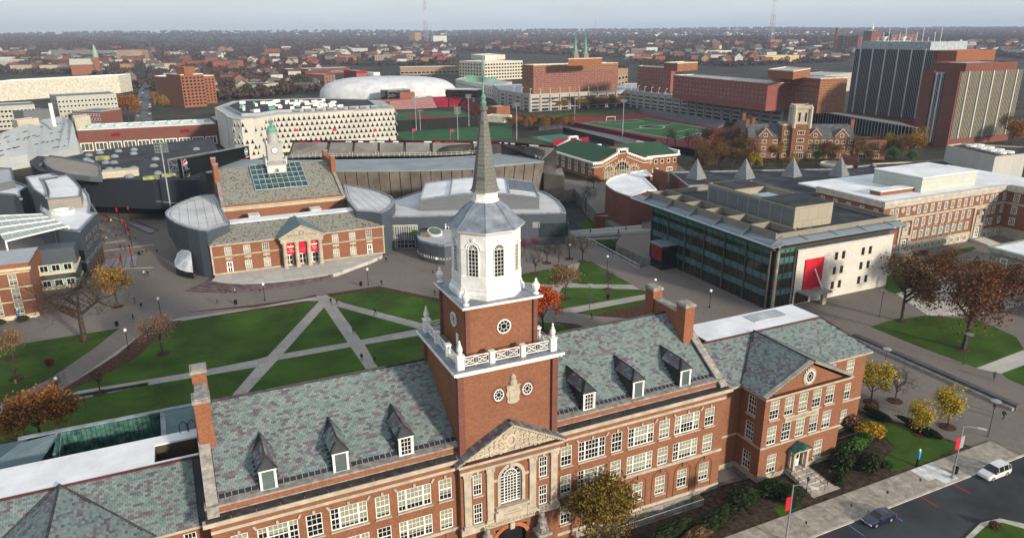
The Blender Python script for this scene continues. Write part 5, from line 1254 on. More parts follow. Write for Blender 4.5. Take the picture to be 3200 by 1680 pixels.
mb=MB();e0,e1=M_[1],M_[3];mb.tube(e0+(13.3,),e1+(13.3,),.3,n=6);mb.build('curved_coping',METALG,zb)
cn=thing('glass_canopy','pale fritted glass canopy in long framed strips over the passage','canopy',(-40,208,14))
Z=14.2;ca,cb,cc_,cd=(S2('l1',*p,Z)+(Z,) for p in ((-160,700),(525,672),(850,820),(70,1010)))
FR=mat('frit_glass',(.30,.36,.33),rough=.25,spec=.5,kind='panel',bw=.7,bh=.7,ms=.1)
mb=MB()
for j in range(5):a,b=lerp(ca,cd,j/4),lerp(cb,cc_,j/4);mb.tube(a,b,.22,n=5)
for i in range(8):a,b=lerp(ca,cb,i/7),lerp(cd,cc_,i/7);mb.tube(a,b,.1,n=4)
for p in (cc_,lerp(cb,cc_,.4),cd):mb.tube(p,(p[0],p[1],0),.2,n=6)
mb.build('canopy_frame',WHITE,cn)
for j in range(4):
 for i in range(7):
  c4=[lerp(lerp(ca,cb,(i+a)/7),lerp(cd,cc_,(i+a)/7),(j+b)/4) for a,b in ((.06,.1),(.94,.1),(.94,.9),(.06,.9))]
  mb=MB();mb.poly(c4[::-1]);mb.poly([(x,y,z-.04) for x,y,z in c4]);mb.build('canopy_pane',FR,cn)
bh=thing('cream_trimmed_brick_hall','red brick hall with cream cornice and tall white sash windows, partly out of frame','hall',(-40,180,0))
BX,BY,BZ=-34.3,180.0,11.8
wx=[-37.6,-41.4,-45.2,-49.0];ops=[(x+70-.8,x+70+.8,z,z+2.5) for x in wx+[-53] for z in (1.3,4.6,7.9)]
mb=MB();facade(mb,(-70,BY),(1,0),BX+70,0,BZ,ops);facade(mb,(BX,BY),(0,1),16,0,BZ);mb.build('brick_wall',BRICK,bh)
for x in wx+[-53]:
 for z in (1.3,4.6,7.9):win(bh,(-70,BY),(1,0),x+70,z,1.6,2.5,2,2,.85)
mb=MB()
for z0,z1,e in ((0,1.0,.15),(4.0,4.25,.1),(7.2,7.5,.1),(10.6,10.9,.15),(11.2,11.8,.5)):mb.box(-70,BX+e,BY-e,BY+.1,z0,z1)
mb.build('cream_band',CR,bh)
mb=MB();mb.box(-70,BX-.2,BY+.3,BY+16,11.8,12.0);mb.build('roof',ROOFG,bh);mb=MB();mb.box(-70,BX+.2,BY-.3,BY+.25,11.8,12.6);mb.build('brick_parapet',BRICKO,bh)
lk=thing('balcony_link','two storey link with pale green balcony fronts and cream slabs under the canopy','building',(-32,193,0))
for z in (3.2,6.9):
 mb=MB();mb.box(-35.5,-27.0,190,202,z-.5,z);mb.build('balcony_slab',CR,lk)
 mb=MB();mb.box(-35.3,-27.2,190.3,190.5,z,z+1.9);mb.build('balcony_front',mat('green_tint_panel',(.30,.40,.36),rough=.3),lk)
 wins(lk,(-35.3,190.3),(-27.2,190.3),[.25,.55,.85],[z+.2],1.7,1.6,cols=2,fr=.1,off=.02)
mb=MB();mb.box(-35.3,-27.2,196,202,0,11);mb.build('link_wall',METALW,lk)
rc=thing('dark_roofed_recreation_hall','huge dark metal recreation hall with sweeping black roof and bubble skylights','hall',(-15,310,0))
fe_=[(330,585),(360,640),(440,690),(560,725),(750,757),(1000,775),(1300,785),(1700,800),(2210,798)]
be_=[(2430,450),(2370,330),(1830,380),(1200,450),(700,545),(420,525)]
RP=SP('r1',14,fe_+be_);mb=MB();cR=ccw(RP);mb.prism(cR,4.2,14,0,1,True);mb.build('dark_shell',[mat('black_blue_zinc',(.030,.036,.045),rough=.45,kind='panel',bw=5,bh=.6,ms=.015),ROOFD],rc)
mb=MB();ins=[(p[0]*1.0+3*(0-p[0])/40,p[1]+(310-p[1])*.22) for p in RP];mb.prism(ins,0,4.25,0);mb.build('recessed_base',GLASS,rc)
mb=MB();a,b=S2('l1',1115,405,8.4),S2('l1',1909,500,7.0);b2=S2('t1',230,1105,6.0);mb.path([(a[0],a[1]-1,8.4),(b[0],b[1]-1,7.0),(b2[0],b2[1]-1,6.4)],.18,5);mb.build('silver_edge_line',STEEL,rc)
ov=SP('r1',15.2,[(490,600),(505,555),(560,532),(700,548),(900,585),(1080,620),(1125,655),(1142,775),(1000,770),(760,742),(600,695),(520,645)]);mass(rc,'oval_taupe_roof',ov,13.9,15.2,METALG,TAUPE)
mb=MB()
for k in range(14):p=lerp(ov[0],ov[2],k/13);q=(p[0]-1.6,p[1]-.6);mb.obox(q+(14.1,),(1.6,.6,0),(.0,.35,0),(0,0,.6))
mb.build('rib_fins',METALW,rc)
mb=MB();q4=SP('r1',14,[(1150,782),(1556,748)]);mb.prism([q4[0],q4[1],(q4[1][0],q4[1][1]+5),(q4[0][0],q4[0][1]+5)],13.9,16.2);mb.build('beige_roof_box',BEIGE,rc)
sk_=MB();sk_.lathe(0,0,[(1.5,0),(1.4,.5),(1.0,.9),(.3,1.1)],10);skm=sk_.mesh('bubble_skylight',mat('acrylic_dome',(.22,.25,.28),rough=.2))
for x,y in ((970,578),(1120,498),(995,525),(1010,600),(1285,540),(1185,612),(1275,610),(1225,685),(1320,685),(1495,675),(1500,465),(1495,508),(1740,570),(1720,648),(1770,728),(2195,458),(1450,765),(1325,480)):
 put('bubble_skylight',skm,rc,S2('r1',x,y,14)+(14.0,))
for k,(x,y) in enumerate(((1150,570),(1900,755),(1690,785))):
 p=S2('r1',x,y,14);mb=MB();mb.prism([(p[0]-2.4,p[1]-1),(p[0]+2.2,p[1]-1.2),(p[0]+2.6,p[1]+1),(p[0]-2,p[1]+1.4)],14,15.0+.4*(k==0));mb.build('yellow_rooflight',mat('yellow_green_glass',(.34,.36,.16),var=.4,scale=.5),rc)  # rooflights in a plain yellow-green colour
for x in (0,14,-18):mb=MB();mb.tube((-8+x,290,0),(-8+x,290,4.3),.5,n=8);mb.build('concrete_column',STONE,rc)
ph=thing('pale_zinc_hall','long pale zinc hall with scattered dark slots along its sloping flank','hall',(-80,380,0))
top=SP('r1',15,[(-60,300),(130,225),(480,120),(700,80),(810,140)]);bot=SP('r1',6,[(-60,570),(300,512),(480,515),(640,480),(880,430)])
PZ=mat('pale_zinc',(.42,.45,.46),kind='panel',bw=7,bh=.5,ms=.015);mb=MB();n_=8
g0=[lerp(bot[0],bot[-1],k/n_) for k in range(n_+1)];g1=[lerp(top[0],top[-1],k/n_) for k in range(n_+1)]
def pol(pl,t):
 k=min(int(t*(len(pl)-1)),len(pl)-2);return lerp(pl[k],pl[k+1],t*(len(pl)-1)-k)
g0=[pol(bot,k/n_) for k in range(n_+1)];g1=[pol(top,k/n_) for k in range(n_+1)]
for k in range(n_):
 mb.poly([g0[k]+(6,),g0[k+1]+(6,),g1[k+1]+(15,),g1[k]+(15,)]);mb.poly([g0[k]+(0,),g0[k+1]+(0,),g0[k+1]+(6,),g0[k]+(6,)])
mb.poly([g0[-1]+(0,),(g1[-1][0]+3,g1[-1][1]+20,0),(g1[-1][0],g1[-1][1],15),g0[-1]+(6,)]);mb.build('sloping_flank',PZ,ph)
sl_=MB()
for k in range(46):
 r_=rnd.choice((.1,.28,.3,.5,.55,.75));t=rnd.uniform(.02,.9);a=Vector(lerp(pol(bot,t)+(6.1,),pol(top,t)+(15.1,),r_));b=Vector(lerp(pol(bot,t+.05)+(6.1,),pol(top,t+.05)+(15.1,),r_));mb=MB();d=(b-a)*rnd.uniform(.3,.9);mb.obox(a+Vector((0,-.15,.1)),d,(0,.1,.3),(0,-.1,.05));mb.build('slot_window',GLASS,ph)
mass(ph,'beige_penthouse',SP('r1',17,[(130,130),(360,103),(430,112),(190,140)]),11,17,BEIGE,ROOFG);mass(ph,'beige_penthouse',SP('r1',17,[(800,92),(985,70),(1005,82),(830,112)]),10,17,BEIGE,ROOFG)
mb=MB()
for x,y in ((580,30),(600,30)):p=S2('r1',x,y+60,19);mb.tube((p[0],p[1],14),(p[0],p[1],26),.5,n=8)
mb.build('white_flue',WHITE,ph)
fh=thing('brick_fieldhouse','long red brick fieldhouse with white roof vents and a white framed glazed band','hall',(-15,450,0))
f0,f1=S2('r1',905,490,0),S2('r1',2445,400,0);fdv=Vector((f1[0]-f0[0],f1[1]-f0[1],0));fn=Vector((-fdv.y,fdv.x,0)).normalized()*27
fp_=[f0,f1,(f1[0]+fn.x,f1[1]+fn.y),(f0[0]+fn.x,f0[1]+fn.y)];mass(fh,'brick_block',fp_,0,11.6,BRICK2,ROOFW,WHITE,.5,.3)
wins(fh,f0,f1,fr_(10),[.6],6.0,4.4,fr=.45,cols=3,gm=mat('dull_green_glass',(.07,.095,.075),rough=.25),off=.15)
wins(fh,f0,f1,[.26,.76],[7.6],4.6,1.9,name='maroon_panel',fr=0,gm=mat('maroon_panel',(.17,.015,.03)),off=.08)
mb=MB();mb.lathe(0,0,[(1.7,0),(1.6,.8),(1.1,1.5),(.3,1.8)],10);vm=mb.mesh('roof_vent',mat('pale_green_vent',(.38,.52,.42)))
for k in range(10):p=Vector(lerp(f0,f1,(k+.7)/10.4)+(0,))+fn*.5;put('roof_vent',vm,fh,(p.x,p.y,11.6))
mass(fh,'corner_block',[f1,(f1[0]+9,f1[1]+2),(f1[0]+6,f1[1]+30),(f1[0]-2,f1[1]+28)],0,13,BRICK2,ROOFG)
ar=thing('patterned_arena','white concrete arena pierced by rows of dark triangles, dark plant covered roof','arena',(70,420,0))
AW=mat('arena_concrete',(.53,.52,.47),var=.06,scale=.1);tz=20.0
et=[(704,358),(712,366),(726,371),(752,373),(790,370),(828,363),(860,357)]+[lerp((860,357),(1233,338),k/6) for k in range(1,7)]
ep=[P(u,v,tz) for u,v in et];bk=[(ep[-1][0]+6,ep[-1][1]+50),(ep[-1][0]-20,ep[-1][1]+75),(ep[0][0]+10,ep[0][1]+80),(ep[0][0]-3,ep[0][1]+40)]
mb=MB();mb.prism(ep+bk,0,tz,0,1);rim(mb,ccw(ep+bk),tz-.4,.8,.5,0);mb.build('concrete_wall',[AW,ROOFG],ar)
ctr=centre(ep+bk);rr_=[(ctr[0]+(p[0]-ctr[0])*.84,ctr[1]+4+(p[1]-ctr[1])*.80) for p in ep[::2]+bk];mass(ar,'dark_roof',rr_,tz,21.0,ROOFG,ROOFD,ROOFG)
tri={}
def trimesh(w_,h_,up):
 mb=MB();s_=1 if up else -1;b0,b1=(0,h_) if up else (h_,0);mb.poly([(-w_/2,-.03,b0),(w_/2,-.03,b0),(0,-.03,b1)][::s_])
 for x in (-1,1):mb.obox((x*w_/2-.14,-.25,b0),(.28,0,0),(0,.25,0),(-x*w_/2,0,b1-b0),1) if up else None
 return mb.mesh('triangle_window',[mat('arena_dark_opening',(.012,.012,.014),rough=.3),AW])
tm=trimesh(2.25,2.5,True);cum=[0]
for a,b in zip(ep,ep[1:]):cum.append(cum[-1]+math.hypot(b[0]-a[0],b[1]-a[1]))
nt_=int(cum[-1]/2.6);rg=random.Random(4)
for r_ in range(6):
 for k in range(nt_):
  s_=(k+.5+.5*(r_%2))*cum[-1]/nt_
  if s_>cum[-1]:continue
  i=max(j for j in range(len(cum)-1) if cum[j]<=s_+1e-6);a,b=ep[i],ep[i+1];t=(s_-cum[i])/(cum[i+1]-cum[i]);p=lerp(a,b,t)
  if (i<5 and rg.random()<.45) or (r_==0 and rg.random()<.5):continue
  d=Vector((b[0]-a[0],b[1]-a[1],0)).normalized();put('triangle_window',tm,ar,(p[0],p[1],2.0+r_*2.85),math.atan2(d.y,d.x))
um=MB();um.box(-1,1,-.8,.8,0,1.4);u1=um.mesh('roof_unit',WHITE);u2=um.mesh('roof_unit',mat('green_box',(.12,.34,.30)))
for k in range(60):
 a,b=rg.random(),rg.random();p=lerp(lerp(rr_[1],rr_[-2],a*.8),lerp(rr_[5],rr_[-3],a*.8),b);o_=put('roof_unit',u1 if k%7 else u2,ar,(p[0],p[1],21.0));o_.scale=(rg.uniform(.6,1.8),rg.uniform(.6,1.4),rg.uniform(.5,1.2))
mb=MB()
for k in range(9):p,q=lerp(ep[7],ep[-1],k/9),lerp(ep[7],ep[-1],(k+.6)/9);mb.tube((p[0],p[1]+6,tz+.9),(q[0],q[1]+6,tz+.9),.8,n=6)
mb.build('roof_pipe',STEEL,ar)
#  glass and stone building
gb=thing('glass_fronted_building','four storey glass fronted building with pale stone end wall and dark flat roof','building',(132,135,0))
BRZ=mat('bronze_mullion',(.085,.075,.065),rough=.45,var=.1);TG=mat('teal_spandrel',(.05,.16,.165),rough=.15,var=.2,scale=.2,spec=.6);DG=mat('dark_curtain_glass',(.018,.020,.018),rough=.06,var=.4,scale=.1,spec=.7);GG=mat('green_spandrel',(.04,.20,.14),rough=.2,var=.2,scale=.2)
GX,GY0,GY1=115.2,112.6,157.5
mb=MB();mb.box(GX+.3,152.6,113.2,158,0,16.2);mb.build('core',mat('dim_interior',(.02,.02,.02)),gb)
lev=[(0,2.9,0),(2.9,4.3,1),(4.3,6.6,0),(6.6,8.0,1),(8.0,10.4,0),(10.4,11.8,1),(11.8,12.9,0),(12.9,14.2,2)]
nby=18;me_={}
for k in range(nby):
 y0=GY0+.6+(GY1-GY0-.6)*k/nby;wy=(GY1-GY0-.6)/nby
 for z0,z1,t in lev:
  kk=(round(z1-z0,2),t)
  if kk not in me_:m_=MB();m_.box(0,.06,.06,wy-.06,.05,z1-z0-.05);me_[kk]=m_.mesh('glass_pane',(DG,TG,GG)[t])
  put('glass_pane',me_[kk],gb,(GX,y0,z0))
for k in range(4):
 m_=MB()
 for z0,z1,t in lev:m_.box(116+1.5*k,117.4+1.5*k,112.8,112.9,z0+.05,z1-.05,t)
 m_.build('glass_pane',[DG,TG,GG],gb)
mb=MB()
for k in range(nby+1):
 y=GY0+.6+(GY1-GY0-.6)*k/nby;big=k%3==0;mb.box(GX-(.35 if big else .1),GX+.05,y-(.14 if big else .05),y+(.14 if big else .05),0,14.2)
for z0,z1,t in lev:mb.box(GX-.12,GX+.04,GY0+.5,GY1,z0-.05,z0+.05);mb.box(115.6,122,112.7,112.85,z0-.05,z0+.05)
for z in (3.6,7.3,11.1):mb.box(GX-.06,GX+.03,GY0+.5,GY1,z-.03,z+.03)
for k in range(5):mb.box(115.9+1.5*k,116.02+1.5*k,112.68,112.9,0,14.2)
mb.box(GX-.3,153.4,111.6,113,14.2,14.5);mb.box(GX-1.0,GX+.5,111.6,158.5,14.2,14.5)
mb.build('mullion',BRZ,gb)
mb=MB();mb.tube((116.3,112.2,0),(116.3,112.2,15),.38,n=10);mb.build('corner_column',mat('taupe_column',(.28,.25,.21)),gb)
mb=MB();sops=[(x-121.9,x-121.9+1.05,z,z+1.9) for x in (134.0,136.3,142.7,145.1) for z in (2.0,5.6,9.2)]
facade(mb,(121.9,112.2),(1,0),31.2,0,13.2,sops,depth=.35);facade(mb,(153.1,112.2),(0,1),46,0,13.2);mb.box(121.9,122.3,112.2,113.4,0,13.2)
mb.build('stone_wall',mat('pale_stone_panels',(.58,.555,.51),kind='panel',bw=2.3,bh=.75,ms=.025),gb)
mb=MB();mb.box(121.8,153.2,112.1,113.5,13.2,13.4);mb.build('wall_cap',LEAD,gb)
for x in (134.0,136.3,142.7,145.1):
 for z in (2.0,5.6,9.2):win(gb,(121.9,112.2),(1,0),x-121.4,z,1.05,1.9,1,2,0,depth=.2,fr=.07,sill=False,fm=BRZ)
rp_x0,rp_x1=onY('g2',45,890,112.2)[0],onY('g2',228,860,112.2)[0]
mb=MB();mb.box(rp_x0,rp_x1,111.95,112.2,3.0,10.6);mb.build('red_panel',RED,gb)
a=onY('g2',150,900,111.9);b=onY('g2',240,1190,110.2);mb=MB();mb.tube((a[0],111.9,a[1]),(b[0],109.6,b[1]),.16,n=8);mb.build('canopy_strut',WHITE,gb)
mb=MB();mb.obox((123.2,108.6,3.0),(7.4,0,0),(0,3.6,0),(0,0,.4));mb.build('door_canopy',STEEL,gb);text('COLLEGE ROW',.7,'canopy_lettering',STONE,gb,(127,110.3,3.42),tilt=0,depth=.02) if False else None
mb=MB();mb.box(128.8,130.0,109.4,110.2,0,3.0);mb.build('canopy_pier',STONE,gb)
wins(gb,(122.6,112.2),(127.4,112.2),[.5],[.1],4.4,2.8,name='entrance_doors',fr=.2,cols=4,off=.05,fm=BRZ)
wins(gb,(117,113.2),(152.6,113.2),fr_(24),[14.6],1.25,1.0,name='clerestory_window',fr=.1,off=.1,fm=CR)
mb=MB();mb.obox((111.6,109.2,15.7),(3.6,0,.5),(0,54.5,0),(0,0,.14));mb.obox((115.2,109.2,16.05),(38.2,0,0),(0,3.2,.35),(0,0,.14));mb.build('louvred_canopy',mat('blue_grey_canopy',(.24,.29,.34),rough=.4,kind='panel',bw=.5,bh=.5,ms=.05),gb)
mb=MB()
for k in range(6):y=110.5+k*9.6;mb.poly([(111.9,y,15.9),(115.2,y,16.2),(115.2,y,17.9)]);mb.poly([(111.9,y+.2,15.9),(115.2,y+.2,17.9),(115.2,y+.2,16.2)]);mb.poly([(111.9,y,15.9),(115.2,y,17.9),(115.2,y+.2,17.9),(111.9,y+.2,15.9)])
for k in range(4):x=122+k*9;mb.obox((x,109.6,16.2),(.12,0,0),(0,2.8,.5),(0,0,.12))
mb.build('canopy_fin',METALG,gb)
mb=MB();mb.box(115.2,115.5,112.4,161,16.1,18.0);mb.box(115.5,153.0,112.4,112.7,16.2,17.7);mb.box(152.7,153,112.7,161,16.2,17.5);mb.box(115.5,153,160.7,161,16.2,17.6);mb.box(121.5,121.75,113,161,16.2,17.9)
for k in range(1,6):y=112.7+8.05*k;mb.box(115.5,121.5,y,y+.3,16.2,17.9)
mb.build('roof_parapet',mat('tan_parapet',(.23,.215,.18),kind='panel',bw=2.2,bh=3,ms=.03),gb)
mb=MB();mb.box(115.5,152.7,112.7,160.7,16.15,16.3);mb.build('roof',ROOFD,gb)
PT=mat('tan_penthouse',(.33,.305,.24),kind='panel',bw=3.0,bh=3.0,ms=.05);PTB=mat('blue_grey_panel',(.16,.18,.19),kind='panel',bw=3.4,bh=4,ms=.06)
pa=(125.6,117.6,148.0);mb=MB();mb.box(125.6,137.5,117.6,128,16.3,21.6,0);mb.box(125.6,126.0,128,148,16.3,21.6,0);mb.box(126,137.5,147.6,148,16.3,21.6,0);mb.box(137.2,137.5,128,148,16.3,21.4,0);mb.box(127,137.2,139.5,147.6,16.3,21.3,0);ph_=mb.build('penthouse',[PT],gb)
mb=MB()
for k in range(8):y=118.1+k*3.72;mb.box(125.5,125.62,y,y+3.3,16.9,20.9)
mb.build('penthouse_panel',PTB,ph_)
mb=MB();mb.box(125.4,137.7,117.4,128.2,21.6,21.75);mb.box(126.8,137.4,139.3,147.8,21.4,21.6);mb.build('penthouse_roof',ROOFD,ph_)
mb=MB();mb.box(130,135,131,136,16.3,20.6);mb.lathe(133.5,130.2,[(2.0,18.2),(2.0,19.2),(1.6,19.8),(.6,20.0)],14);mb.build('air_handler',mat('blue_plant',(.32,.40,.48),kind='panel',bw=1.2,bh=5,ms=.08),ph_)
for x,y in ((127.8,114.8),(141.5,124)):
 mb=MB();mb.box(x-1,x+1,y-1,y+1,16.3,16.6,1);mb.lathe(x,y,[(1.3,16.6),(.05,17.4)],4,0,math.pi/4);mb.build('pyramid_rooflight',[TG,WHITE],gb)
mb=MB();mb.box(110.5,115.1,146,151,0,6.4,1);mb.box(109.9,115.1,145.6,151.4,6.4,6.7,0);mb.box(110.4,110.5,146.2,150.6,2.6,6.2,2);mb.build('entrance_box',[LEAD,DG,mat('dark_red_panel',(.20,.03,.02))],gb)
fb=thing('footbridge','pale stone footbridge with parapet leading to the glass building','bridge',(105,165,0))
fa,fb2=S2('b2',560,960),S2('b2',1245,905);ga,gb2=S2('b2',640,985),S2('b2',1240,960)
mb=MB();mb.prism([fa,fb2,(fb2[0]+3,fb2[1]-6),ga],-.6,.02);mb.build('bridge_deck',CONC,fb)
PAR=mat('pale_parapet',(.58,.57,.53),kind='panel',bw=1.2,bh=.6,ms=.02)
mb=MB();d=Vector((fb2[0]-fa[0],fb2[1]-fa[1],0));n=Vector((-d.y,d.x,0)).normalized()
mb.obox(fa+(-1,),d,n*.4,(0,0,2.1));d2=Vector((fb2[0]+3-ga[0],fb2[1]-6-ga[1],0));mb.obox(Vector(ga+(-1.2,)),d2,n*.35,(0,0,2.2));mb.build('parapet',PAR,fb)
e0,e1=S2('b2',640,975),S2('b2',1222,1290);mb=MB();n_=26
railing([e0,e1],1.1,.8,'lane_parapet_railing','white topped railing along the edge of the sunken lane',0,MULL,.05)
#  long brick hall with stone portals
lb=thing('long_brick_hall','long brick hall with rows of white windows, stone portals and white flat roof','hall',(195,135,0))
LY,LX0,LX1,LZ=129.0,170.3,223.0,15.6
X_=lambda x,y:onY('g2',x,y,LY)
cols3=[X_(x,y)[0] for x,y in ((920,345),(970,335),(1085,320),(1197,300),(1263,290),(1330,280),(1398,270),(1467,260),(1533,250),(1600,240),(1665,228),(1725,218),(1827,205),(1928,188),(1972,180),(2058,168),(2120,158))]
cols2=[X_(x,y)[0] for x,y in ((885,520),(940,500),(1168,448),(1235,437),(1303,427),(1370,415),(1437,403),(1503,392),(1568,380),(1633,370),(1693,360),(1893,325),(1940,318),(2025,300),(2085,290))]
cols1=[X_(x,y)[0] for x,y in ((1140,590),(1205,575),(1270,565),(1340,555),(1405,545),(1468,533),(1533,523),(1598,510),(1663,500),(1860,462),(1905,455),(1990,440),(2055,430))]
rows=[(cols3,11.1,2.3),(cols2,7.4,2.3),(cols1,4.0,2.2)]
mb=MB();facade(mb,(LX0,LY),(1,0),LX1-LX0,0,14.0);facade(mb,(LX0,152),(0,-1),23,0,14.0);facade(mb,(LX1,129),(0,-1),26,0,14.0);mb.build('brick_wall',BRICK,lb)
for xs,z,h in rows:
 for x in xs:wins(lb,(LX0,LY),(LX1,LY),[(x-LX0)/(LX1-LX0)],[z],1.35,h,fr=.16,cols=2,rows=4,off=.04)
 wins(lb,(LX1,129),(LX1,103),[.12,.3,.5,.7],[z],1.7,h+.1,fr=.17,cols=3,rows=4,off=.04)
wins(lb,(LX0,152),(LX0,129),fr_(5),[11.1],1.4,2.3,fr=.16,cols=2,rows=4,off=.04)
wins(lb,(LX0,LY),(LX1,LY),[(x-LX0)/(LX1-LX0) for x in cols1],[.6],1.4,1.5,fr=.15,cols=2,rows=2,off=.2)
mb=MB();mb.box(LX0-.1,LX1,LY-.15,LY+.05,0,3.0);mb.box(LX1-.14,LX1,103,128.8,0,3.0);mb.box(LX0-.1,LX1,LY-.12,LY,10.1,10.7);mb.box(LX1-.12,LX1,103,128.8,10.1,10.7);mb.build('limestone_base',STONE,lb)
mb=MB();mb.box(LX0-.35,LX1-.3,LY-.35,LY+.3,13.9,14.6);mb.box(LX0-.7,LX1-.6,LY-.7,LY+.4,14.6,15.0);mb.box(LX0-.4,LX1-.5,LY-.4,LY+.3,15.0,15.9);mb.box(LX0-.7,LX0+.3,LY+.4,152,14.2,15.9);mb.box(LX1-.7,LX1+.3,103,LY-.71,13.9,15.9);mb.build('stone_cornice',mat('pale_cornice',(.44,.41,.36),var=.15),lb)
mb=MB();mb.box(LX0+.3,240,LY+.3,160,15.0,15.4);mb.box(LX1+.3,240,103,LY+.3,15.0,15.4);mb.build('white_roof',ROOFW,lb)
mb=MB()
for x in cols1[1:8]:
 pts=[(x+1.0,LY-.1,3.2),(x+1.0,LY-.1,6.0)]+[(x+math.cos(t),LY-.1,6.0+math.sin(t)) for t in [math.pi*k/8 for k in range(1,8)]]+[(x-1.0,LY-.1,6.0),(x-1.0,LY-.1,3.2)];mb.path(pts,.2,4)
mb.build('arched_surround',STONE,lb)
for x in (X_(1045,560)[0],X_(1785,430)[0]):
 mb=MB()
 for s in (-1,1):mb.box(x+s*2.4-.35,x+s*2.4+.35,LY-.35,LY,0,10.1);mb.box(x+s*1.5-.2,x+s*1.5+.2,LY-.45,LY,.8,5.0)
 mb.box(x-1.2,x+1.2,LY-.2,LY,4.6,8.0);mb.box(x-1.9,x+1.9,LY-.6,LY,4.6,5.2);mb.lathe(x,LY-.02,[(1.2,8.0),(1.1,8.6),(.7,9.0),(.1,9.2)],10);mb.box(x-2.8,x+2.8,LY-.36,LY,9.6,10.08);po_=mb.build('stone_portal',STONE,lb)
 put('door',pane(1.9,3.2,fr=.3,cols=2,rows=3),po_,(x,LY-.22,.9));oculus(po_,x,LY-.2,7.0,.6,.6,'f')
 mb=MB()
 for k in range(7):mb.box(x-2.6,x+2.6,LY-1.2-.8*(k+1),LY-.4 if k==0 else LY-1.2-.8*k,0,.9-.12*k)
 mb.build('entrance_steps',CONCL,lb)
mb=MB();mb.lathe(0,0,[(.75,0),(.75,.1)],18);dm=mb.mesh('round_plaque',STONE);dm.transform(Matrix.Rotation(R(90),4,'X'))
for x,y in ((1035,312),(1147,295),(1782,200),(1882,182)):p=X_(x,y);put('round_plaque',dm,lb,(p[0],LY-.02,p[1]))
mb=MB();mb.box(191,215,134,150,15.4,19.6);mb.build('plant_room',mat('sage_panel',(.47,.50,.44),kind='panel',bw=2.5,bh=1.2,ms=.02),lb);mb=MB();mb.box(190.8,215.2,133.8,150.2,19.6,19.8);mb.build('plant_room_roof',ROOFW,lb)
mb=MB();mb.box(177,190.9,136,139.5,15.4,16.5,0);mb.box(176.8,190.95,135.8,139.7,16.5,16.7,1);mb.build('brick_upstand',[BRICK,ROOFW],lb)
sb_=thing('grey_stone_building','grey green stone building with white sash windows beside the large russet oak','building',(178,90,0))
c0=S2('g2',1925,690,11);mb=MB();SX,SY=c0[0],c0[1];mb.box(SX,SX+40,SY-34,SY,0,11.0);mb.build('stone_wall',mat('grey_green_stone',(.27,.30,.25),kind='panel',bw=1.6,bh=.7,ms=.01),sb_)
mb=MB();mb.box(SX-.6,SX+40,SY-.4,SY+.6,10.2,11.3);mb.box(SX-.6,SX+.4,SY-34,SY-.41,10.2,11.3);mb.build('cornice',mat('grey_green_trim',(.33,.36,.31)),sb_);mb=MB();mb.box(SX+.4,SX+40,SY-34,SY-.4,10.9,11.05);mb.build('roof',ROOFW,sb_)
for k in range(6):
 for z in (1.0,4.2,7.2):wins(sb_,(SX,SY),(SX,SY-34),[(3.4+3.6*k)/34],[z],1.7,2.1,fr=.2,rows=2,off=.05,gm=(BLIND if (k+int(z))%2 else GLASS))
 #  brick drum and pyramid-roof building
dr=thing('brick_drum_building','round red brick drum with smooth white roof below the old brick hall','building',(135,195,0))
DP=SP('b2',10.2,[(1140,600),(1060,575),(985,545),(930,510),(900,480),(905,455),(945,425),(1010,400),(1090,380),(1180,362),(1280,345),(1350,402),(1262,412),(1395,540),(1290,548)])
mass(dr,'brick_drum',DP,-5,10.2,BRICK2,ROOFW,WHITE,.5,.3)
mass(dr,'brick_lobby',SP('b2',8,[(1360,340),(1510,375),(1680,500),(1420,530)]),0,8,BRICK2,ROOFD,BRICK2);mass(dr,'brick_fin',SP('b2',13,[(1362,335),(1505,378),(1500,385),(1358,345)]),0,13,BRICK2,LEAD)
mass(dr,'ramp_wall',SP('b2',.5,[(790,780),(890,770),(1050,765),(1245,805),(1245,850),(1050,810),(800,800)]),-5,.6,BRICK2,STONED)
py=thing('pyramid_roof_building','low brick building with dark flat roof and four slatted metal pyramids','building',(185,185,0))
PP=[(143,205),(158,206),(236,186),(226,170),(211,166),(170,166),(146,178)]
mass(py,'brick_block',SP('b2',11,[(1520,370),(1690,505),(1850,495)])+SP('b3',11,[(550,590),(1030,430),(1060,340),(1000,300),(620,340),(0,350)]),0,11,BRICK2,ROOFD,LEAD)
mb=MB();mb.lathe(0,0,[(3.7,0),(.05,6.9)],4,0,math.pi/4)
for k in range(6):r_=3.7*(1-(k+.6)/6.2);mb.lathe(0,0,[(r_+.06,1.11*k+.7),(r_+.03,1.11*k+.8)],4,0,math.pi/4)
pmh=mb.mesh('metal_pyramid',mat('slatted_pyramid',(.21,.225,.235),rough=.4,var=.1,metal=.3))
for s,x,y in (('n1',1595,815),('n1',2165,810),('b3',225,400),('b3',680,395)):put('metal_pyramid',pmh,py,S2(s,x,y,11)+(11.0,),.2)
mass(py,'brick_stair_fin',SP('b3',13.5,[(710,195),(870,242),(868,262),(700,215)]),10,13.5,BRICK2,LEAD)
rd=S2('b3',660,300,11);mb=MB();mb.lathe(rd[0],rd[1],[(6,11),(6,11.9),(5.6,11.9),(5.6,11.3)],22);mb.build('round_upstand',STONE,py)
mass(py,'grey_annex',SP('b3',10,[(1000,290),(1690,255),(1850,320),(1060,350)]),0,10,STONED,ROOFD,STONE)
cf=thing('concrete_plant_building','windowless pale concrete plant building with round fans on its roof','building',(270,180,0))
CP=SP('b3',16,[(1710,115),(2180,225),(2480,195),(2480,130),(1850,95)]);mass(cf,'concrete_block',CP,0,16,mat('ribbed_concrete',(.42,.42,.40),kind='panel',bw=4,bh=30,ms=.05),ROOFD,STONE)
mb=MB();mb.lathe(0,0,[(1.9,0),(1.9,.7),(1.5,.75)],12);fm_=mb.mesh('roof_fan',WHITE)
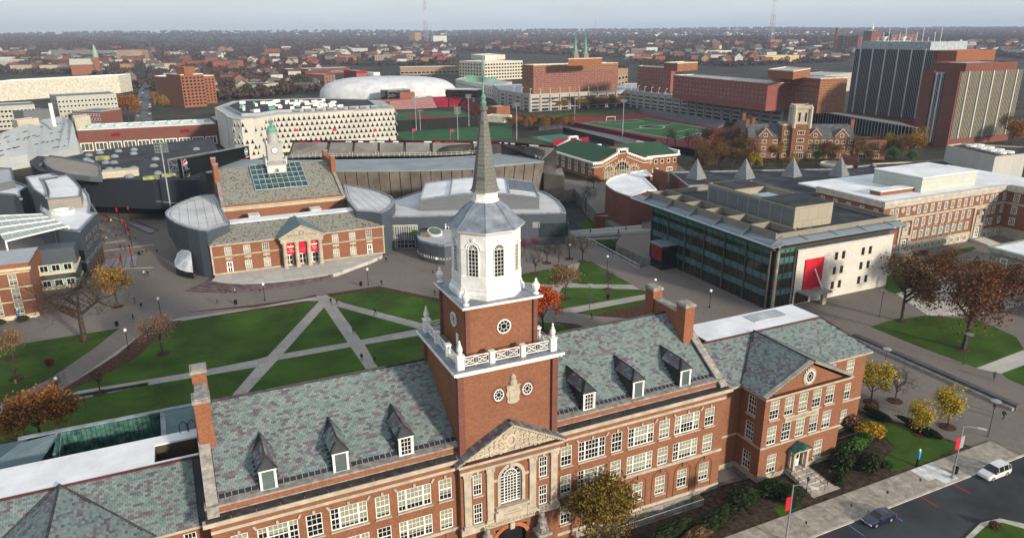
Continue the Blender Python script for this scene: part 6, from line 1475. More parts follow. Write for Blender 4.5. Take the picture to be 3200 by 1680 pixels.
for k in range(4):
 for j in range(2):put('roof_fan',fm_,cf,S2('b3',1950+k*95+j*75,115+k*22-j*6,16.2)+(16.1,))
 #  old brick hall with green roof
oh=thing('arched_window_brick_hall','old red brick hall with green roof, white parapets and great arched windows','hall',(165,260,0))
OY=257.0;A0=onY('n1',400,700,OY)[0];A1=onY('n1',1055,690,OY)[0];zz=onY('n1',400,640,OY)[1];zc=onY('n1',730,500,OY)[1];mx_=onY('n1',730,520,OY)[0]
mb=MB();mb.poly([(A0,OY,0),(A1,OY,0),(A1,OY,zz),(mx_+3,OY,zc-.5),(mx_-3,OY,zc-.5),(A0,OY,zz)]);mb.box(A0,A1,OY+.1,OY+42,0,zz-.2);mb.box(A1,A1+17,OY+3,OY+36,0,zz);mb.build('brick_wall',BRICK,oh)
mb=MB();ed=[(A0-1,zz),(A0+3.5,zz),(mx_-2.2,zc-.6),(mx_-2.2,zc+.9),(mx_+2.2,zc+.9),(mx_+2.2,zc-.6),(A1-3.5,zz),(A1+1,zz)]
for yy in (OY-.6,OY+42):
 for (x0,z0),(x1,z1) in zip(ed,ed[1:]):mb.obox((x0,yy,z0-.3),(x1-x0+(.01 if x1==x0 else 0),0,z1-z0),(0,1.3,0),(0,0,.75)) if x0!=x1 else mb.box(x0-.4,x0+.4,yy,yy+1.3,min(z0,z1),max(z0,z1)+.4)
mb.box(A0-1,A0-.2,OY+.8,OY+42,zz-.3,zz+.45);mb.box(A1-.2,A1+18,OY+2.2,OY+3,zz-.4,zz+.4);mb.box(A1+17,A1+18,OY+3,OY+36,zz-.3,zz+1.8);mb.build('white_parapet',WHITE,oh)
mb=MB()
for (x0,z0),(x1,z1) in zip(ed,ed[1:]):
 if x0==x1:continue
 n_=max(1,int((x1-x0)/.9))
 for k in range(n_):t=(k+.5)/n_;mb.box(x0+(x1-x0)*t-.22,x0+(x1-x0)*t+.22,OY-.45,OY,z0+(z1-z0)*t-.85,z0+(z1-z0)*t-.35)
 mb.obox((x0,OY-.12,z0-1.9),(x1-x0,0,z1-z0),(0,.1,0),(0,0,.35))
mb.build('cream_dentil_band',CR,oh)
GR=mat('green_tile_roof',(.035,.085,.05),var=.25,scale=.5,kind='panel',bw=.8,bh=.5,ms=.02);mb=MB()
mb.poly([(A0+.3,OY+.7,zz+.1),(mx_,OY+.7,zc+.2),(mx_,OY+41,zc+.2),(A0+.3,OY+41,zz+.1)][::-1]);mb.poly([(A1,OY+.7,zz+.1),(mx_,OY+.7,zc+.2),(mx_,OY+41,zc+.2),(A1,OY+41,zz+.1)])
mb.poly([(A1,OY+3.5,zz+.1),(A1+17,OY+3.5,zz+.1),(A1+17,OY+18,zz+4),(A1-8,OY+18,zz+4)]);mb.build('green_roof',GR,oh)
for x,w_,z0,zs_ in ((575,4.6,1.5,3.6),(722,7.4,1.5,4.6),(865,4.6,1.5,3.6)):
 px=onY('n1',x,720,OY)[0];z1=onY('n1',x,{575:700,722:660,865:695}[x],OY)[1]-w_/2*.55;mb=MB()
 mb.poly([(px-w_/2,OY-.05,0),(px+w_/2,OY-.05,0),(px+w_/2,OY-.05,z1)]+[(px+w_/2*math.cos(t),OY-.05,z1+w_/2*math.sin(t)) for t in [math.pi*k/10 for k in range(1,10)]]+[(px-w_/2,OY-.05,z1)]);aw_=mb.build('arched_window',GLASS,oh);mb=MB()
 for k in range(7):xx=px-w_/2+w_*k/6;mb.box(xx-.09,xx+.09,OY-.14,OY-.04,0,z1+(0 if k in (0,6) else math.sqrt(max(0,(w_/2)**2-(xx-px)**2))))
 for k in range(8):z=z1*k/6;mb.box(px-w_/2,px+w_/2,OY-.13,OY-.05,z-.09,z+.09) if z<=z1+.1 else None
 mb.path([(px+w_/2*math.cos(t),OY-.1,z1+w_/2*math.sin(t)) for t in [math.pi*k/12 for k in range(13)]],.22,4);mb.path([(px+w_/4*math.cos(t),OY-.1,z1+w_/4*math.sin(t)) for t in [math.pi*k/8 for k in range(9)]],.09,4)
 for k in range(9):t=math.pi*k/8;mb.obox((px+(w_/2+.3)*math.cos(t)-.2,OY-.12,z1+(w_/2+.3)*math.sin(t)-.15),(.4,0,0),(0,.1,0),(math.cos(t)*.8,0,math.sin(t)*.8+.2))
 mb.build('window_tracery',CR,aw_)
wins(oh,(A1,OY+3),(A1+17,OY+3),fr_(5),[zz-3.4],1.8,2.0,fr=.3,fm=CR,off=.05);wins(oh,(A1,OY+3),(A1+17,OY+3),[.3,.75],[zz-8.5],3.2,3.2,fr=.3,cols=3,rows=2,off=.05);wins(oh,(A0,OY+42),(A0,OY),fr_(7),[1.5,4.6],2.6,2.4,fr=.25,cols=3,rows=3,off=.05)
#  gothic residence hall
go=thing('gothic_brick_hall','gothic brick hall with pinnacled stone tower, slate gables and limestone windows','hall',(280,258,0))
TR=mat('pale_gothic_stone',(.46,.41,.32),var=.1);GS=mat('grey_gothic_slate',(.10,.105,.115),var=.25,scale=.6);ga_,gb_=Vector((252.8,271.5)),Vector((306.8,240.1));gd=(gb_-ga_).normalized();gn=Vector((-gd.y,gd.x));GLn=(gb_-ga_).length
G2=lambda s,t:(ga_.x+gd.x*s+gn.x*t,ga_.y+gd.y*s+gn.y*t)
def gwing(s0,s1,t0,t1,h,rh):
 mb=MB();mb.prism([G2(s0,t0),G2(s1,t0),G2(s1,t1),G2(s0,t1)],0,h);tm_=(t0+t1)/2
 for s in (s0,s1):mb.poly([G2(s,t0)+(h,),G2(s,t1)+(h,),G2(s,tm_)+(h+rh,)])
 mb.build('brick_wing',BRICK,go);mb=MB();mb.poly([G2(s0,t0-.5)+(h,),G2(s1,t0-.5)+(h,),G2(s1,tm_)+(h+rh+.2,),G2(s0,tm_)+(h+rh+.2,)]);mb.poly([G2(s1,t1+.5)+(h,),G2(s0,t1+.5)+(h,),G2(s0,tm_)+(h+rh+.2,),G2(s1,tm_)+(h+rh+.2,)]);mb.build('slate_roof',GS,go)
gwing(0,17,0,11,10.0,6);gwing(27,50,0,11,10.0,6);gwing(-1,9,8,40,9.5,6);mass(go,'flat_annex',[G2(50,-1),G2(65,-1),G2(65,10),G2(50,10)],0,9,BRICK,ROOFD)
mass(go,'stair_block',[G2(15.5,-1),G2(21,-1),G2(21,9),G2(15.5,9)],0,16,BRICK,STONED,TR,.4,.9)
mb=MB();mb.prism([G2(20,-2.5),G2(28,-2.5),G2(28,5.5),G2(20,5.5)],0,17);tw_=mb.build('tower',BRICK,go)
mb=MB();mb.prism([G2(20.3,-2.2),G2(27.7,-2.2),G2(27.7,5.2),G2(20.3,5.2)],17.2,24.2);
for s,t in ((20.3,-2.2),(27.7,-2.2),(27.7,5.2),(20.3,5.2)):q=G2(s,t);mb.lathe(q[0],q[1],[(.9,15),(.9,25),(.6,25.3),(.1,26.2)],6)
mb.build('stone_belfry',TR,tw_);mb=MB();mb.prism([G2(19.8,-2.7),G2(28.2,-2.7),G2(28.2,5.7),G2(19.8,5.7)],16.9,17.3);mb.prism([G2(19.8,-2.7),G2(28.2,-2.7),G2(28.2,5.7),G2(19.8,5.7)],24.2,24.9);rim(mb,ccw([G2(20.0,-2.5),G2(28,-2.5),G2(28,5.5),G2(20,5.5)]),24.9,.4,.9);mb.build('stone_string',TR,tw_)
for k in range(2):wins(tw_,G2(20.3,-2.2),G2(27.7,-2.2),[.3,.7],[18],1.3,4.6,name='belfry_opening',fr=.2,fm=TR,off=.05);break
wins(go,G2(20,-2.5),G2(28,-2.5),[.5],[4.6,8.2,11.8],3.6,2.2,fr=.4,cols=3,fm=TR,off=.06);wins(go,G2(20,-2.5),G2(28,-2.5),[.5],[.3],4.6,3.4,name='porch_arch',fr=.5,cols=4,fm=TR,off=.06)
wins(go,G2(0,0),G2(15.5,0),fr_(3),[.6,4.0,7.2],2.4,2.0,fr=.35,cols=3,fm=TR,off=.06);wins(go,G2(15.5,-1),G2(20,-1),[.5],[.8,4.2,7.6,11.6],2.6,2.0,fr=.35,cols=3,fm=TR,off=.06)
wins(go,G2(28,0),G2(50,0),fr_(7),[.6,4.0,7.2],2.0,2.0,fr=.35,cols=2,fm=TR,off=.06);wins(go,G2(50,-1),G2(65,-1),[.28,.72],[.6,4.0],3.2,2.2,fr=.3,cols=3,fm=TR,off=.06);wins(go,G2(-1,40),G2(-1,8),fr_(6),[1,5],2.0,2.2,fr=.35,cols=2,fm=TR,off=.06)
for s in (8,31.5,44):
 mb=MB();mb.poly([G2(s-3,-.3)+(9.5,),G2(s+3,-.3)+(9.5,),G2(s+3,-.3)+(11,),G2(s,-.3)+(14.4,),G2(s-3,-.3)+(11,)]);mb.poly([G2(s-3,-.3)+(11,),G2(s,-.3)+(14.4,),G2(s,6)+(14.4,),G2(s-3,3)+(11,)]);mb.poly([G2(s+3,-.3)+(11,),G2(s+3,3)+(11,),G2(s,6)+(14.4,),G2(s,-.3)+(14.4,)]);g_=mb.build('gable',BRICK,go);mb=MB()
 for sg in (-1,1):mb.tube(G2(s+sg*3.2,-.4)+(10.9,),G2(s,-.4)+(14.6,),.25,n=5)
 mb.build('gable_coping',TR,g_);wins(g_,G2(s-3,-.3),G2(s+3,-.3),[.5],[10.4],2.0,2.0,fr=.35,cols=2,fm=TR,off=.08)
for s,t in ((50,5.5),(4,10),(4,20),(4,32),(0,5)):mb=MB();mb.prism([G2(s-.8,t-.8),G2(s+.8,t-.8),G2(s+.8,t+.8),G2(s-.8,t+.8)],10,18.5);mb.build('chimney',BRICK,go)
#  two tall slab towers
def slab(name,label,base,tz_,a,b,c,dkside,ribm):
 t=thing(name,label,'tower block',centre([a,b,c]));return t
def ribs(t,a,b,z0,z1,n,big,gm,rm,bm):
 mb=MB();mb.poly([a+(z0,),b+(z0,),b+(z1,),a+(z1,)]);mb.build('window_wall',gm,t);d=Vector((b[0]-a[0],b[1]-a[1],0));n3=Vector((d.y,-d.x,0)).normalized();L=d.length;u=d/L;me={}
 for k in range(n+1):
  B_=k%big==big//2;w_=.5 if B_ else .17
  if B_ not in me:m_=MB();m_.obox((0,0,0),u*w_,-n3*.02,(0,0,z1-z0+.6)) if False else m_.obox(-u*w_/2,u*w_,-n3*(-.0),(0,0,z1-z0)) if False else None;m_=MB();m_.obox(-u*w_/2+n3*(.7 if B_ else .15),u*w_,-n3*(.7 if B_ else .15),(0,0,z1-z0+.8));me[B_]=m_.mesh('white_rib',bm if B_ else rm)
  put('white_rib',me[B_],t,(a[0]+d.x*k/n,a[1]+d.y*k/n,z0))
RW=mat('rib_white',(.60,.61,.60),var=.05);RS=mat('rib_sunlit',(.56,.52,.43),var=.05)  # RS: cream tone stands for sun on the ribs of the lit face
DKW=mat('tower_dark_glass',(.016,.018,.021),rough=.5,spec=.15,kind='panel',bw=2.0,bh=3.0,ms=.25)
q=[S2('a3',755,1105,3),S2('a3',1415,1215,3),S2('a3',1690,1050,12)]
a=P(2644,374);b=S2('a3',1400,1225,0);d_=Vector((b[0]-a[0],b[1]-a[1]));nb_=Vector((-d_.y,d_.x)).normalized();c=(b[0]+nb_.x*45+d_.x*.12,b[1]+nb_.y*45+d_.y*.12);e_=(a[0]+nb_.x*45,a[1]+nb_.y*45)
t1_=thing('ribbed_dark_tower','tall slab tower with dark windows between thin white ribs','tower',a+(0,));bE=(a[0]+d_.x*1.13,a[1]+d_.y*1.13)
mb=MB();mb.prism([a,bE,c,e_],0,47.5,0,1);mb.build('brick_core',[BRICK2,ROOFG],t1_);off=-nb_*.3;a2,b2_=(a[0]+off.x,a[1]+off.y),(bE[0]+off.x-d_.x*.04,bE[1]+off.y-d_.y*.04);ribs(t1_,a2,b2_,5.5,47.5,48,8,DKW,mat('rib_grey',(.40,.41,.42),var=.05),RW)
mass(t1_,'penthouse',[lerp(a,bE,.08),lerp(a,bE,.92),lerp(e_,c,.85),lerp(e_,c,.15)],47.5,52,mat('pale_blue_panel',(.34,.38,.40)),ROOFG);mb=MB()
for k in range(12):p=lerp(lerp(a,bE,.1+.07*k),lerp(e_,c,.1+.07*k),.3);mb.tube(p+(52,),p+(55+3*(k%3),),.18,n=4)
for k in (2,5):p=lerp(lerp(a,bE,.1+.1*k),e_,.2);mb.lathe(p[0],p[1],[(.3,52),(2.0,55),(2.2,55.4)],10)
mb.build('antenna',WHITE,t1_)
mass(t1_,'brick_stair_tower',[lerp(bE,c,.02),(bE[0]+d_.x*.25,bE[1]+d_.y*.25),(c[0]+d_.x*.2,c[1]+d_.y*.2),c],0,47,BRICKO,ROOFG)
t2_=thing('ribbed_pale_tower','nearer slab tower with pale sunlit ribs and dark brick stair shafts','tower',(422,250,0))
tz2=38.0;f0=S2('a3',1860,705,tz2);f1=S2('a3',2440,680,tz2);l0=S2('a3',1500,690,tz2);dv2=Vector((l0[0]-f0[0],l0[1]-f0[1]));bk1=(f1[0]+dv2 .x,f1[1]+dv2 .y)
mb=MB();mb.prism([f0,f1,bk1,l0],0,tz2,0,1);mb.build('brick_core',[BRICK2,ROOFG],t2_);nn2=Vector((f1[1]-f0[1],-(f1[0]-f0[0]))).normalized()*.3;ribs(t2_,(f0[0]+nn2 .x,f0[1]+nn2 .y),(f1[0]+nn2 .x,f1[1]+nn2 .y),4,tz2,40,8,mat('tower_sunlit_glass',(.10,.085,.06),rough=.3,kind='panel',bw=2.0,bh=3.0,ms=.3),RS,RW)  # tan glass carries the sunlit tone of this face in its colour
for u0,u1 in ((.0,.32),(.62,1.0)):
 p,q_=lerp(l0,f0,u0),lerp(l0,f0,u1);n_=Vector((q_[1]-p[1],-(q_[0]-p[0]))).normalized()*1.6;mass(t2_,'brick_stair_shaft',[p,q_,(q_[0]+n_.x,q_[1]+n_.y),(p[0]+n_.x,p[1]+n_.y)],0,tz2+.6,BRICK2,LEAD)
p,q_=lerp(l0,f0,.34),lerp(l0,f0,.6);n_=Vector((q_[1]-p[1],-(q_[0]-p[0]))).normalized()*.3;ribs(t2_,(p[0]+n_.x,p[1]+n_.y),(q_[0]+n_.x,q_[1]+n_.y),1,tz2-1,6,3,DKW,RW,RW)
mass(t2_,'brick_penthouse',[lerp(f0,f1,.05),lerp(f0,f1,.9),lerp(l0,bk1,.9),lerp(l0,bk1,.1)],tz2,tz2+4.5,BRICK2,ROOFG)
gw=thing('glass_walled_annex','low annex with tall thin white mullions below the ribbed dark tower','building',(330,250,0));wa,wb=S2('r3',870,235),S2('r3',1690,395);mass(gw,'annex_block',[wa,wb,(wb[0]+14,wb[1]+22),(wa[0]+14,wa[1]+22)],0,9,DKW,ROOFG,STONE);ribs(gw,wa,wb,.5,8.5,34,100,DKW,RW,RW)
#  sports grounds
def line(pts,w_,z,m,name='pitch_marking'):
 mb=MB()
 for a,b in zip(pts,pts[1:]):
  d=Vector((b[0]-a[0],b[1]-a[1],0));n=Vector((-d.y,d.x,0)).normalized()*w_ if d.length else None
  if n:mb.poly([(a[0]-n.x,a[1]-n.y,z),(b[0]-n.x,b[1]-n.y,z),(b[0]+n.x,b[1]+n.y,z),(a[0]+n.x,a[1]+n.y,z)])
 return mb.build(name,m,kind='structure')
TRK=mat('running_track',(.20,.028,.035),var=.12,scale=.05);WL_=mat('line_paint',(.62,.64,.60))
sheet('track_verge_lawn',SP('n1',0,[(-300,120),(0,55),(740,25),(960,55),(500,72),(100,100)]),.02,GRASS)
sheet('running_track',SP('n1',0,[(-40,150),(20,115),(160,90),(500,74),(900,57),(1000,62),(1900,215),(1990,330),(1850,430),(1640,446),(1420,444),(700,310),(100,185)]),.03,TRK)
FT=[S2('n1',x,y) for x,y in ((190,165),(1030,108),(1830,240),(1400,378))];sheet('soccer_field',FT,.05,TURF)
F_=lambda a,b:lerp(lerp(FT[0],FT[1],a),lerp(FT[3],FT[2],a),b)
line([F_(a,b) for a,b in ((.05,.04),(.95,.04),(.95,.96),(.05,.96),(.05,.04))],.25,.06,WL_);line([F_(.05,.5),F_(.95,.5)],.2,.06,WL_)
line([F_(.5+.16*math.cos(t),.5+.10*math.sin(t)) for t in [2*math.pi*k/24 for k in range(25)]],.3,.061,WL_);sheet('field_emblem',[F_(.5+.1*math.cos(t),.48+.05*math.sin(t)) for t in [2*math.pi*k/12 for k in range(12)]],.056,mat('emblem_black',(.02,.02,.02)),.01)
for b0,b1 in ((.04,.2),(.96,.8)):line([F_(.25,b0),F_(.25,b1),F_(.75,b1),F_(.75,b0)],.22,.062,WL_)
def goal(a,b,label):
 t=thing('soccer_goal',label,'goal',a+(0,));mb=MB();d=Vector((b[0]-a[0],b[1]-a[1],0));n=Vector((-d.y,d.x,0)).normalized()*1.6
 mb.path([(0,0,0),(0,0,2.6),tuple(d+Vector((0,0,2.6))),tuple(d)],.16,5);mb.path([(0,0,2.6),tuple(n),tuple(n+d),tuple(d+Vector((0,0,2.6)))],.07,4);sub('goal_frame',mb.mesh('goal_frame',WHITE),t)
goal(S2('n1',545,140),S2('n1',648,135),'white soccer goal on the red track at the far end of the field');goal(S2('n1',1640,345),S2('n1',1760,335),'white soccer goal near the bare trees beside the gothic hall')
ss=thing('sideline_stand','low grey bleacher bank below the parking garage beside the soccer field','stand',S2('n1',1400,120)+(0,));s0,s1,s2,s3=(S2('n1',*p) for p in ((985,60),(1850,232),(1960,195),(930,28)))
for k in range(7):
 a,b=lerp(s0,s3,k/7),lerp(s1,s2,k/7);a2,b2=lerp(s0,s3,(k+.7)/7),lerp(s1,s2,(k+.7)/7);mb=MB();mb.prism([a,b,b2,a2],0,.5+.45*k);mb.build('bench_row',mat('grey_bleacher',(.16,.165,.18)),ss)
mb=MB();vwall(mb,SP('n1',0,[(-40,155),(100,190),(700,315),(1130,402)]),0,2.4);mb.build('field_fence',mat('maroon_mesh',(.12,.015,.025)),label='maroon mesh fence along the near side of the soccer field',cat='fence')
sheet('field_road',SP('n1',0,[(-250,200),(0,195),(600,300),(1200,420),(1560,470),(1700,560),(1560,560),(1280,520),(900,440),(500,330),(0,240),(-250,260)]),.02,mat('pale_asphalt',(.16,.155,.15)))
sheet('outfield_turf',SP('a1',0,[(1320,1270),(1700,1245),(2120,1220),(2458,1195),(2458,1330),(1900,1350),(1420,1345)]),.03,TURF);sheet('baseball_turf',SP('a1',0,[(1330,1200),(1330,1085),(1740,1062),(2000,1085),(2110,1140),(2130,1168)]),.03,TURF)
sheet('baseball_dirt',SP('a1',0,[(1400,1115),(1500,1098),(1640,1110),(1990,1122),(1960,1135),(1650,1148)]),.05,TRK);sheet('infield_turf',SP('a1',0,[(1590,1100),(1740,1075),(1940,1105),(1730,1122)]),.07,TURF)
mb=MB();vwall(mb,SP('a1',0,[(1340,1258),(1700,1235),(2130,1210)]),0,6.5);mb.build('outfield_fence',mat('black_windscreen',(.02,.022,.022)),label='tall black windscreen fence behind the baseball outfield',cat='fence')
bs=thing('baseball_stand','bank of red and grey seats wrapping the baseball infield','stand',S2('a1',1700,1010)+(0,));SR=mat('red_seats',(.30,.012,.035));SG=mat('faded_pink_seats',(.36,.18,.18))
for pl,m_ in (([(1285,1055),(1735,1035),(1690,975),(1285,1015)],SG),([(1735,1030),(1845,1028),(1850,965),(1690,972)],SR),([(1855,1028),(1930,1025),(1995,975),(1858,968)],SR),([(1960,1035),(2120,1125),(2150,1060),(2000,970)],mat('dark_red_seats',(.13,.01,.02)))):
 q=SP('a1',0,pl)
 for k in range(6):mb=MB();mb.prism([lerp(q[0],q[3],k/6),lerp(q[1],q[2],k/6),lerp(q[1],q[2],(k+.75)/6),lerp(q[0],q[3],(k+.75)/6)],0,1.2+.55*k);mb.build('seat_row',m_,bs)
def pbox(name,label,cat,z0,z1,s,L,C,Rr,wall,roof,wl=None,wr=None,rimm=None,par=None,depth=None,**kw):
 """box building from three roof corners measured on the photograph: left end, near corner, right end"""
 l,c,r=S2(s,*L,z1),S2(s,*C,z1),S2(s,*Rr,z1)
 if depth:d=Vector((r[0]-c[0],r[1]-c[1]));n=Vector((-d.y,d.x)).normalized()*depth;l=(c[0]+n.x,c[1]+n.y)
 f=[l,c,r,(l[0]+r[0]-c[0],l[1]+r[1]-c[1])];t=par or thing(name,label,cat,centre(f));mass(t,'wall_and_roof',f,z0,z1,wall,roof,rimm)
 for sp,a,b in ((wl,l,c),(wr,c,r)):
  if sp:wins(t,a,b,fr_(sp[0]),[z0+sp[4]+k*sp[5] for k in range(sp[1])],sp[2],sp[3],fr=kw.get('fr',.25),off=kw.get('off',.05),fm=kw.get('fm'),cols=kw.get('cols',1),gm=kw.get('gm'))
 return t,f
def Zv(s,x,y,p):d=ray(*uv(s,x,y));return CAMH+d.z*math.hypot(p[0],p[1])/math.hypot(d.x,d.y)
CRF=mat('cream_fascia',(.66,.60,.48));OFF=mat('office_concrete',(.60,.56,.46))
GC=mat('garage_concrete',(.40,.39,.37),kind='panel',bw=1.2,bh=6,ms=.04);g0,g1,g2,gl_=P(1657,350),P(1951,332),P(2440,405),P(1560,330)
gar=thing('parking_garage','long concrete parking garage with dark openings around the soccer field','garage',g1+(0,));bk_=[(g2[0]+50,g2[1]+30),(g1[0]+60,g1[1]+60),(gl_[0]+20,gl_[1]+60)]
mass(gar,'concrete_frame',[gl_,g0,g1,g2]+bk_,0,12.6,GC,ROOFG,GC,.4,.9)
for a,b,n_ in ((g0,g1,10),(g1,g2,19),(gl_,g0,4)):
 wins(gar,a,b,fr_(n_),[3.2,6.0,8.9],6.4,1.5,name='garage_opening',fr=.12,cols=7,off=.05,fm=GC);wins(gar,a,b,fr_(n_),[.2],6.2,2.2,name='garage_opening',fr=.1,cols=3,off=.05,fm=GC)
 d=Vector((b[0]-a[0],b[1]-a[1],0));n3=Vector((d.y,-d.x,0)).normalized();m_=MB();m_.box(-.45,.45,-.9,.1,0,12.9);fme=m_.mesh('garage_fin',GC);m_=MB();m_.tube((0,0,12.6),(0,0,17.5),.12,n=5);m_.tube((0,0,17.5),(0,1.6,17.7),.14,n=5);lme=m_.mesh('deck_lamp',WHITE)
 for k in range(n_+1):p=(a[0]+d.x*k/n_,a[1]+d.y*k/n_,0);put('garage_fin',fme,gar,p,math.atan2(d.y,d.x));put('deck_lamp',lme,gar,p,math.atan2(d.y,d.x))
DR_=mat('dorm_red_brick',(.24,.07,.06),kind='brick');WW=dict(fr=.15,fm=mat('tan_frame',(.5,.42,.3)),cols=2)
d1,f=pbox('orange_brick_dormitory','broad orange brick dormitory with cream roof fascia and copper church spires behind','dormitory',12.6,34.5,'a2',(97,625),(205,630),(1020,607),BRICKO,ROOFG,(4,7,1.5,1.3,1.6,2.95),(24,7,1.6,1.4,1.6,2.95),CRF,**WW)
m_=MB();q0,q1=f[1],f[2];n3=Vector((q1[1]-q0[1],-(q1[0]-q0[0]),0)).normalized()*.03;m_.poly([(q0[0]+n3 .x,q0[1]+n3 .y,17),(q1[0]+n3 .x,q1[1]+n3 .y,17),(q1[0]+n3 .x,q1[1]+n3 .y,29),(q0[0]+n3 .x,q0[1]+n3 .y,29)]);m_.build('red_shade_band',DR_,d1)  # shadow band across the front, painted as redder brick
pbox('','','',34.5,39.5,'a2',(540,570),(600,567),(865,560),BRICKO,ROOFG,None,None,CRF,d1);
d2,f=pbox('stepped_brick_dormitory','dark red brick dormitory wing stepping along the garage roof','dormitory',12.6,31.7,'a2',(1210,638),(1530,658),(1570,652),DR_,ROOFG,(12,6,1.5,1.3,1.6,2.9),None,CRF,depth=None,**WW)
pbox('','','',31.7,37.2,'a2',(1460,605),(1590,612),(1785,602),BRICKO,ROOFG,None,(3,2,1.6,1.4,.5,2.5),CRF,d2,**WW)
l2=P(1965+140,236,29);r2=P(2400,262,29);d3_=thing('long_brick_dormitory','long dark red dormitory wing above the garage deck, lower than its end blocks','dormitory',l2+(12,));d=Vector((r2[0]-l2[0],r2[1]-l2[1]));n=Vector((-d.y,d.x)).normalized()*18;mass(d3_,'wall_and_roof',[l2,r2,(r2[0]+n.x,r2[1]+n.y),(l2[0]+n.x,l2[1]+n.y)],12.6,29,DR_,ROOFG,CRF);wins(d3_,l2,r2,fr_(26),[17+2.9*k for k in range(4)],1.5,1.3,off=.05,**WW)
d4,f=pbox('orange_end_dormitory','orange brick dormitory end block with red awnings nearest the ribbed towers','dormitory',12.6,32.5,'a3',(45,728),(505,760),(765,752),DR_,ROOFG,(14,5,1.5,1.3,4.4,2.9),(6,6,1.5,1.3,2,2.9),CRF,**WW)
m_=MB();n3=Vector((f[2][1]-f[1][1],-(f[2][0]-f[1][0]),0)).normalized()*.04;m_.poly([f[1]+(12.6,),f[2]+(12.6,),f[2]+(32,),f[1]+(32,)][::1]);o_=m_.build('sunlit_orange_face',BRICKO,d4);o_.location+=n3  # orange sheet puts the sunlit tone of this front into its colour
pbox('','','',32.5,37,'a3',(0,672),(245,690),(410,662),BRICKO,ROOFG,None,None,CRF,d4)
wins(d4,f[0],f[1],[.35,.5,.78,.86,.94],[13.0],3.0,1.2,name='shop_awning',fr=0,gm=RED,off=.5)
dm_=MB();A_,B_,C_,N1,N2=68,37,18.5,32,9;ang_=-.35;cx_,cy_=196,718
ridge=lambda k:1+.012*(k%2)
for j in range(N2+1):
 ph=math.pi/2*j/N2;cs,sn_=math.cos(ph)**.55,math.sin(ph)**.8
 for k in range(N1):t=2*math.pi*k/N1;x,y=A_*cs*math.copysign(abs(math.cos(t))**.7,math.cos(t)),B_*cs*math.copysign(abs(math.sin(t))**.8,math.sin(t));dm_.v.append((cx_+x*math.cos(ang_)-y*math.sin(ang_),cy_+x*math.sin(ang_)+y*math.cos(ang_),C_*sn_))
for j in range(N2):
 for k in range(N1):dm_.f.append((j*N1+k,j*N1+(k+1)%N1,(j+1)*N1+(k+1)%N1,(j+1)*N1+k));dm_.m.append(0)
dome=thing('sports_dome','large white inflated sports dome with stained seams beyond the baseball field','dome',(cx_,cy_,0));dm_.build('membrane',mat('dome_fabric',(.62,.64,.67),kind='stain',rough=.5),dome,smooth=True);mb=MB()
for k in range(1,12):
 x=-A_*.92+A_*1.84*k/12;sc_=max(.05,(1-abs(x/A_)**2.6))**.5;pts=[(x,-B_*sc_*math.cos(t)*1.0,C_*(sc_**.5)*math.sin(t)**.9+.1) for t in [math.pi*j/12 for j in range(0,13)]];mb.path([(cx_+a*math.cos(ang_)-b*math.sin(ang_),cy_+a*math.sin(ang_)+b*math.cos(ang_),z) for a,b,z in pts],.22,4)
mb.build('membrane_seam',mat('seam_grey',(.42,.43,.45)),dome)
pk,f=pbox('press_box','glass press box with wing shaped white roof above the red seats','press box',4,10,'a1',(1790,855),(1820,862),(2115,870),DG,ROOFW,None,(10,1,4,3,1.5,3),WHITE,fm=BRZ,depth=12);mb=MB();mb.prism([(p[0]+(p[0]-f[1][0])*.06-2,p[1]-1.5) for p in f],10.2,10.9);mb.build('wing_roof',ROOFW,pk)
for k in range(5):p=lerp(f[1],f[2],.1+.2*k);mb=MB();mb.box(p[0],p[0]+1.5,p[1]+1,p[1]+2,0,4);mb.build('white_pier',WHITE,pk)
pv_,f=pbox('brick_pavilion','brick and glass pavilion with overhanging roof in front of the white dome','pavilion',0,9,'a1',(1225,870),(1265,875),(1480,862),DG,ROOFG,None,(5,2,5,3,1.2,4),STEEL,fm=STEEL,depth=14);mb=MB();mb.box(f[1][0]+10,f[1][0]+24,f[1][1]-5,f[1][1],0,7.5);mb.build('brick_bay',BRICKO,pv_);mb=MB();mb.box(f[1][0]-14,f[2][0]+8,f[1][1]-10,f[1][1]-7,0,2.2);mb.build('brick_base',BRICKO,pv_)
pbox('brick_dugout','low tan topped brick dugout building left of the red seats','building',0,4.5,'a1',(945,965),(945,985),(1230,975),BRICKO,ROOFG,depth=10);pbox('orange_gatehouse','small orange brick block on concrete beside the ball field ramp','building',0,7,'a1',(2270,1015),(2310,1035),(2440,1020),BRICKO,ROOFG,depth=10);pbox('concrete_ramp_block','pale concrete ramp block behind the spire','building',0,4,'a1',(2285,1085),(2380,1125),(2458,1110),OFF,OFF,depth=16)
for k,pl in enumerate((((160,1310),(480,1285),(720,1345),(430,1395)),((430,1440),(700,1415),(860,1470),(570,1530)))):
 sheet('tennis_court',SP('a2',0,pl),.04,mat('court_green',(.05,.16,.11),var=.1));q=SP('a2',0,pl);line([lerp(lerp(q[0],q[1],a),lerp(q[3],q[2],a),b) for a,b in ((.15,.15),(.85,.15),(.85,.85),(.15,.85),(.15,.15))],.15,.06,WL_)
mb=MB();vwall(mb,SP('a2',0,[(75,1320),(490,1285),(490,1270),(980,1400)]),0,3.2);mb.build('court_wall',mat('black_windscreen',(.02,.022,.022)),label='black windscreen wall behind the tennis courts',cat='fence')
cs_=thing('court_bleachers','small bright red bleachers between the tennis courts','stand',S2('b2',550,90)+(0,));q=SP('b2',0,[(395,118),(740,88),(735,55),(400,80)])
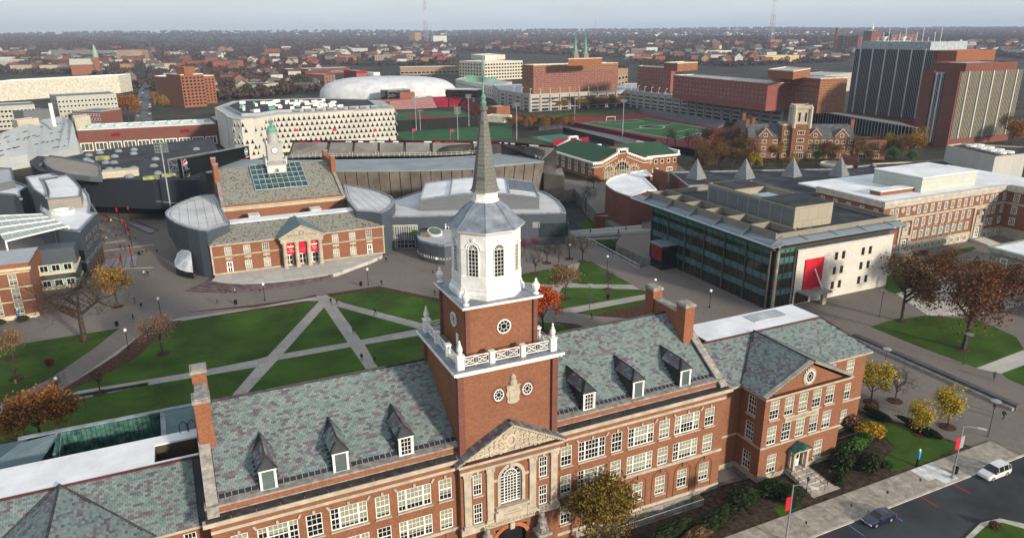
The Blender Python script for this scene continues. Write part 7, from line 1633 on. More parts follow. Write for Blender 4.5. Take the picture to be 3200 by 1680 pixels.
for k in range(4):mb=MB();mb.prism([lerp(q[0],q[3],k/4),lerp(q[1],q[2],k/4),lerp(q[1],q[2],(k+.7)/4),lerp(q[0],q[3],(k+.7)/4)],0,.6+.5*k);mb.build('bench_row',SR,cs_)
pbox('brick_court_wall','brick retaining block under the lower tennis court beside the old hall','building',0,3.5,'b2',(430,130),(570,190),(730,175),BRICK2,mat('court_green',(.05,.16,.11)),depth=25)
of,f=pbox('white_office_block','square white office block with grid of dark windows','office',0,23,'a1',(1948,590),(2193,598),(2560,585),OFF,ROOFW,(9,5,3.2,2.6,2,4.1),(14,5,3.2,2.6,2,4.1),OFF,fr=.2,fm=OFF);pbox('','','',23,29,'a1',(2066,527),(2200,540),(2392,528),OFF,ROOFW,None,None,None,of)
pbox('low_office_wing','long low pale office wing with window bands right of the press box','office',0,11,'a1',(1915,765),(2300,840),(2458,790),OFF,ROOFG,(22,2,2.2,2.6,1.5,4.4),(12,2,2.2,2.6,1.5,4.4),OFF,fm=OFF,fr=.2)
ot,f=pbox('orange_brick_tower','orange brick apartment tower with small dark windows and roof aerials','tower',0,27,'a0',(1715,715),(1730,722),(1950,712),BRICKO,ROOFW,None,(6,9,2.0,1.5,2,2.7),WHITE,depth=30,fr=.12,fm=BRICK2)
for L_,C_2,R_2 in (((1605,735),(1620,745),(1722,740)),((1950,728),(1955,732),(2055,727))):pbox('','','',0,24,'a0',L_,C_2,R_2,BRICKO,ROOFW,None,(3,8,1.6,1.4,2,2.6),WHITE,ot,depth=30,fr=.12,fm=BRICK2)
pbox('','','',27,33,'a0',(1760,645),(1765,650),(1870,645),BRICKO,ROOFW,par=ot,depth=12)
ZG=mat('blue_grey_roof',(.16,.19,.24),var=.1);GYW=mat('grey_render',(.40,.40,.35),var=.06)
pbox('grey_flats','long grey apartment block with blue grey roof and glazed corner','flats',0,19,'a0',(400,930),(540,935),(1115,905),GYW,ZG,(3,5,2.6,2.2,1.5,3.3),(16,5,1.6,1.7,1.8,3.3),GYW,depth=30,fr=.2,fm=MULL);pbox('grey_flats','grey apartment block with dark balconies at the left edge','flats',0,15,'a0',(-60,1020),(-50,1030),(330,1010),GYW,ZG,None,(10,4,2.0,1.7,1.5,3.2),GYW,depth=26,fr=.2,fm=MULL)
pbox('brick_fronted_flats','lower brick fronted block with grey metal attic before the grey flats','flats',0,10,'a0',(680,1060),(690,1070),(960,1075),BRICK2,ZG,None,(9,3,1.6,1.8,1,3),GYW,depth=20,fr=.2);pbox('slate_attic_block','small dark attic block in front of the brick fronted flats','flats',0,12,'a0',(215,1060),(220,1075),(500,1050),METALG,ZG,depth=14)
st_,f=pbox('striped_apartment_block','long white topped apartment block in olive, brick and cream bays','apartments',0,18,'a0',(-80,790),(100,770),(1250,712),mat('cream_render',(.55,.52,.44)),ROOFW,(4,4,3.4,2.4,1.5,3.6),(34,5,2.6,2.0,1.2,3.5),WHITE,fr=.3,off=.3)
for k in range(11):u0=(k+.05)/11;p,q=lerp(f[1],f[2],u0),lerp(f[1],f[2],u0+.075);n3=Vector((q[1]-p[1],-(q[0]-p[0]),0)).normalized()*.2;mb=MB();mb.poly([(p[0]+n3 .x,p[1]+n3 .y,0),(q[0]+n3 .x,q[1]+n3 .y,0),(q[0]+n3 .x,q[1]+n3 .y,14),(p[0]+n3 .x,p[1]+n3 .y,14)]);mb.build('coloured_bay',(BRICK2,mat('olive_siding',(.20,.20,.13)),mat('olive_siding',(.2,.2,.13)))[k%3],st_)
for nm,lb_,cat_,z1,s,L_,C2,R2,wl_,rf_,wr in (
('parking_deck','banded dark parking deck on the left skyline','parking deck',-560,'a0',(515,480),(520,490),(1025,470),mat('banded_deck',(.34,.34,.33),kind='panel',bw=60,bh=1.6,ms=1.2,off=0),ROOFG,None),
('brick_parking_deck','red brick and green banded parking deck below the dark deck','parking deck',16,'a0',(480,560),(500,575),(1040,555),mat('brick_banded',(.17,.06,.05),kind='panel',bw=60,bh=2.4,ms=1.0,off=0),ROOFG,None),
('tan_hospital','tan brick hospital block with white roof box','hospital',-600,'a0',(1130,480),(1140,485),(1375,455),mat('tan_brick',(.30,.19,.11),kind='brick'),ROOFW,(9,5,3,2.4,2,4)),('brown_office','brown brick office beside the tan hospital','office',15,'a0',(1290,535),(1300,540),(1470,520),BRICK2,ROOFW,(7,3,3,2,2,4)),
('white_office','white and black banded office at far left','office',14,'a0',(45,580),(50,585),(235,575),mat('white_banded',(.60,.58,.52),kind='panel',bw=40,bh=2.2,ms=1.0,off=0),ROOFW,None),('tan_flats','tan flats block on the far left skyline','flats',-520,'a0',(300,470),(310,475),(405,465),mat('tan_brick',(.30,.19,.11)),ROOFG,(5,4,3,2,2,4)),
('courtyard_apartments','tan and dark apartment blocks with many balconies behind the shopping row','apartments',16,'a1',(960,520),(1140,535),(1505,530),mat('tan_balcony',(.38,.28,.18),kind='panel',bw=6,bh=3,ms=.8),ROOFG,(14,4,4,2,1.5,3.5)),('shopping_row','long tan and brick shopping block with flat white roofs','shops',11,'a1',(1265,630),(1385,650),(1945,640),mat('tan_brick',(.30,.19,.11)),ROOFW,(14,1,6,3,2,4)),
('orange_corner_block','plain orange brick block left of the balcony apartments','building',13,'a1',(850,545),(865,550),(965,545),BRICKO,ROOFG,(4,2,3,2,3,4)),('low_shops','row of low brick shops with white roofs behind the arena','shops',8,'a1',(255,660),(290,668),(900,650),BRICK2,ROOFW,(24,1,3,2,2,3)),
('dark_brick_terrace','dark brick terrace behind the dome','building',13,'a1',(640,715),(650,720),(760,712),BRICK2,ROOFG,(4,3,2,2,1.5,4)),('red_terrace','red painted brick terrace behind the dome','building',15,'a1',(915,670),(960,685),(1070,680),mat('painted_red',(.26,.03,.03)),ROOFG,(4,3,2,2,1.5,4)),('white_house_block','narrow white block right of the red terrace','building',12,'a1',(1125,700),(1128,702),(1190,698),WHITE,ROOFW,(3,3,2,2,1.5,3)),
('brown_mansard','brick house with white gable wall beside the parking street','building',9,'a1',(0,810),(30,820),(215,800),GYW,SLATEU,(6,2,3,2,1.5,3)),('glass_office','tan glazed office between the two dormitories','office',26,'a2',(1000,670),(1020,675),(1115,660),mat('tan_brick',(.3,.19,.11)),ROOFG,(3,4,7,3,2,5)),
('yellow_flats','yellow cream flats block left of the ribbed towers','flats',14,'a3',(-60,535),(-20,540),(300,532),mat('yellow_render',(.55,.42,.17)),ROOFG,(12,3,2.5,2,2,3.5)),('cream_church_house','cream block among trees right of the stepped dormitory','building',12,'a2',(1865,490),(1880,495),(2110,485),mat('cream_render',(.55,.52,.44)),ROOFG,(9,3,2.5,2,2,3)),
('brick_hospital','dark red hospital block with green cupola on the right skyline','hospital',-520,'a3',(695,340),(735,345),(1030,335),BRICK2,ROOFD,(10,6,3,2.5,3,4.5)),('brick_hospital_wing','taller dark hospital wing behind the ribbed tower','hospital',-500,'a3',(1160,320),(1165,325),(1410,300),BRICK2,ROOFD,(8,7,3,2.5,3,4.5)),('grey_garage','grey concrete deck behind the end dormitory','garage',18,'a3',(390,690),(540,730),(805,700),GC,ROOFG,None),
('white_slab','white ribbed apartment slab on the skyline right of the lattice mast','apartments',-440,'a1',(1705,345),(1710,347),(1835,340),mat('white_ribbed',(.66,.66,.60),kind='panel',bw=3,bh=80,ms=.9),ROOFG,None),('tan_slab','slim tan tower with pitched top beside the lattice mast','tower',-432,'a1',(1530,310),(1545,315),(1590,308),mat('tan_brick',(.3,.19,.11)),ROOFD,None),('far_white_flats','white flats far off above the arena roof','flats',-412,'a1',(505,365),(512,367),(600,362),OFF,ROOFG,None),('far_brick_block','red brick block far off right of the white slab','building',-425,'a1',(2150,375),(2160,378),(2235,373),BRICKO,ROOFG,None),('green_topped_flats','striped red flats with green top on the skyline left of the twin spires','flats',-415,'a2',(40,340),(45,342),(155,338),mat('red_white_stripe',(.24,.06,.05),kind='panel',bw=7,bh=60,ms=1.6),COPPER,None)):
 if z1<0:
  a,b=S2(s,L_[0],-z1),S2(s,R2[0],-z1-2);z1=Zv(s,C2[0],C2[1],a);d=Vector((b[0]-a[0],b[1]-a[1]));n=Vector((-d.y,d.x)).normalized()*35;t=thing(nm,lb_,cat_,a+(0,));mass(t,'wall_and_roof',[a,b,(b[0]+n.x,b[1]+n.y),(a[0]+n.x,a[1]+n.y)],0,z1,wl_,rf_)
  if wr:wins(t,a,b,fr_(wr[0]),[3+k*(z1-3)/wr[1] for k in range(wr[1])],3.5,(z1-3)/wr[1]*.5,fr=.3,off=.06)
 else:pbox(nm,lb_,cat_,0,z1,s,L_,C2,R2,wl_,rf_,None,wr,None,depth=30,fr=.2)
 #  spires, masts, chimneys
def spire(u,vb,vt,s,label,hw,m):
 p=S2(s,u,640);z0,z1=Zv(s,u,vb,p),Zv(s,u,vt,p);t=thing('copper_spire_tower',label,'spire',p+(0,));mb=MB();mb.box(p[0]-hw,p[0]+hw,p[1]-hw,p[1]+hw,0,z0);mb.build('stone_tower',mat('tan_brick',(.3,.19,.11)),t);mb=MB();mb.lathe(p[0],p[1],[(hw*1.25,z0),(hw*.9,z0+2.5),(hw*.6,z0+(z1-z0)*.35),(.15,z1)],8);mb.build('copper_spire',COPPER,t)
spire(605,520,320,'a2','green copper spire of the twin spired church, the nearer to the white office',4.6,0);spire(700,520,320,'a2','green copper spire of the twin spired church, above the dormitory roof stage',4.6,0)
def lattice(s,x,yb,top,label,w0,w1,red=True):
 p=S2(s,x,yb);t=thing('lattice_mast',label,'mast',p+(0,));n_=18
 for k in range(n_):
  mb=MB();z0,z1=top*k/n_,top*(k+1)/n_;a,b=w0+(w1-w0)*k/n_,w0+(w1-w0)*(k+1)/n_;c=[(-1,-1),(1,-1),(1,1),(-1,1)]
  for (i,j),(k2,l) in zip(c,c[1:]+c[:1]):mb.tube((p[0]+i*a,p[1]+j*a,z0),(p[0]+i*b,p[1]+j*b,z1),.22,n=3,cap=False);mb.tube((p[0]+i*a,p[1]+j*a,z0),(p[0]+k2*b,p[1]+l*b,z1),.14,n=3,cap=False);mb.tube((p[0]+i*b,p[1]+j*b,z1),(p[0]+k2*b,p[1]+l*b,z1),.14,n=3,cap=False)
  mb.build('mast_section',mat('mast_red',(.35,.05,.05)) if (k//3)%2==0 else mat('mast_white',(.6,.6,.6)),t)
lattice('a1',1638,490,195,'tall red and white lattice mast beside the slim tan tower',7,1.2);lattice('a3',15,520,195,'lattice mast left of the ribbed towers',6,1.2);lattice('a2',800,400,150,'thin lattice mast on the skyline right of the twin spires',3,.6)
p=S2('a3',635,520);t=thing('brick_smokestack','tall dark brick smokestack before the hospital','chimney',p+(0,));mb=MB();mb.lathe(p[0],p[1],[(5,0),(3.4,Zv('a3',655,275,p)),(3.8,Zv('a3',655,270,p))],14);mb.build('shaft',BRICK2,t)
for s,x,y0,y1,lb_ in (('a2',880,345,295,'white water tower on the horizon right of the thin mast'),('a2',1580,322,285,'small white water tower on the horizon above the stepped dormitory'),('a2',370,415,345,'red brick water tower left of the twin spires')):
 p=S2(s,x,max(y0,345));z=Zv(s,x,y1,p);t=thing('water_tower',lb_,'water tower',p+(0,));mb=MB();r_=z*.13;mb.lathe(p[0],p[1],[(r_*.3,0),(r_*.3,z*.7),(r_,z*.8),(r_,z*.92),(.2,z)],10);mb.build('tank',BRICKO if 'red' in lb_ else WHITE,t)
p=S2('a3',1000,525);t=thing('hospital_cupola','white cupola on a green roof above the hospital','cupola',p+(0,));z=Zv('a3',1000,300,p);mb=MB();mb.box(p[0]-12,p[0]+22,p[1],p[1]+25,0,z);mb.build('block',BRICK2,t);mb=MB();mb.lathe(p[0],p[1]+10,[(16,z),(3,z+5)],4);mb.build('green_roof',COPPER,t);mb=MB();mb.lathe(p[0],p[1]+10,[(3,z+4),(3,z+9),(1.6,z+11),(1.6,z+15),(.2,z+20)],8);mb.build('lantern',WHITE,t)
p=S2('a0',850,720);t=thing('brick_church','orange brick church with grey roof and pale steeple left of the street','church',p+(0,));x,y=p;mb=MB();mb.box(x-22,x+18,y,y+18,0,16);mb.box(x+10,x+18,y-3,y+5,0,26);mb.build('brick_wall',BRICKO,t);mb=MB();mb.poly([(x-23,y-1,15.5),(x+10,y-1,15.5),(x+10,y+9,24),(x-23,y+9,24)]);mb.build('roof',GYW,t);mb=MB();mb.lathe(x+14,y+1,[(4,26),(3.5,34),(.2,46)],8);mb.build('steeple',mat('steeple_green',(.30,.40,.30)),t)
sheet('street_road',SP('a0',0,[(1290,1165),(1460,1165),(1452,900),(1600,590),(1540,585),(1335,870)]),.03,mat('street_asphalt',(.13,.135,.145)))
cm_=[]
for c in ((.5,.5,.5),(.03,.03,.035),(.25,.02,.02),(.10,.12,.16),(.6,.6,.58)):
 mb=MB();mb.box(-2.2,2.2,-.9,.9,.3,.85,0);mb.obox((-1.5,-.78,.85),(2.9,0,0),(0,1.56,0),(.0,0,.6),1);mb.box(-1.1,1.0,-.72,.72,1.451,1.47,0)
 for i in (-1.4,1.4):
  for j in (-.92,.74):mb.obox((i-.33,j,0),(.66,0,0),(0,.18,0),(0,0,.64),2)
 cm_.append(mb.mesh('parked_car',[mat('car_%.2f_%.2f'%c[:2],c,rough=.3,spec=.6),GLASS,BLACKMET]))
def farcar(p,rz,k,lb_,gp):put('parked_car',cm_[k%5],None,(p[0],p[1],.04),rz,lb_,'car',gp)
for k in range(26):
 sd=k%2;t_=(k//2)/13;p=S2('a0',*(lerp((1330,1120),(1385,830),t_) if sd==0 else lerp((1440,1120),(1445,830),t_)),0);farcar(p,1.45,k*3+k//4,'small car parked along the street below the orange brick tower','cars parked along the street')
for k in range(40):
 p=S2('a1',1290+(k%20)*23,712+(k//20)*22,0);farcar(p,-.3+.02*k,k*7,'small car in the shopping row car park behind the dome','cars in the shopping car park')
for k in range(30):
 p=lerp(g1,g2,.08+.03*k);o_=put('parked_car',cm_[(k*3)%5],None,(p[0]+9+5*(k%2),p[1]+6,12.65),1.2,'small car on the open top deck of the parking garage','car','cars on the garage deck')
 #  hills
hm=MB();NA,NR=90,34;r_s=[900*(15500/900)**(j/(NR-1)) for j in range(NR)]
def hz(r,a):
 n=math.sin(a*9+1.3)*.5+math.sin(a*23+r*.0011)*.3+math.sin(a*4.1-r*.0007)*.6+math.sin(a*57+r*.003)*.15
 t=min(1,max(0,(r-1500)/6500));return -1.5+t*t*(3-2*t)*(52+7*n)+max(0,math.sin((r-1500)/900)*7*min(1,max(0,(r-1700)/1500))*(1+n))
for j,r in enumerate(r_s):
 for i in range(NA):a=R(-30)+R(115)*i/(NA-1);hm.v.append((r*math.sin(a),r*math.cos(a),hz(r,a)))
for j in range(NR-1):
 for i in range(NA-1):k=j*NA+i;hm.f.append((k,k+1,k+NA+1,k+NA));hm.m.append(0)
hm.build('hills',mat('wooded_hill',(.050,.044,.036),var=.45,scale=.008,bump=1.0,bs=.03,bd=18),kind='structure',smooth=True)
def gz(x,y):return hz(math.hypot(x,y),math.atan2(x,y)) if math.hypot(x,y)>1500 else 0.0
#  houses and far trees
LIM=[(-100,225),(395,232),(425,345),(520,345),(540,290),(690,305),(1000,280),(1005,200),(1430,205),(1432,160),(1680,168),(1955,180),(1990,195),(2300,205),(2640,190),(2700,150),(3000,165),(3300,190)]
def vlim(u):
 for (a,b),(c,d) in zip(LIM,LIM[1:]):
  if a<=u<=c:return b+(d-b)*(u-a)/(c-a)
 return 150
occ=[(o.matrix_world.translation.x if False else o.location.x,o.location.y,32) for o in sc.objects if o.parent is None and o.get('category') and o.location.y>380]
def zone(u,v):
 for a,b in ((200,'behind the striped apartments, left end'),(430,'behind the striped apartments, street end'),(540,'along the parked street'),(700,'behind the orange brick tower'),(850,'behind the fieldhouse corner'),(1000,'behind the patterned arena'),(1200,'behind the sports dome'),(1430,'around the shopping row'),(1640,'behind the white office block'),(1950,'behind the orange dormitory'),(2150,'behind the stepped dormitory'),(2400,'behind the long dormitory'),(2660,'left of the ribbed towers'),(3400,'right of the ribbed towers')):
  if u<a:return b+(', near the skyline' if v<137 else ', halfway to the skyline' if v<165 else '')
occ+=[(196,718,85),(170,700,70),(225,700,70),(70,430,100),(5,712,45),(300,520,90),(350,480,70),(20,470,60)]
rg=random.Random(11);HP=[]
WCOL=[(.55,.53,.48),(.32,.10,.06),(.26,.09,.06),(.45,.40,.30),(.18,.17,.16),(.60,.58,.55),(.36,.22,.12)]
RCOL=[(.09,.085,.085),(.13,.11,.10),(.17,.16,.155),(.20,.075,.05),(.06,.06,.065)]
hw_=mat('house_wall',(.4,.4,.4),kind='objrand',cs=WCOL,scale=.3);hr_=mat('house_roof',(.1,.1,.1),kind='objrand',cs=RCOL,scale=.3)
hmz=[]
for (w_,d_,h_,fl_) in ((9,11,6.5,0),(10,13,7.5,0),(8,9,6,0),(16,12,8,1),(24,14,9,1)):
 a=MB();a.box(-w_/2,w_/2,-d_/2,d_/2,-2,h_);b=MB()
 if fl_:b.box(-w_/2-.2,w_/2+.2,-d_/2-.2,d_/2+.2,h_,h_+.5)
 else:
  for s in (-1,1):a.poly([(-w_/2,s*d_/2,h_),(w_/2,s*d_/2,h_),(0,s*d_/2,h_+3.6)][::-s]);b.poly([(s*(w_/2+.5),-d_/2-.5,h_-.3),(s*(w_/2+.5),d_/2+.5,h_-.3),(0,d_/2+.5,h_+3.8),(0,-d_/2-.5,h_+3.8)][::s])
  b.box(w_*.2,w_*.2+.9,1,1.9,h_,h_+4.6)
 c=MB()
 for x in (-w_*.27,w_*.27):
  for z in (1.2,4.2):c.box(x-.6,x+.6,-d_/2-.05,-d_/2+.05,z,z+1.6)
 hmz.append((a.mesh('house_wall',hw_),b.mesh('house_roof',ROOFW if fl_==2 else hr_),c.mesh('house_windows',GLASS)))
n_=0;tries=0
while n_<540 and tries<20000:
 tries+=1;u=rg.uniform(-40,3240);v=128+(vlim(u)-128)*rg.random()**1.2
 if v>vlim(u) or v<120:continue
 x,y=P(u,v)
 if x*x+y*y>2900**2 or any((x-a)**2+(y-b)**2<c*c for a,b,c in occ) or 430<u<470 and v>190:continue
 far=math.hypot(x,y)>1400;k=rg.choice((0,1,2,0,1,2,3,4)) if not far else rg.choice((0,1,1,3,4));HP.append((x,y));occ.append((x,y,12));z=gz(x,y)
 near_lb=('small gabled house ' if k<3 else 'low flat roofed block ')+zone(u,v)
 h_o=thing('city_house' if k<3 else 'city_block',near_lb,'house' if k<3 else 'building',(x,y,z),near_lb,rg.choice((0,1.57))+rg.uniform(-.25,.25)-.3);s_=rg.uniform(.85,1.25)*(1.35 if far else 1);h_o.scale=(s_,s_,s_*rg.uniform(.9,1.2))
 sub('wall',hmz[k][0],h_o);sub('roof',hmz[k][1],h_o)
 if not far:sub('window',hmz[k][2],h_o)
 n_+=1
LEAFC={'grey':(.075,.062,.055),'brown':(.085,.048,.034),'red':(.10,.036,.022),'olive':(.065,.070,.026),'dark':(.026,.036,.020)}
LM={k:mat('far_leaf_'+k,c,kind='leaf',var=.3,rough=.95,spec=.1,ns=.12) for k,c in LEAFC.items()};BARK=mat('bark',(.065,.052,.043),var=.3,scale=2)
def crownmesh(n,r,h0,h1,q,m,seed):
 g=np.random.RandomState(seed);d=g.normal(size=(n,3));d/=np.linalg.norm(d,axis=1)[:,None];lob=g.normal(size=(5,3));lob/=np.linalg.norm(lob,axis=1)[:,None];rad=(.62+.38*np.max(d@lob.T,axis=1))*g.uniform(.35,1,n)**.4
 c=d*rad[:,None]*np.array([r,r,(h1-h0)/2])+np.array([0,0,(h0+h1)/2]);a=g.normal(size=(n,3));a/=np.linalg.norm(a,axis=1)[:,None];b=np.cross(a,g.normal(size=(n,3)));b/=np.linalg.norm(b,axis=1)[:,None]
 s=q*g.uniform(.5,1.25,n)[:,None];V=np.stack([c-a*s-b*s*.6,c+a*s*.8-b*s,c+a*s+b*s*.7,c-a*s*.7+b*s],1).reshape(-1,3);me=bpy.data.meshes.new('crown');me.from_pydata(V.tolist(),[],np.arange(4*n).reshape(-1,4).tolist());me.materials.append(m);me.update();return me
fp_=[]
for i,(k,c) in enumerate((('grey','grey'),('grey','grey'),('brown','brown'),('red','red'),('olive','olive'),('dark','dark'))):
 mb=MB();mb.tube((0,0,0),(0,0,5),.35,.2,6)
 for a in range(6):mb.tube((0,0,3.5),(2.6*math.cos(a*1.05),2.6*math.sin(a*1.05),7.5),.16,.06,4)
 fp_.append((mb.mesh('trunk',BARK),crownmesh(330,4.6,2.6,10.5,.62 if i>1 else .42,LM[c],40+i),k))
FL={'grey':'bare grey brown tree among the houses beyond the campus','brown':'brown leaved tree among the houses beyond the campus','red':'russet tree among the houses beyond the campus','olive':'olive green tree among the houses beyond the campus','dark':'dark evergreen among the houses beyond the campus'}
n_=0;tries=0
while n_<300 and tries<9000:
 tries+=1;u=rg.uniform(-40,3240);v=140+(vlim(u)+8-140)*rg.random()**.8
 if v<140:continue
 x,y=P(u,v)
 if any((x-a)**2+(y-b)**2<(c*.55)**2 for a,b,c in occ) or 436<u<462 and v>190:continue
 i=rg.choice((0,0,1,1,0,2,2,3,4,5));s_=rg.uniform(.8,1.5);lb_=FL[fp_[i][2]][:-35]+zone(u,v);o_=thing('far_tree',lb_,'tree',(x,y,gz(x,y)),lb_,rg.uniform(0,6));o_.scale=(s_,s_,s_*rg.uniform(.8,1.15));sub('trunk',fp_[i][0],o_);sub('crown',fp_[i][1],o_);n_+=1
g=np.random.RandomState(3);Vs=[];N=25000
us=g.uniform(-60,3260,N);vv=109+(np.array([vlim(u) for u in us])-109)*np.where(g.uniform(0,1,N)<.55,g.uniform(.25,1.05,N),g.uniform(0,1,N)**1.9);oc_=np.array([(a,b,c*.5) for a,b,c in occ])
for u,v in zip(us,vv):
 d=ray(u,v);tt=-CAMH/d.z if d.z<-.004 else 9000;x,y=d.x*tt,d.y*tt;r=math.hypot(x,y)
 if r>9500 or r<420:continue
 if r<3000 and np.any((oc_[:,0]-x)**2+(oc_[:,1]-y)**2<oc_[:,2]**2):continue
 if 434<u<464 and v>188:continue
 Vs.append((x,y,gz(x,y),5.2*(1 if r<1500 else 1+(r-1500)/2600)))
Vs=np.array(Vs);n=len(Vs);K=16
d=g.normal(size=(n,K,3));d/=np.linalg.norm(d,axis=2)[...,None];s=Vs[:,3][:,None,None];c=Vs[:,None,:3]+np.array([0,0,1])*s*.8+d*s*np.array([1,1,.62])*g.uniform(.4,1,(n,K,1));a=g.normal(size=(n,K,3));a/=np.linalg.norm(a,axis=2)[...,None];b=np.cross(a,g.normal(size=(n,K,3)));b/=np.linalg.norm(b,axis=2)[...,None];q=s*.30
V4=np.stack([c-a*q-b*q,c+a*q-b*q*.7,c+a*q*.8+b*q,c-a*q+b*q*.8],2).reshape(-1,3);me=bpy.data.meshes.new('woodland');m4=n*K
me.vertices.add(4*m4);me.vertices.foreach_set('co',V4 .ravel());me.loops.add(4*m4);me.loops.foreach_set('vertex_index',np.arange(4*m4));me.polygons.add(m4);me.polygons.foreach_set('loop_start',np.arange(0,4*m4,4));me.update();me.validate();me.materials.append(mat('woodland_leaf',(.066,.052,.045),kind='leaf',c2=(.085,.040,.028),var=.42,rough=.95,spec=.1,ns=.006));put('woodland',me,None,label='wooded city of bare autumn trees stretching to the hills',cat='woodland',kind='stuff')
mb=MB()
for k in range(1500):
 u=g.uniform(-40,3240);v=g.uniform(106,128);d=ray(u,v);tt=CAMH/max(-d.z,.007);x,y=d.x*tt,d.y*tt;r=math.hypot(x,y)
 if 1500<r<6500:z=gz(x,y);w_=g.uniform(8,22);mb.box(x-w_,x+w_,y-8,y+8,z-3,z+g.uniform(7,14),int(g.randint(0,4)))
mb.build('distant_roofs',[OFF,BRICK2,GYW,CRF],kind='stuff')
#  trees and shrubs on campus
def tree_proto(h,sp,seed,m=None,n=0,q=.2,lv=4,fuzz=.5):
 g=random.Random(seed);tr,tw,tips=MB(),MB(),[]
 def grow(p,d,L,r,l):
  e=p+d*L;(tr if l<2 else tw).tube(p,e,r,r*.62,6 if l<2 else 3,cap=False)
  if l>=lv:tips.append(e);return
  for i in range(7 if l==0 else g.randint(3,4)):
   s=Vector((g.uniform(-1,1),g.uniform(-1,1),g.uniform(-.5,.8)));s=(s-d*s.dot(d)).normalized();nd=(d*(.55 if l else .75)+s*sp*(1 if l else .9)+Vector((0,0,.18))).normalized()
   grow(p+d*L*g.uniform(.5 if l else .62,1),nd,L*g.uniform(.55,.78)*(1.0 if l else .95),r*.52,l+1)
 grow(Vector((0,0,-.1)),Vector((g.uniform(-.05,.05),g.uniform(-.05,.05),1)).normalized(),h*.40,h*.021,0)
 mx=max(t.z for t in tips);k=h/mx;t=bpy.data.objects.new('campus_tree',None);col.objects.link(t)
 for nm,b in (('trunk',tr),('branches',tw)):me=b.mesh(nm,BARK);me.transform(Matrix.Diagonal((k,k,k,1)));sub(nm,me,t)
 if m:
  G_=np.random.RandomState(seed);T_=np.array([tuple(x) for x in tips])*k;c=T_[G_.randint(0,len(T_),n)]+G_.normal(size=(n,3))*fuzz;a=G_.normal(size=(n,3));a/=np.linalg.norm(a,axis=1)[:,None];b=np.cross(a,G_.normal(size=(n,3)));b/=np.linalg.norm(b,axis=1)[:,None];s=q*G_.uniform(.5,1.3,n)[:,None]
  V=np.stack([c-a*s,c-b*s*.7,c+a*s,c+b*s*.7],1).reshape(-1,3);me=bpy.data.meshes.new('crown');me.from_pydata(V.tolist(),[],np.arange(4*n).reshape(-1,4).tolist());me.materials.append(m);me.update();sub('crown',me,t)
 return t
lf=lambda nm,c,c2=None:mat('leaf_'+nm,c,kind='leaf',c2=c2,var=.28,rough=.8,spec=.15)
TP={'bare':tree_proto(14,.95,5,lv=5),'twig':tree_proto(8,.8,9,lv=5),'fuzz':tree_proto(9,.9,6,lf('tan',(.22,.13,.085)),2600,.10,5,.4),'gold':tree_proto(10,.85,12,lf('gold',(.30,.17,.03),(.16,.10,.03)),5200,.2),'orange':tree_proto(9,.95,14,lf('orange',(.30,.115,.025),(.13,.07,.02)),6500,.22,fuzz=.6),'flame':tree_proto(8.5,.75,15,lf('flame',(.42,.07,.012),(.26,.04,.01)),5200,.2),'tan':tree_proto(8,.8,16,lf('brown',(.26,.15,.08),(.12,.09,.04)),2600,.17,5),'russet':tree_proto(14,1.05,18,lf('russet',(.15,.052,.02),(.085,.05,.02)),5600,.2,5,.75),'mixed':tree_proto(12,1.0,19,lf('mixed',(.16,.085,.03),(.07,.04,.02)),3200,.22,5,.6),'yellow':tree_proto(7,.85,20,lf('yellow',(.40,.30,.02),(.26,.20,.03)),2800,.16,5,.35),'oak':tree_proto(9,.9,22,lf('oak',(.15,.115,.018),(.14,.06,.014)),9500,.17,4,.6),'pink':tree_proto(5,.8,23,lf('pink',(.17,.035,.06)),700,.12),'green':tree_proto(8,.7,24,lf('green',(.05,.13,.025)),5000,.22)}
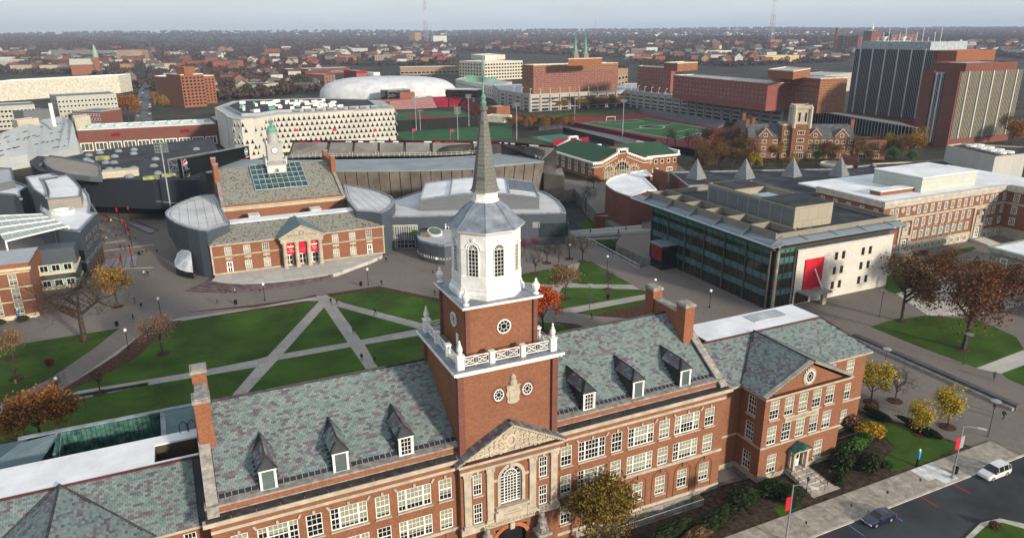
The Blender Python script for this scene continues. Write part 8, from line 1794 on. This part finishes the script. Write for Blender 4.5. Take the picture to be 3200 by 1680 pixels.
TL=[(265,1065,'bare',(1.75,1.75,1.2),'great bare tree with wide dark branches on the left lawn'),(368,958,'gold',1.05,'golden leaved tree standing in the plaza behind the great bare tree'),(509,1104,'fuzz',1.0,'bare tree with reddish haze of buds at the edge of the big lawn'),(130,1385,'orange',1.0,'dense orange brown tree beside the copper lined roof'),(42,1120,'tan',.75,'small tan leaved oak at the far left of the lawn'),(314,1227,'twig',.6,'small bare tree by the concrete path, with mulch ring'),(189,1247,'twig',.62,'small bare tree at the low wall beside the globe lamp'),(50,1183,'twig',.4,'thin sapling above the yellow hydrant'),
(1698,1035,'flame',1.15,'bright red orange tree beside the tower'),(1768,934,'tan',1.05,'sparse brown leaved tree on the lawn right of the tower'),(1673,855,'twig',.8,'bare sapling nearest the lantern in the court'),(1709,822,'twig',.85,'bare sapling in mulch ring, second from the lantern'),(1746,832,'twig',.95,'bare sapling by the bench in the court'),(1779,809,'twig',.9,'bare sapling beside the court globe lamp'),(1820,818,'twig',1.0,'bare sapling at the corner of the court lawn'),(1638,790,'pink',.8,'pink leaved shrub tree at the zinc wall, nearest the lantern'),(1672,782,'pink',.8,'pink leaved shrub tree at the zinc wall, the farther one'),(1900,905,'twig',.7,'bare sapling on the lawn before the glass building'),(1830,655,'twig',1.2,'bare tree beside the sunken lane'),
(2817,1003,'mixed',1.25,'half bare brown tree right of the stone end wall'),(3009,1091,'russet',1.35,'largest russet oak on the right lawn'),(2905,935,'russet',.9,'smaller russet tree behind the largest oak'),(3120,960,'russet',.8,'russet tree against the grey stone building'),(2721,1257,'yellow',1.05,'yellow tree beside the pedimented hall corner'),(2797,1253,'twig',.85,'bare tree between yellow trees on the paving'),(2875,1359,'yellow',.8,'small bright yellow tree on the garden lawn'),(2961,1334,'yellow',.95,'orange tinged yellow tree by the hedge'),(1850,1655,'oak',1.08,'olive brown oak in front of the tower hall'),
(1855,590,'russet',.45,'russet tree at the corner of the old brick hall'),(2083,455,'bare',.75,'dark bare tree at the near corner of the soccer field'),(2110,462,'bare',.7,'bare tree beside the track, right of a twin'),(2205,452,'mixed',.8,'brown tree between track and gothic hall'),(2255,480,'mixed',1.0,'brown tree before the gothic hall end gable'),(2300,490,'russet',.8,'dark russet tree by the gothic hall'),(2235,500,'bare',.8,'bare tree on the shaded slope below the gothic hall'),(2420,505,'gold',.95,'orange tree in front of the gothic stair block'),(2355,535,'yellow',1.2,'yellow tree behind the first pyramid'),(2465,535,'gold',.8,'olive gold tree behind the second pyramid'),(2550,515,'green',.8,'green tree at the gothic porch'),(2650,480,'green',.9,'green tree at the gothic annex'),(2590,520,'mixed',.7,'brown tree between two green trees'),(2840,498,'gold',1.5,'big orange tree before the ribbed pale tower'),(2785,495,'gold',1.2,'orange tree left of the biggest orange tree'),(2790,512,'green',.9,'green tree under the orange trees'),(2845,515,'green',.8,'second green tree under the orange trees'),(2700,520,'mixed',.8,'bare brown tree right of the gothic annex'),(3160,455,'orange',1.4,'orange tree at the right edge beyond the towers'),(3120,440,'mixed',1.3,'brown tree at the foot of the pale tower'),(402,375,'orange',1.9,'orange tree at the corner of the parking street'),(508,355,'gold',1.6,'golden tree at the foot of the orange tower'),(585,330,'mixed',1.5,'brown tree right of the orange tower')]
for i in range(11):TL.append((1722+i*21,345-i*.8,'gold' if i%3 else 'mixed',.95,'olive gold street tree in the row before the garage'))
for i in range(16):TL.append((1590+i*13+(i%3)*4,404-(i%4)*3,'orange' if i%3 else 'mixed',.75,'brown tree in the row beside the tennis courts'))
for i in range(18):TL.append((2150+(i*47)%190,470+(i*29)%85,'mixed' if i%3 else 'bare',.75+.02*i,'dark bare tree in the grove between soccer field and gothic hall'))
for i in range(14):TL.append((2440+i*38%250+130,505-(i*7)%22,'mixed' if i%2 else 'bare',.6+.03*i,'bare brown tree in the shaded grove by the gothic hall'))
for i in range(12):TL.append((1895+(i*53)%230,232-(i%4)*6,'mixed' if i%2 else 'bare',1.1,'dark tree in the grove between the dormitories'))
RINGS=MB();RINGS.lathe(0,0,[(1.25,0),(1.2,.1),(.3,.16)],14);rme=RINGS.mesh('mulch_ring',MULCH);seen_l={}
for u,v,k,s,lb_ in TL:
 x,y=P(u,v);seen_l[lb_]=seen_l.get(lb_,0)+1
 if k=='oak':x,y=38.9,61.0
 o=place(TP[k],(x,y,0),(u*7.3+v)%6.28,s,lb_,'tree')
 if 'in the row' in lb_ or 'grove' in lb_:o['group']=lb_
 if v>800 and k not in ('oak','pink'):put('mulch_bed_path',rme,None,(x,y,.04),kind='structure')
SH={'dark':lf('dark_yew',(.022,.038,.013)),'mid':lf('boxwood',(.035,.085,.016)),'gold':lf('gold_shrub',(.34,.20,.015)),'red':lf('red_shrub',(.16,.02,.02)),'dry':lf('dry_stems',(.13,.075,.04))}
SM={k:crownmesh(1500,1,0,1.5,.085,m,77+i) for i,(k,m) in enumerate(SH.items())}
for x,y,sx,sy,sz,k,lb_ in ((49,59.4,4.5,1.5,.8,'dark','dark shrub mass right of the oak'),(55.5,58.8,4.2,1.6,.85,'dark','dark shrub mass below the area railing'),(61.5,60.4,3.2,2.2,1.1,'dark','dark shrub mass at the recessed corner'),(67.0,60.6,2.6,1.9,1.0,'dark','dark shrub mass left of the entrance steps'),(67.6,57.9,2.0,1.5,1.4,'dark','rounded dark yew by the banner lamp'),(45.5,58.5,2.5,1.5,1.0,'dark','low dark shrub at the bottom edge near the oak'),(52,57.6,3.5,1.1,.8,'dry','low dry planting along the sidewalk'),(80.5,61.0,3.2,2.0,1.5,'dark','dark shrub right of the entrance steps'),(84.2,62.8,3.4,1.3,1.7,'mid','clipped green hedge beside the pipe railing'),(87.5,64.0,2.6,1.6,1.3,'mid','spreading green shrub behind the clipped hedge'),(83.6,59.0,2.8,1.7,1.4,'dark','dark yew by the garden lawn edge'),(77.2,58.5,1.7,.8,.9,'dark','low clipped hedge beside the lantern post'),(86.2,58.3,1.2,1.0,.6,'mid','small bright green shrub at the sidewalk'),(90.8,65.0,2.6,2.2,1.5,'gold','golden shrub on the garden lawn'),(90.0,68.0,2.2,1.8,1.9,'dry','bare stemmed shrub behind the golden shrub'),(99.2,62.5,.9,4.5,.9,'dark','long dark hedge between garden and paving'),(96.6,68.2,1.0,2.8,.9,'dark','dark hedge behind the yellow trees'),(86.8,43.0,.8,.8,.7,'dry','dry grass tuft on the road island'),(-28.6,149.5,.8,.8,1.0,'red','small red shrub on the left lawn'),(172.5,126.5,3.0,1.2,.8,'dry','dry shrubs at the stone portal'),(183,125,3.5,1.0,.9,'dark','dark planting before the long brick hall'),(187,113,5.0,1.6,.7,'mid','yellow green planting bed by the pale court'),(57,189.5,1.8,.9,.9,'mid','green planting on the zinc drum roof'),(60,187.0,1.8,.9,.8,'gold','rust planting on the zinc drum roof'),(-42,177.5,2.2,.9,1.0,'dark','dark bush at the foot of the far left brick hall'),(-37,177.8,1.4,.8,.9,'dark','clipped bush beside the blue emergency post'),(98,70.5,1.4,1.2,.9,'dry','dry planting by the pedimented hall corner')):
 o=put('garden_shrub',SM[k],None,(x,y,5.2 if 'drum roof' in lb_ else .05),x%3*.2,lb_,'shrub');o.scale=(sx,sy,sz)
 #  lamps, signs, street furniture
LB=mat('lamp_globe',(.85,.86,.88),rough=.2,var=.02)
def proto(name,parts):
 t=bpy.data.objects.new(name,None);col.objects.link(t)
 for nm,b,m in parts:sub(nm,b.mesh(nm,m),t)
 return t
a=MB();a.lathe(0,0,[(.16,0),(.16,.4),(.07,.5),(.06,3.7),(.12,3.8)],8);b=MB();b.lathe(0,0,[(.1,3.8),(.26,3.95),(.32,4.15),(.26,4.36),(.08,4.46)],10);globe=proto('globe_lamp',(('post',a,BLACKMET),('globe',b,LB)))
a=MB();a.lathe(0,0,[(.14,0),(.08,.3),(.07,6.0)],8);b=MB();b.lathe(0,0,[(.12,5.9),(.75,6.15),(.75,6.25),(.1,6.35)],16);disk=proto('disc_lamp',(('post',a,mat('grey_post',(.07,.08,.09))),('disc_head',b,STEEL)))
for u,v,lb_ in ((503,987,'at the edge of the big lawn beneath the reddish bare tree'),(402,1090,'beside the mulch bed on the curved path'),(189,1250,'by the low wall at far left'),(828,939,'before the curved steps'),(1151,890,'near the upper lawn corner'),(1366,855,'beside the tower urn'),(1780,810,'in the sapling court'),(1897,848,'on the plaza before the glass building'),(2045,925,'left of the glass building entrance'),(2217,961,'at the ramp of the glass building')):place(globe,P(u,v)+(0,),0,1.0,'white globe lamp '+lb_,'lamp','globe lamps')
for u,v,lb_ in ((1842,970,'by the walking figure right of the red tree'),(2756,1188,'between the yellow trees'),(3010,1138,'below the largest russet oak'),(3087,1364,'on the brick paving by the road'),(2748,990,'beside the bicycle rack')):place(disk,P(u,v)+(0,),0,1.0,'flat disc lamp '+lb_,'lamp','disc lamps')
for x,lb_,cl in ((61.0,'street light with red and black banners before the dark yew',1),(92.0,'street light with red banner beside the new pavement slabs',0)):
 t=thing('street_light',lb_,'street light',(x,52.3,.14));a=MB();a.lathe(0,0,[(.28,0),(.28,.3),(.13,.4),(.09,8.2)],10);a.path([(0,0,8.1),(.5,-.5,8.35),(1.4,-1.3,8.2)],.06,6);sub('pole',a.mesh('pole',STEEL),t);b=MB();b.obox((1.3,-1.2,8.12),(.8,-.72,-.1),(.2,.22,0),(0,0,.14));sub('lamp_head',b.mesh('lamp_head',mat('galvanised',(.55,.56,.52))),t)
 for sg,m_ in ((-1,RED),(1,BLACKMET if cl else mat('grey_banner',(.3,.3,.32)))):c=MB();c.box(min(sg*.1,sg*.85),max(sg*.1,sg*.85),-.02,.02,4.7,6.6);sub('banner',c.mesh('banner',m_),t)
for x in (64.0,71.8,78.4,84.8):place_l={64.0:'nearest the banner street light',71.8:'left of the dark sedan',78.4:'right of the dark sedan',84.8:'by the kerb patch'}[x];t=thing('parking_sign_post','thin grey sign post at the kerb, '+place_l,'post',(x,52.2,.14));a=MB();a.tube((0,0,0),(0,0,2.1),.035,n=5);sub('post',a.mesh('post',STEEL),t);b=MB();b.box(-.02,.02,-.13,.13,1.7,2.1);sub('plate',b.mesh('plate',DARKMET),t)
for x,y,lb_ in ((90.2,56.4,'blue emergency call post on the garden lawn by the sidewalk'),(-37.8,178.6,'blue emergency post at the far left brick hall')):t=thing('call_post',lb_,'call post',(x,y,.1));a=MB();a.box(-.16,.16,-.12,.12,0,1.2);sub('base',a.mesh('base',BLACKMET),t);b=MB();b.box(-.17,.17,-.13,.13,1.2,2.5);sub('panel',b.mesh('panel',mat('signal_blue',(.04,.28,.62))),t);c=MB();c.lathe(0,0,[(.14,2.5),(.14,2.75),(.05,2.85)],8);sub('beacon',c.mesh('beacon',LB),t)
bn_=MB();bn_.lathe(0,0,[(.34,0),(.38,.9),(.38,1.0),(.28,1.0),(.26,.8)],12);bm_=bn_.mesh('litter_bin',BLACKMET)
for x,y,lb_ in ((93.4,52.9,'black litter bin on the sidewalk behind the silver van'),)+tuple(P(u,v)+(l,) for u,v,l in ((1538,952,'x'),(737,950,'black litter bin on the plaza below the curved steps'),(366,1018,'black litter bin at the tip of the left lawn'),(1128,892,'black litter bin beside the upper lawn'),(1900,933,'black litter bins on the lawn path'),(436,796,'black litter bin in the plaza by the red banners'))):
 if lb_!='x':put('litter_bin',bm_,None,(x,y,.14 if y<56 else .02),0,lb_,'bin')
t=thing('entrance_lantern','black lantern on short post beside the columned doorway steps','lantern',(74.9,58.6,.1));a=MB();a.tube((0,0,0),(0,0,1.7),.05,n=6);sub('post',a.mesh('post',BLACKMET),t);b=MB();b.lathe(0,0,[(.1,1.7),(.22,2.1),(.28,2.15),(.05,2.5)],6);sub('lantern_head',b.mesh('lantern_head',GLASS),t);c_t=copy_tree;remember(t);o=copy_tree(t);o.location=(71.0,58.6,.1);o['label']='black lantern on post at the west side of the doorway steps'
a=MB();a.lathe(0,0,[(.16,0),(.16,.45),(.2,.5),(.12,.75),(.04,.82)],8);put('hydrant',a.mesh('hydrant',mat('yellow_paint',(.55,.30,.02))),None,P(50,1198)+(.05,),0,'yellow fire hydrant on the left lawn','hydrant')
wl_=thing('seat_wall','long low stepped stone seat wall on the paving beside the garden','wall',(119.5,76,0));a=MB();a.box(118.6,119.3,60.5,93,0,.5);a.build('lower_step',STONED,wl_);a=MB();a.box(119.3,120.4,60.3,93,0,.95);a.build('upper_step',mat('dark_granite',(.10,.095,.10)),wl_)
lw=thing('path_wall','low dark wall beside the concrete path left of the chimney','wall',P(320,1220)+(0,));q0,q1=P(170,1253),P(462,1203);a=MB();d=Vector((q1[0]-q0[0],q1[1]-q0[1],0));a.obox(q0+(0,),d,(.05,.4,0),(0,0,.45));a.build('wall',DARKMET,lw)
pl=thing('ramp_wall','red brick ramp wall beside the far left brick hall','wall',P(180,965)+(0,));q0,q1=P(122,925),P(240,995);a=MB();d=Vector((q1[0]-q0[0],q1[1]-q0[1],0));a.obox(q0+(0,),d,(.5,.3,0),(0,0,1.3));a.build('wall',BRICK2,pl)
for i,(x,y) in enumerate(((1060,790),(1150,850),(1210,960),(1245,1010),(1270,1090),(1280,1270),(1190,1352),(1258,830))):p=S2('b0',x,y);t=thing('banner_pole','dark pole with red banners in the plaza, number %s from the dark hall'%('one','two','three','four','five','six','seven','eight')[i],'banner pole',p+(0,),'plaza banner poles');a=MB();a.tube((0,0,0),(0,0,6),.08,n=6);sub('pole',a.mesh('pole',BLACKMET),t);b=MB();b.box(-.5,-.08,-.02,.02,3.9,5.2);sub('banner',b.mesh('banner',mat('plaza_banner',(.30,.015,.03))),t)
for s,xb,yb,xt,yt,n_,lb_ in (('b0',1665,870,1515,95,4,'tall floodlight mast beside the round zinc wing'),('a1',1540,1250,1520,935,3,'floodlight mast before the baseball diamond'),('a1',1580,1250,1570,1065,1,'short light mast at the outfield fence'),('a1',1940,1345,1925,1035,5,'big floodlight mast left of the spire'),('a1',2045,1215,2038,915,3,'floodlight mast behind the spire tip'),('a1',1140,930,1132,775,2,'floodlight mast at the dome middle'),('a1',950,935,942,795,2,'floodlight mast at the dome west end'),('a1',1478,930,1475,790,2,'floodlight mast by the brick pavilion'),('a2',600,1195,607,900,1,'slim light mast at the track bend'),('a2',1060,1312,1085,965,2,'floodlight mast beside the soccer field'),('a2',45,1345,42,1000,2,'floodlight mast by the tennis courts'),('a1',1018,1335,1006,1050,4,'floodlight mast in front of the patterned arena'),('a2',1650,1070,1655,830,2,'floodlight mast on the garage side of the track')):
 p=S2(s,xb,yb);z=Zv(s,xt,yt,p);t=thing('floodlight_mast',lb_,'floodlight',p+(0,),'floodlight masts');a=MB();a.tube((0,0,0),(0,0,z),.28,.16,8);sub('mast',a.mesh('mast',mat('mast_blue_grey',(.30,.34,.38))),t);L_=MB()
 for k in range(n_):
  L_.box(-2,2,-.1,.1,z-.9*k,z-.9*k+.1)
  for j in range(6):L_.lathe(-1.8+.72*j,-.2,[(.1,z-.9*k+.1),(.3,z-.9*k+.45),(.3,z-.9*k+.55)],6)
 sub('lamp_bank',L_.mesh('lamp_bank',STEEL),t)
 #  people
SKN=mat('skin',(.42,.25,.17));JN=[mat('cloth_%d'%i,c,var=.1) for i,c in enumerate(((.012,.012,.014),(.035,.04,.05),(.10,.10,.11),(.02,.035,.07),(.16,.015,.02),(.5,.5,.5),(.03,.10,.10)))];HAIR=mat('dark_hair',(.02,.014,.01))
def person_mesh(st,arm):
 V=[(0,0,.95),(0,0,1.2),(0,0,1.42),(0,0,1.53),(0,-.02,1.63),(0,0,1.74)];r=[.15,.15,.17,.06,.095,.06];E=[(i,i+1) for i in range(5)]
 for s,l in ((-1,st),(1,-st)):
  n=len(V);V+=[(s*.2,0,1.40),(s*.25,arm*l*.5+.03,1.13),(s*.24,arm*l-.06,.90),(s*.1,0,.88),(s*.11,l*.45-.03,.48),(s*.11,l+.0,.09),(s*.11,l-.16,.04)];r+=[.075,.055,.04,.10,.07,.05,.045];E+=[(2,n),(n,n+1),(n+1,n+2),(0,n+3),(n+3,n+4),(n+4,n+5),(n+5,n+6)]
 me=bpy.data.meshes.new('p');me.from_pydata(V,E,[]);o=bpy.data.objects.new('p',me);col.objects.link(o);o.modifiers.new('s','SKIN');o.modifiers.new('d','SUBSURF').levels=1
 for i,k in enumerate(r):me.skin_vertices[0].data[i].radius=(k,k*.85);me.skin_vertices[0].data[i].use_root=i==0
 dg=bpy.context.evaluated_depsgraph_get();dg.update();out_=bpy.data.meshes.new_from_object(o.evaluated_get(dg));bpy.data.objects.remove(o);return out_
PM=[person_mesh(.34,-.6),person_mesh(.22,-.5),person_mesh(.05,.3)];PV={}
def person(u,v,k,ps,hd,lb_):
 kk=(k,ps)
 if kk not in PV:
  me=PM[ps].copy();[me.materials.append(m) for m in (JN[k],JN[(k*3+1)%4],SKN,HAIR,JN[5 if k%2 else 0])]
  for f in me.polygons:c=f.center;f.material_index=3 if c.z>1.62 and c.y>-.04 or c.z>1.69 else 2 if c.z>1.5 else 4 if c.z<.1 else 2 if (abs(c.x)>.2 and c.z<.93) else 0 if c.z>.93 or abs(c.x)>.2 else 1
  PV[kk]=me
 x,y=P(u,v,.05);o=put('person',PV[kk],None,(x,y,.05),hd,lb_,'person')
 if k in (0,2):b=MB();b.obox((-.15,.1,1.05),(.3,0,0),(0,.18,0),(0,0,.42));sub('backpack',b.mesh('backpack',JN[(k+3)%5]),o)
CN=('black jacket','dark grey coat','grey hooded top','navy coat','red top','white top','teal jacket')
for i,(u,v,k,ps,hd,w_) in enumerate(((1035,951,0,0,.3,'at the path junction'),(1053,951,1,1,.4,'stepping onto the slanting path'),(1173,983,0,0,1.2,'on the slanting path above the triangle lawn'),(1105,1043,2,1,.2,'on the central path beside the triangle lawn'),(1131,1127,0,1,3.2,'low on the central path, left of another'),(1171,1137,1,2,3.2,'low on the central path, right of another'),(1193,892,0,2,.5,'by the upper mulch bed'),(1359,924,0,0,1.5,'left of the tower cornice'),(1353,857,1,1,.8,'near the tower urn lamp'),(813,920,3,0,1.5,'passing the lamp below the steps'),(706,918,1,0,1.3,'on the lower steps, first of two'),(735,919,5,0,1.5,'on the lower steps, second of two'),(680,949,6,0,1.4,'on the plaza below the steps'),(422,946,2,2,0,'by the golden tree'),(443,965,0,1,.4,'right of the golden tree'),(417,999,1,1,1.0,'at the tip of the left lawn'),(451,863,5,1,.5,'in the plaza, paired with a dark figure'),(463,863,0,1,.5,'in the plaza, paired with a pale figure'),(447,797,0,1,2.4,'by the plaza bin'),(459,792,1,0,2.6,'just right of the plaza bin'),(492,794,3,1,.3,'alone in the open plaza'),(378,778,0,1,3.0,'in the trio crossing the plaza, first'),(392,782,1,0,2.8,'in the trio crossing the plaza, second'),(405,779,3,1,3.1,'in the trio crossing the plaza, third'),(365,745,0,1,2.0,'under the red banner poles'),(378,739,6,1,1.0,'beside the red banner poles'),(343,733,2,2,.5,'left of the banner poles'),(325,757,1,0,1.3,'near the zinc building corner'),(334,754,5,1,1.4,'by the zinc building corner'),(316,731,0,1,.2,'at the zinc building wall'),(323,728,2,1,.2,'close to the zinc building wall'),(357,717,4,0,1.0,'in red at the middle of the plaza'),(322,697,1,2,0,'in the far crowd, left'),(331,699,4,2,.3,'in the far crowd, centre'),(340,696,0,2,.6,'in the far crowd, tallest'),(349,698,5,2,1,'in the far crowd, right'),(404,729,0,0,1.5,'on the low terrace edge'),(424,748,5,1,2,'at the terrace steps'),(1207,820,0,2,.2,'alone before the zinc doors'),(1845,732,0,0,1.5,'on the footbridge, first'),(1933,733,1,0,1.5,'on the footbridge, middle'),(1956,724,3,0,-1.2,'on the footbridge, last'),(1645,820,1,0,.6,'in the sapling court'),(1849,997,2,1,1.2,'right of the red tree'),(1783,703,0,2,0,'at the lane corner, left'),(1790,706,1,2,.5,'at the lane corner, right'),(3134,1310,0,0,1.4,'striding past the seat wall'),(3104,1287,3,1,1.2,'behind the disc lamp by the seat wall'),(3105,1186,2,0,-1.4,'on the paving beside the sign board'),(2123,484,0,0,1,'on the road before the soccer field, first'),(2130,483,1,0,1,'on the road before the soccer field, second'),(2138,484,3,1,1,'on the road before the soccer field, third'))):
 person(u,v,k,ps,hd,'person in %s %s'%(CN[k],w_))
 #  the two parked cars
def car(name,label,x,y,paint,S,cab,ws,rw,wb,wz=.33):
 t=thing(name,label,'car',(x,y,.02));B,G_=MB(),MB()
 def pt(s):X,zb,zs,zt,w_,wr=s;return [(X,-w_*.96,zb),(X,-w_,(zb+zs)/2),(X,-w_*.97,zs),(X,-wr,zt),(X,wr,zt),(X,w_*.97,zs),(X,w_,(zb+zs)/2),(X,w_*.96,zb)]
 for i,(a,b) in enumerate(zip(S,S[1:])):
  p,q=pt(a),pt(b)
  for j in range(7):
   tgt=G_ if (cab[0]<=i<cab[1] and j in (2,4)) or (j==3 and i in (ws,rw)) else B;tgt.poly([p[j],q[j],q[j+1],p[j+1]][::-1])
 B.poly(pt(S[0])[::1]);B.poly(pt(S[-1])[::-1]);bo=B.mesh('body',paint);sub('body',bo,t);sub('windows',G_.mesh('windows',GLASS),t);pil=MB()
 for i in range(cab[0]+1,cab[1]):
  p=pt(S[i])
  for j,k in ((2,3),(5,4)):pil.tube(p[j],p[k],.045,n=4)
 sub('pillars',pil.mesh('pillars',paint),t);w=MB();ri=MB()
 for k in range(14):
  a0,a1=2*math.pi*k/14,2*math.pi*(k+1)/14;c=lambda r,a_,yy:(r*math.cos(a_),yy,wz+r*math.sin(a_));w.poly([c(wz,a0,-.1),c(wz,a1,-.1),c(wz,a1,.1),c(wz,a0,.1)]);w.poly([c(wz*.66,a0,-.1),c(wz*.66,a1,-.1),c(wz,a1,-.1),c(wz,a0,-.1)]);w.poly([c(wz*.66,a0,.1),c(wz,a0,.1),c(wz,a1,.1),c(wz*.66,a1,.1)]);ri.poly([c(0,0,-.08),c(wz*.67,a1,-.09),c(wz*.67,a0,-.09)]);ri.poly([c(0,0,.08),c(wz*.67,a0,.09),c(wz*.67,a1,.09)])
 wm,rm=w.mesh('tyre',mat('rubber',(.015,.015,.015))),ri.mesh('rim',mat('alloy',(.5,.5,.5),metal=.6,rough=.3));hw=S[3][4]-.08
 for X in wb:
  for s in (-1,1):sub('rim',rm,sub('wheel',wm,t,(X,s*hw,0)))
 for s in (-1,1):
  h_=MB();h_.obox((S[0][0]-.03,s*.55-.2,S[0][2]-.1),(.22,0,.03),(0,.4,0),(0,0,.16));sub('headlight',h_.mesh('headlight',mat('lamp_clear',(.7,.72,.75),rough=.1)),t);h_=MB();h_.obox((S[-1][0]-.16,s*.68-.16,S[-1][2]-.08),(.2,0,0),(0,.32,0),(0,0,.22));sub('tail_light',h_.mesh('tail_light',mat('lamp_red',(.45,.01,.02),rough=.2)),t);h_=MB();h_.box(S[4][0]-.62,S[4][0]-.45,min(s*.9,s*1.08),max(s*.9,s*1.08),S[3][3]-.02,S[3][3]+.14);sub('mirror',h_.mesh('mirror',paint),t)
 h_=MB();h_.box(S[0][0]-.02,S[0][0]+.02,-.26,.26,.42,.54);sub('number_plate',h_.mesh('number_plate',WHITE),t);return t
car('parked_sedan','dark navy sedan parked at the kerb between the blue lines',74.75,50.3,mat('navy_car_paint',(.012,.012,.05),rough=.18,spec=.8,var=.05),[(-2.25,.32,.55,.62,.72,.6),(-2.1,.25,.66,.74,.84,.72),(-1.5,.22,.74,.84,.87,.76),(-.95,.2,.84,.93,.88,.78),(-.2,.2,.9,1.38,.88,.58),(.55,.2,.92,1.43,.88,.6),(1.15,.2,.93,1.36,.88,.6),(1.8,.22,.93,1.0,.87,.68),(2.15,.26,.9,.97,.84,.7),(2.28,.34,.7,.86,.76,.66)],(3,7),3,6,(-1.38,1.3))
car('parked_minivan','silver minivan with roof rails parked beyond the red lines',98.0,50.35,mat('silver_car_paint',(.60,.61,.63),rough=.2,spec=.8,var=.04),[(-2.45,.34,.62,.7,.78,.62),(-2.3,.26,.74,.82,.9,.74),(-1.8,.22,.84,.93,.95,.82),(-1.3,.2,.95,1.05,.96,.84),(-.35,.2,1.02,1.68,.97,.68),(.7,.2,1.04,1.74,.97,.7),(1.7,.2,1.04,1.7,.97,.7),(2.25,.24,1.02,1.6,.95,.7),(2.45,.32,.95,1.1,.92,.72)],(3,8),3,7,(-1.55,1.48),.35)
#  air
hz_=MB();hz_.box(-9100,14100,-220,15100,-6.2,206);hm_=bpy.data.materials.new('haze');hm_.use_nodes=True;n_=hm_.node_tree;n_.nodes.clear();pv=n_.nodes.new('ShaderNodeVolumePrincipled');mo=n_.nodes.new('ShaderNodeOutputMaterial');n_.links.new(pv.outputs[0],mo.inputs['Volume'])
pv.inputs['Color'].default_value=(.60,.72,.93,1);pv.inputs['Density'].default_value=HAZE;pv.inputs['Anisotropy'].default_value=.0
hz_.build('haze',hm_,kind='stuff')
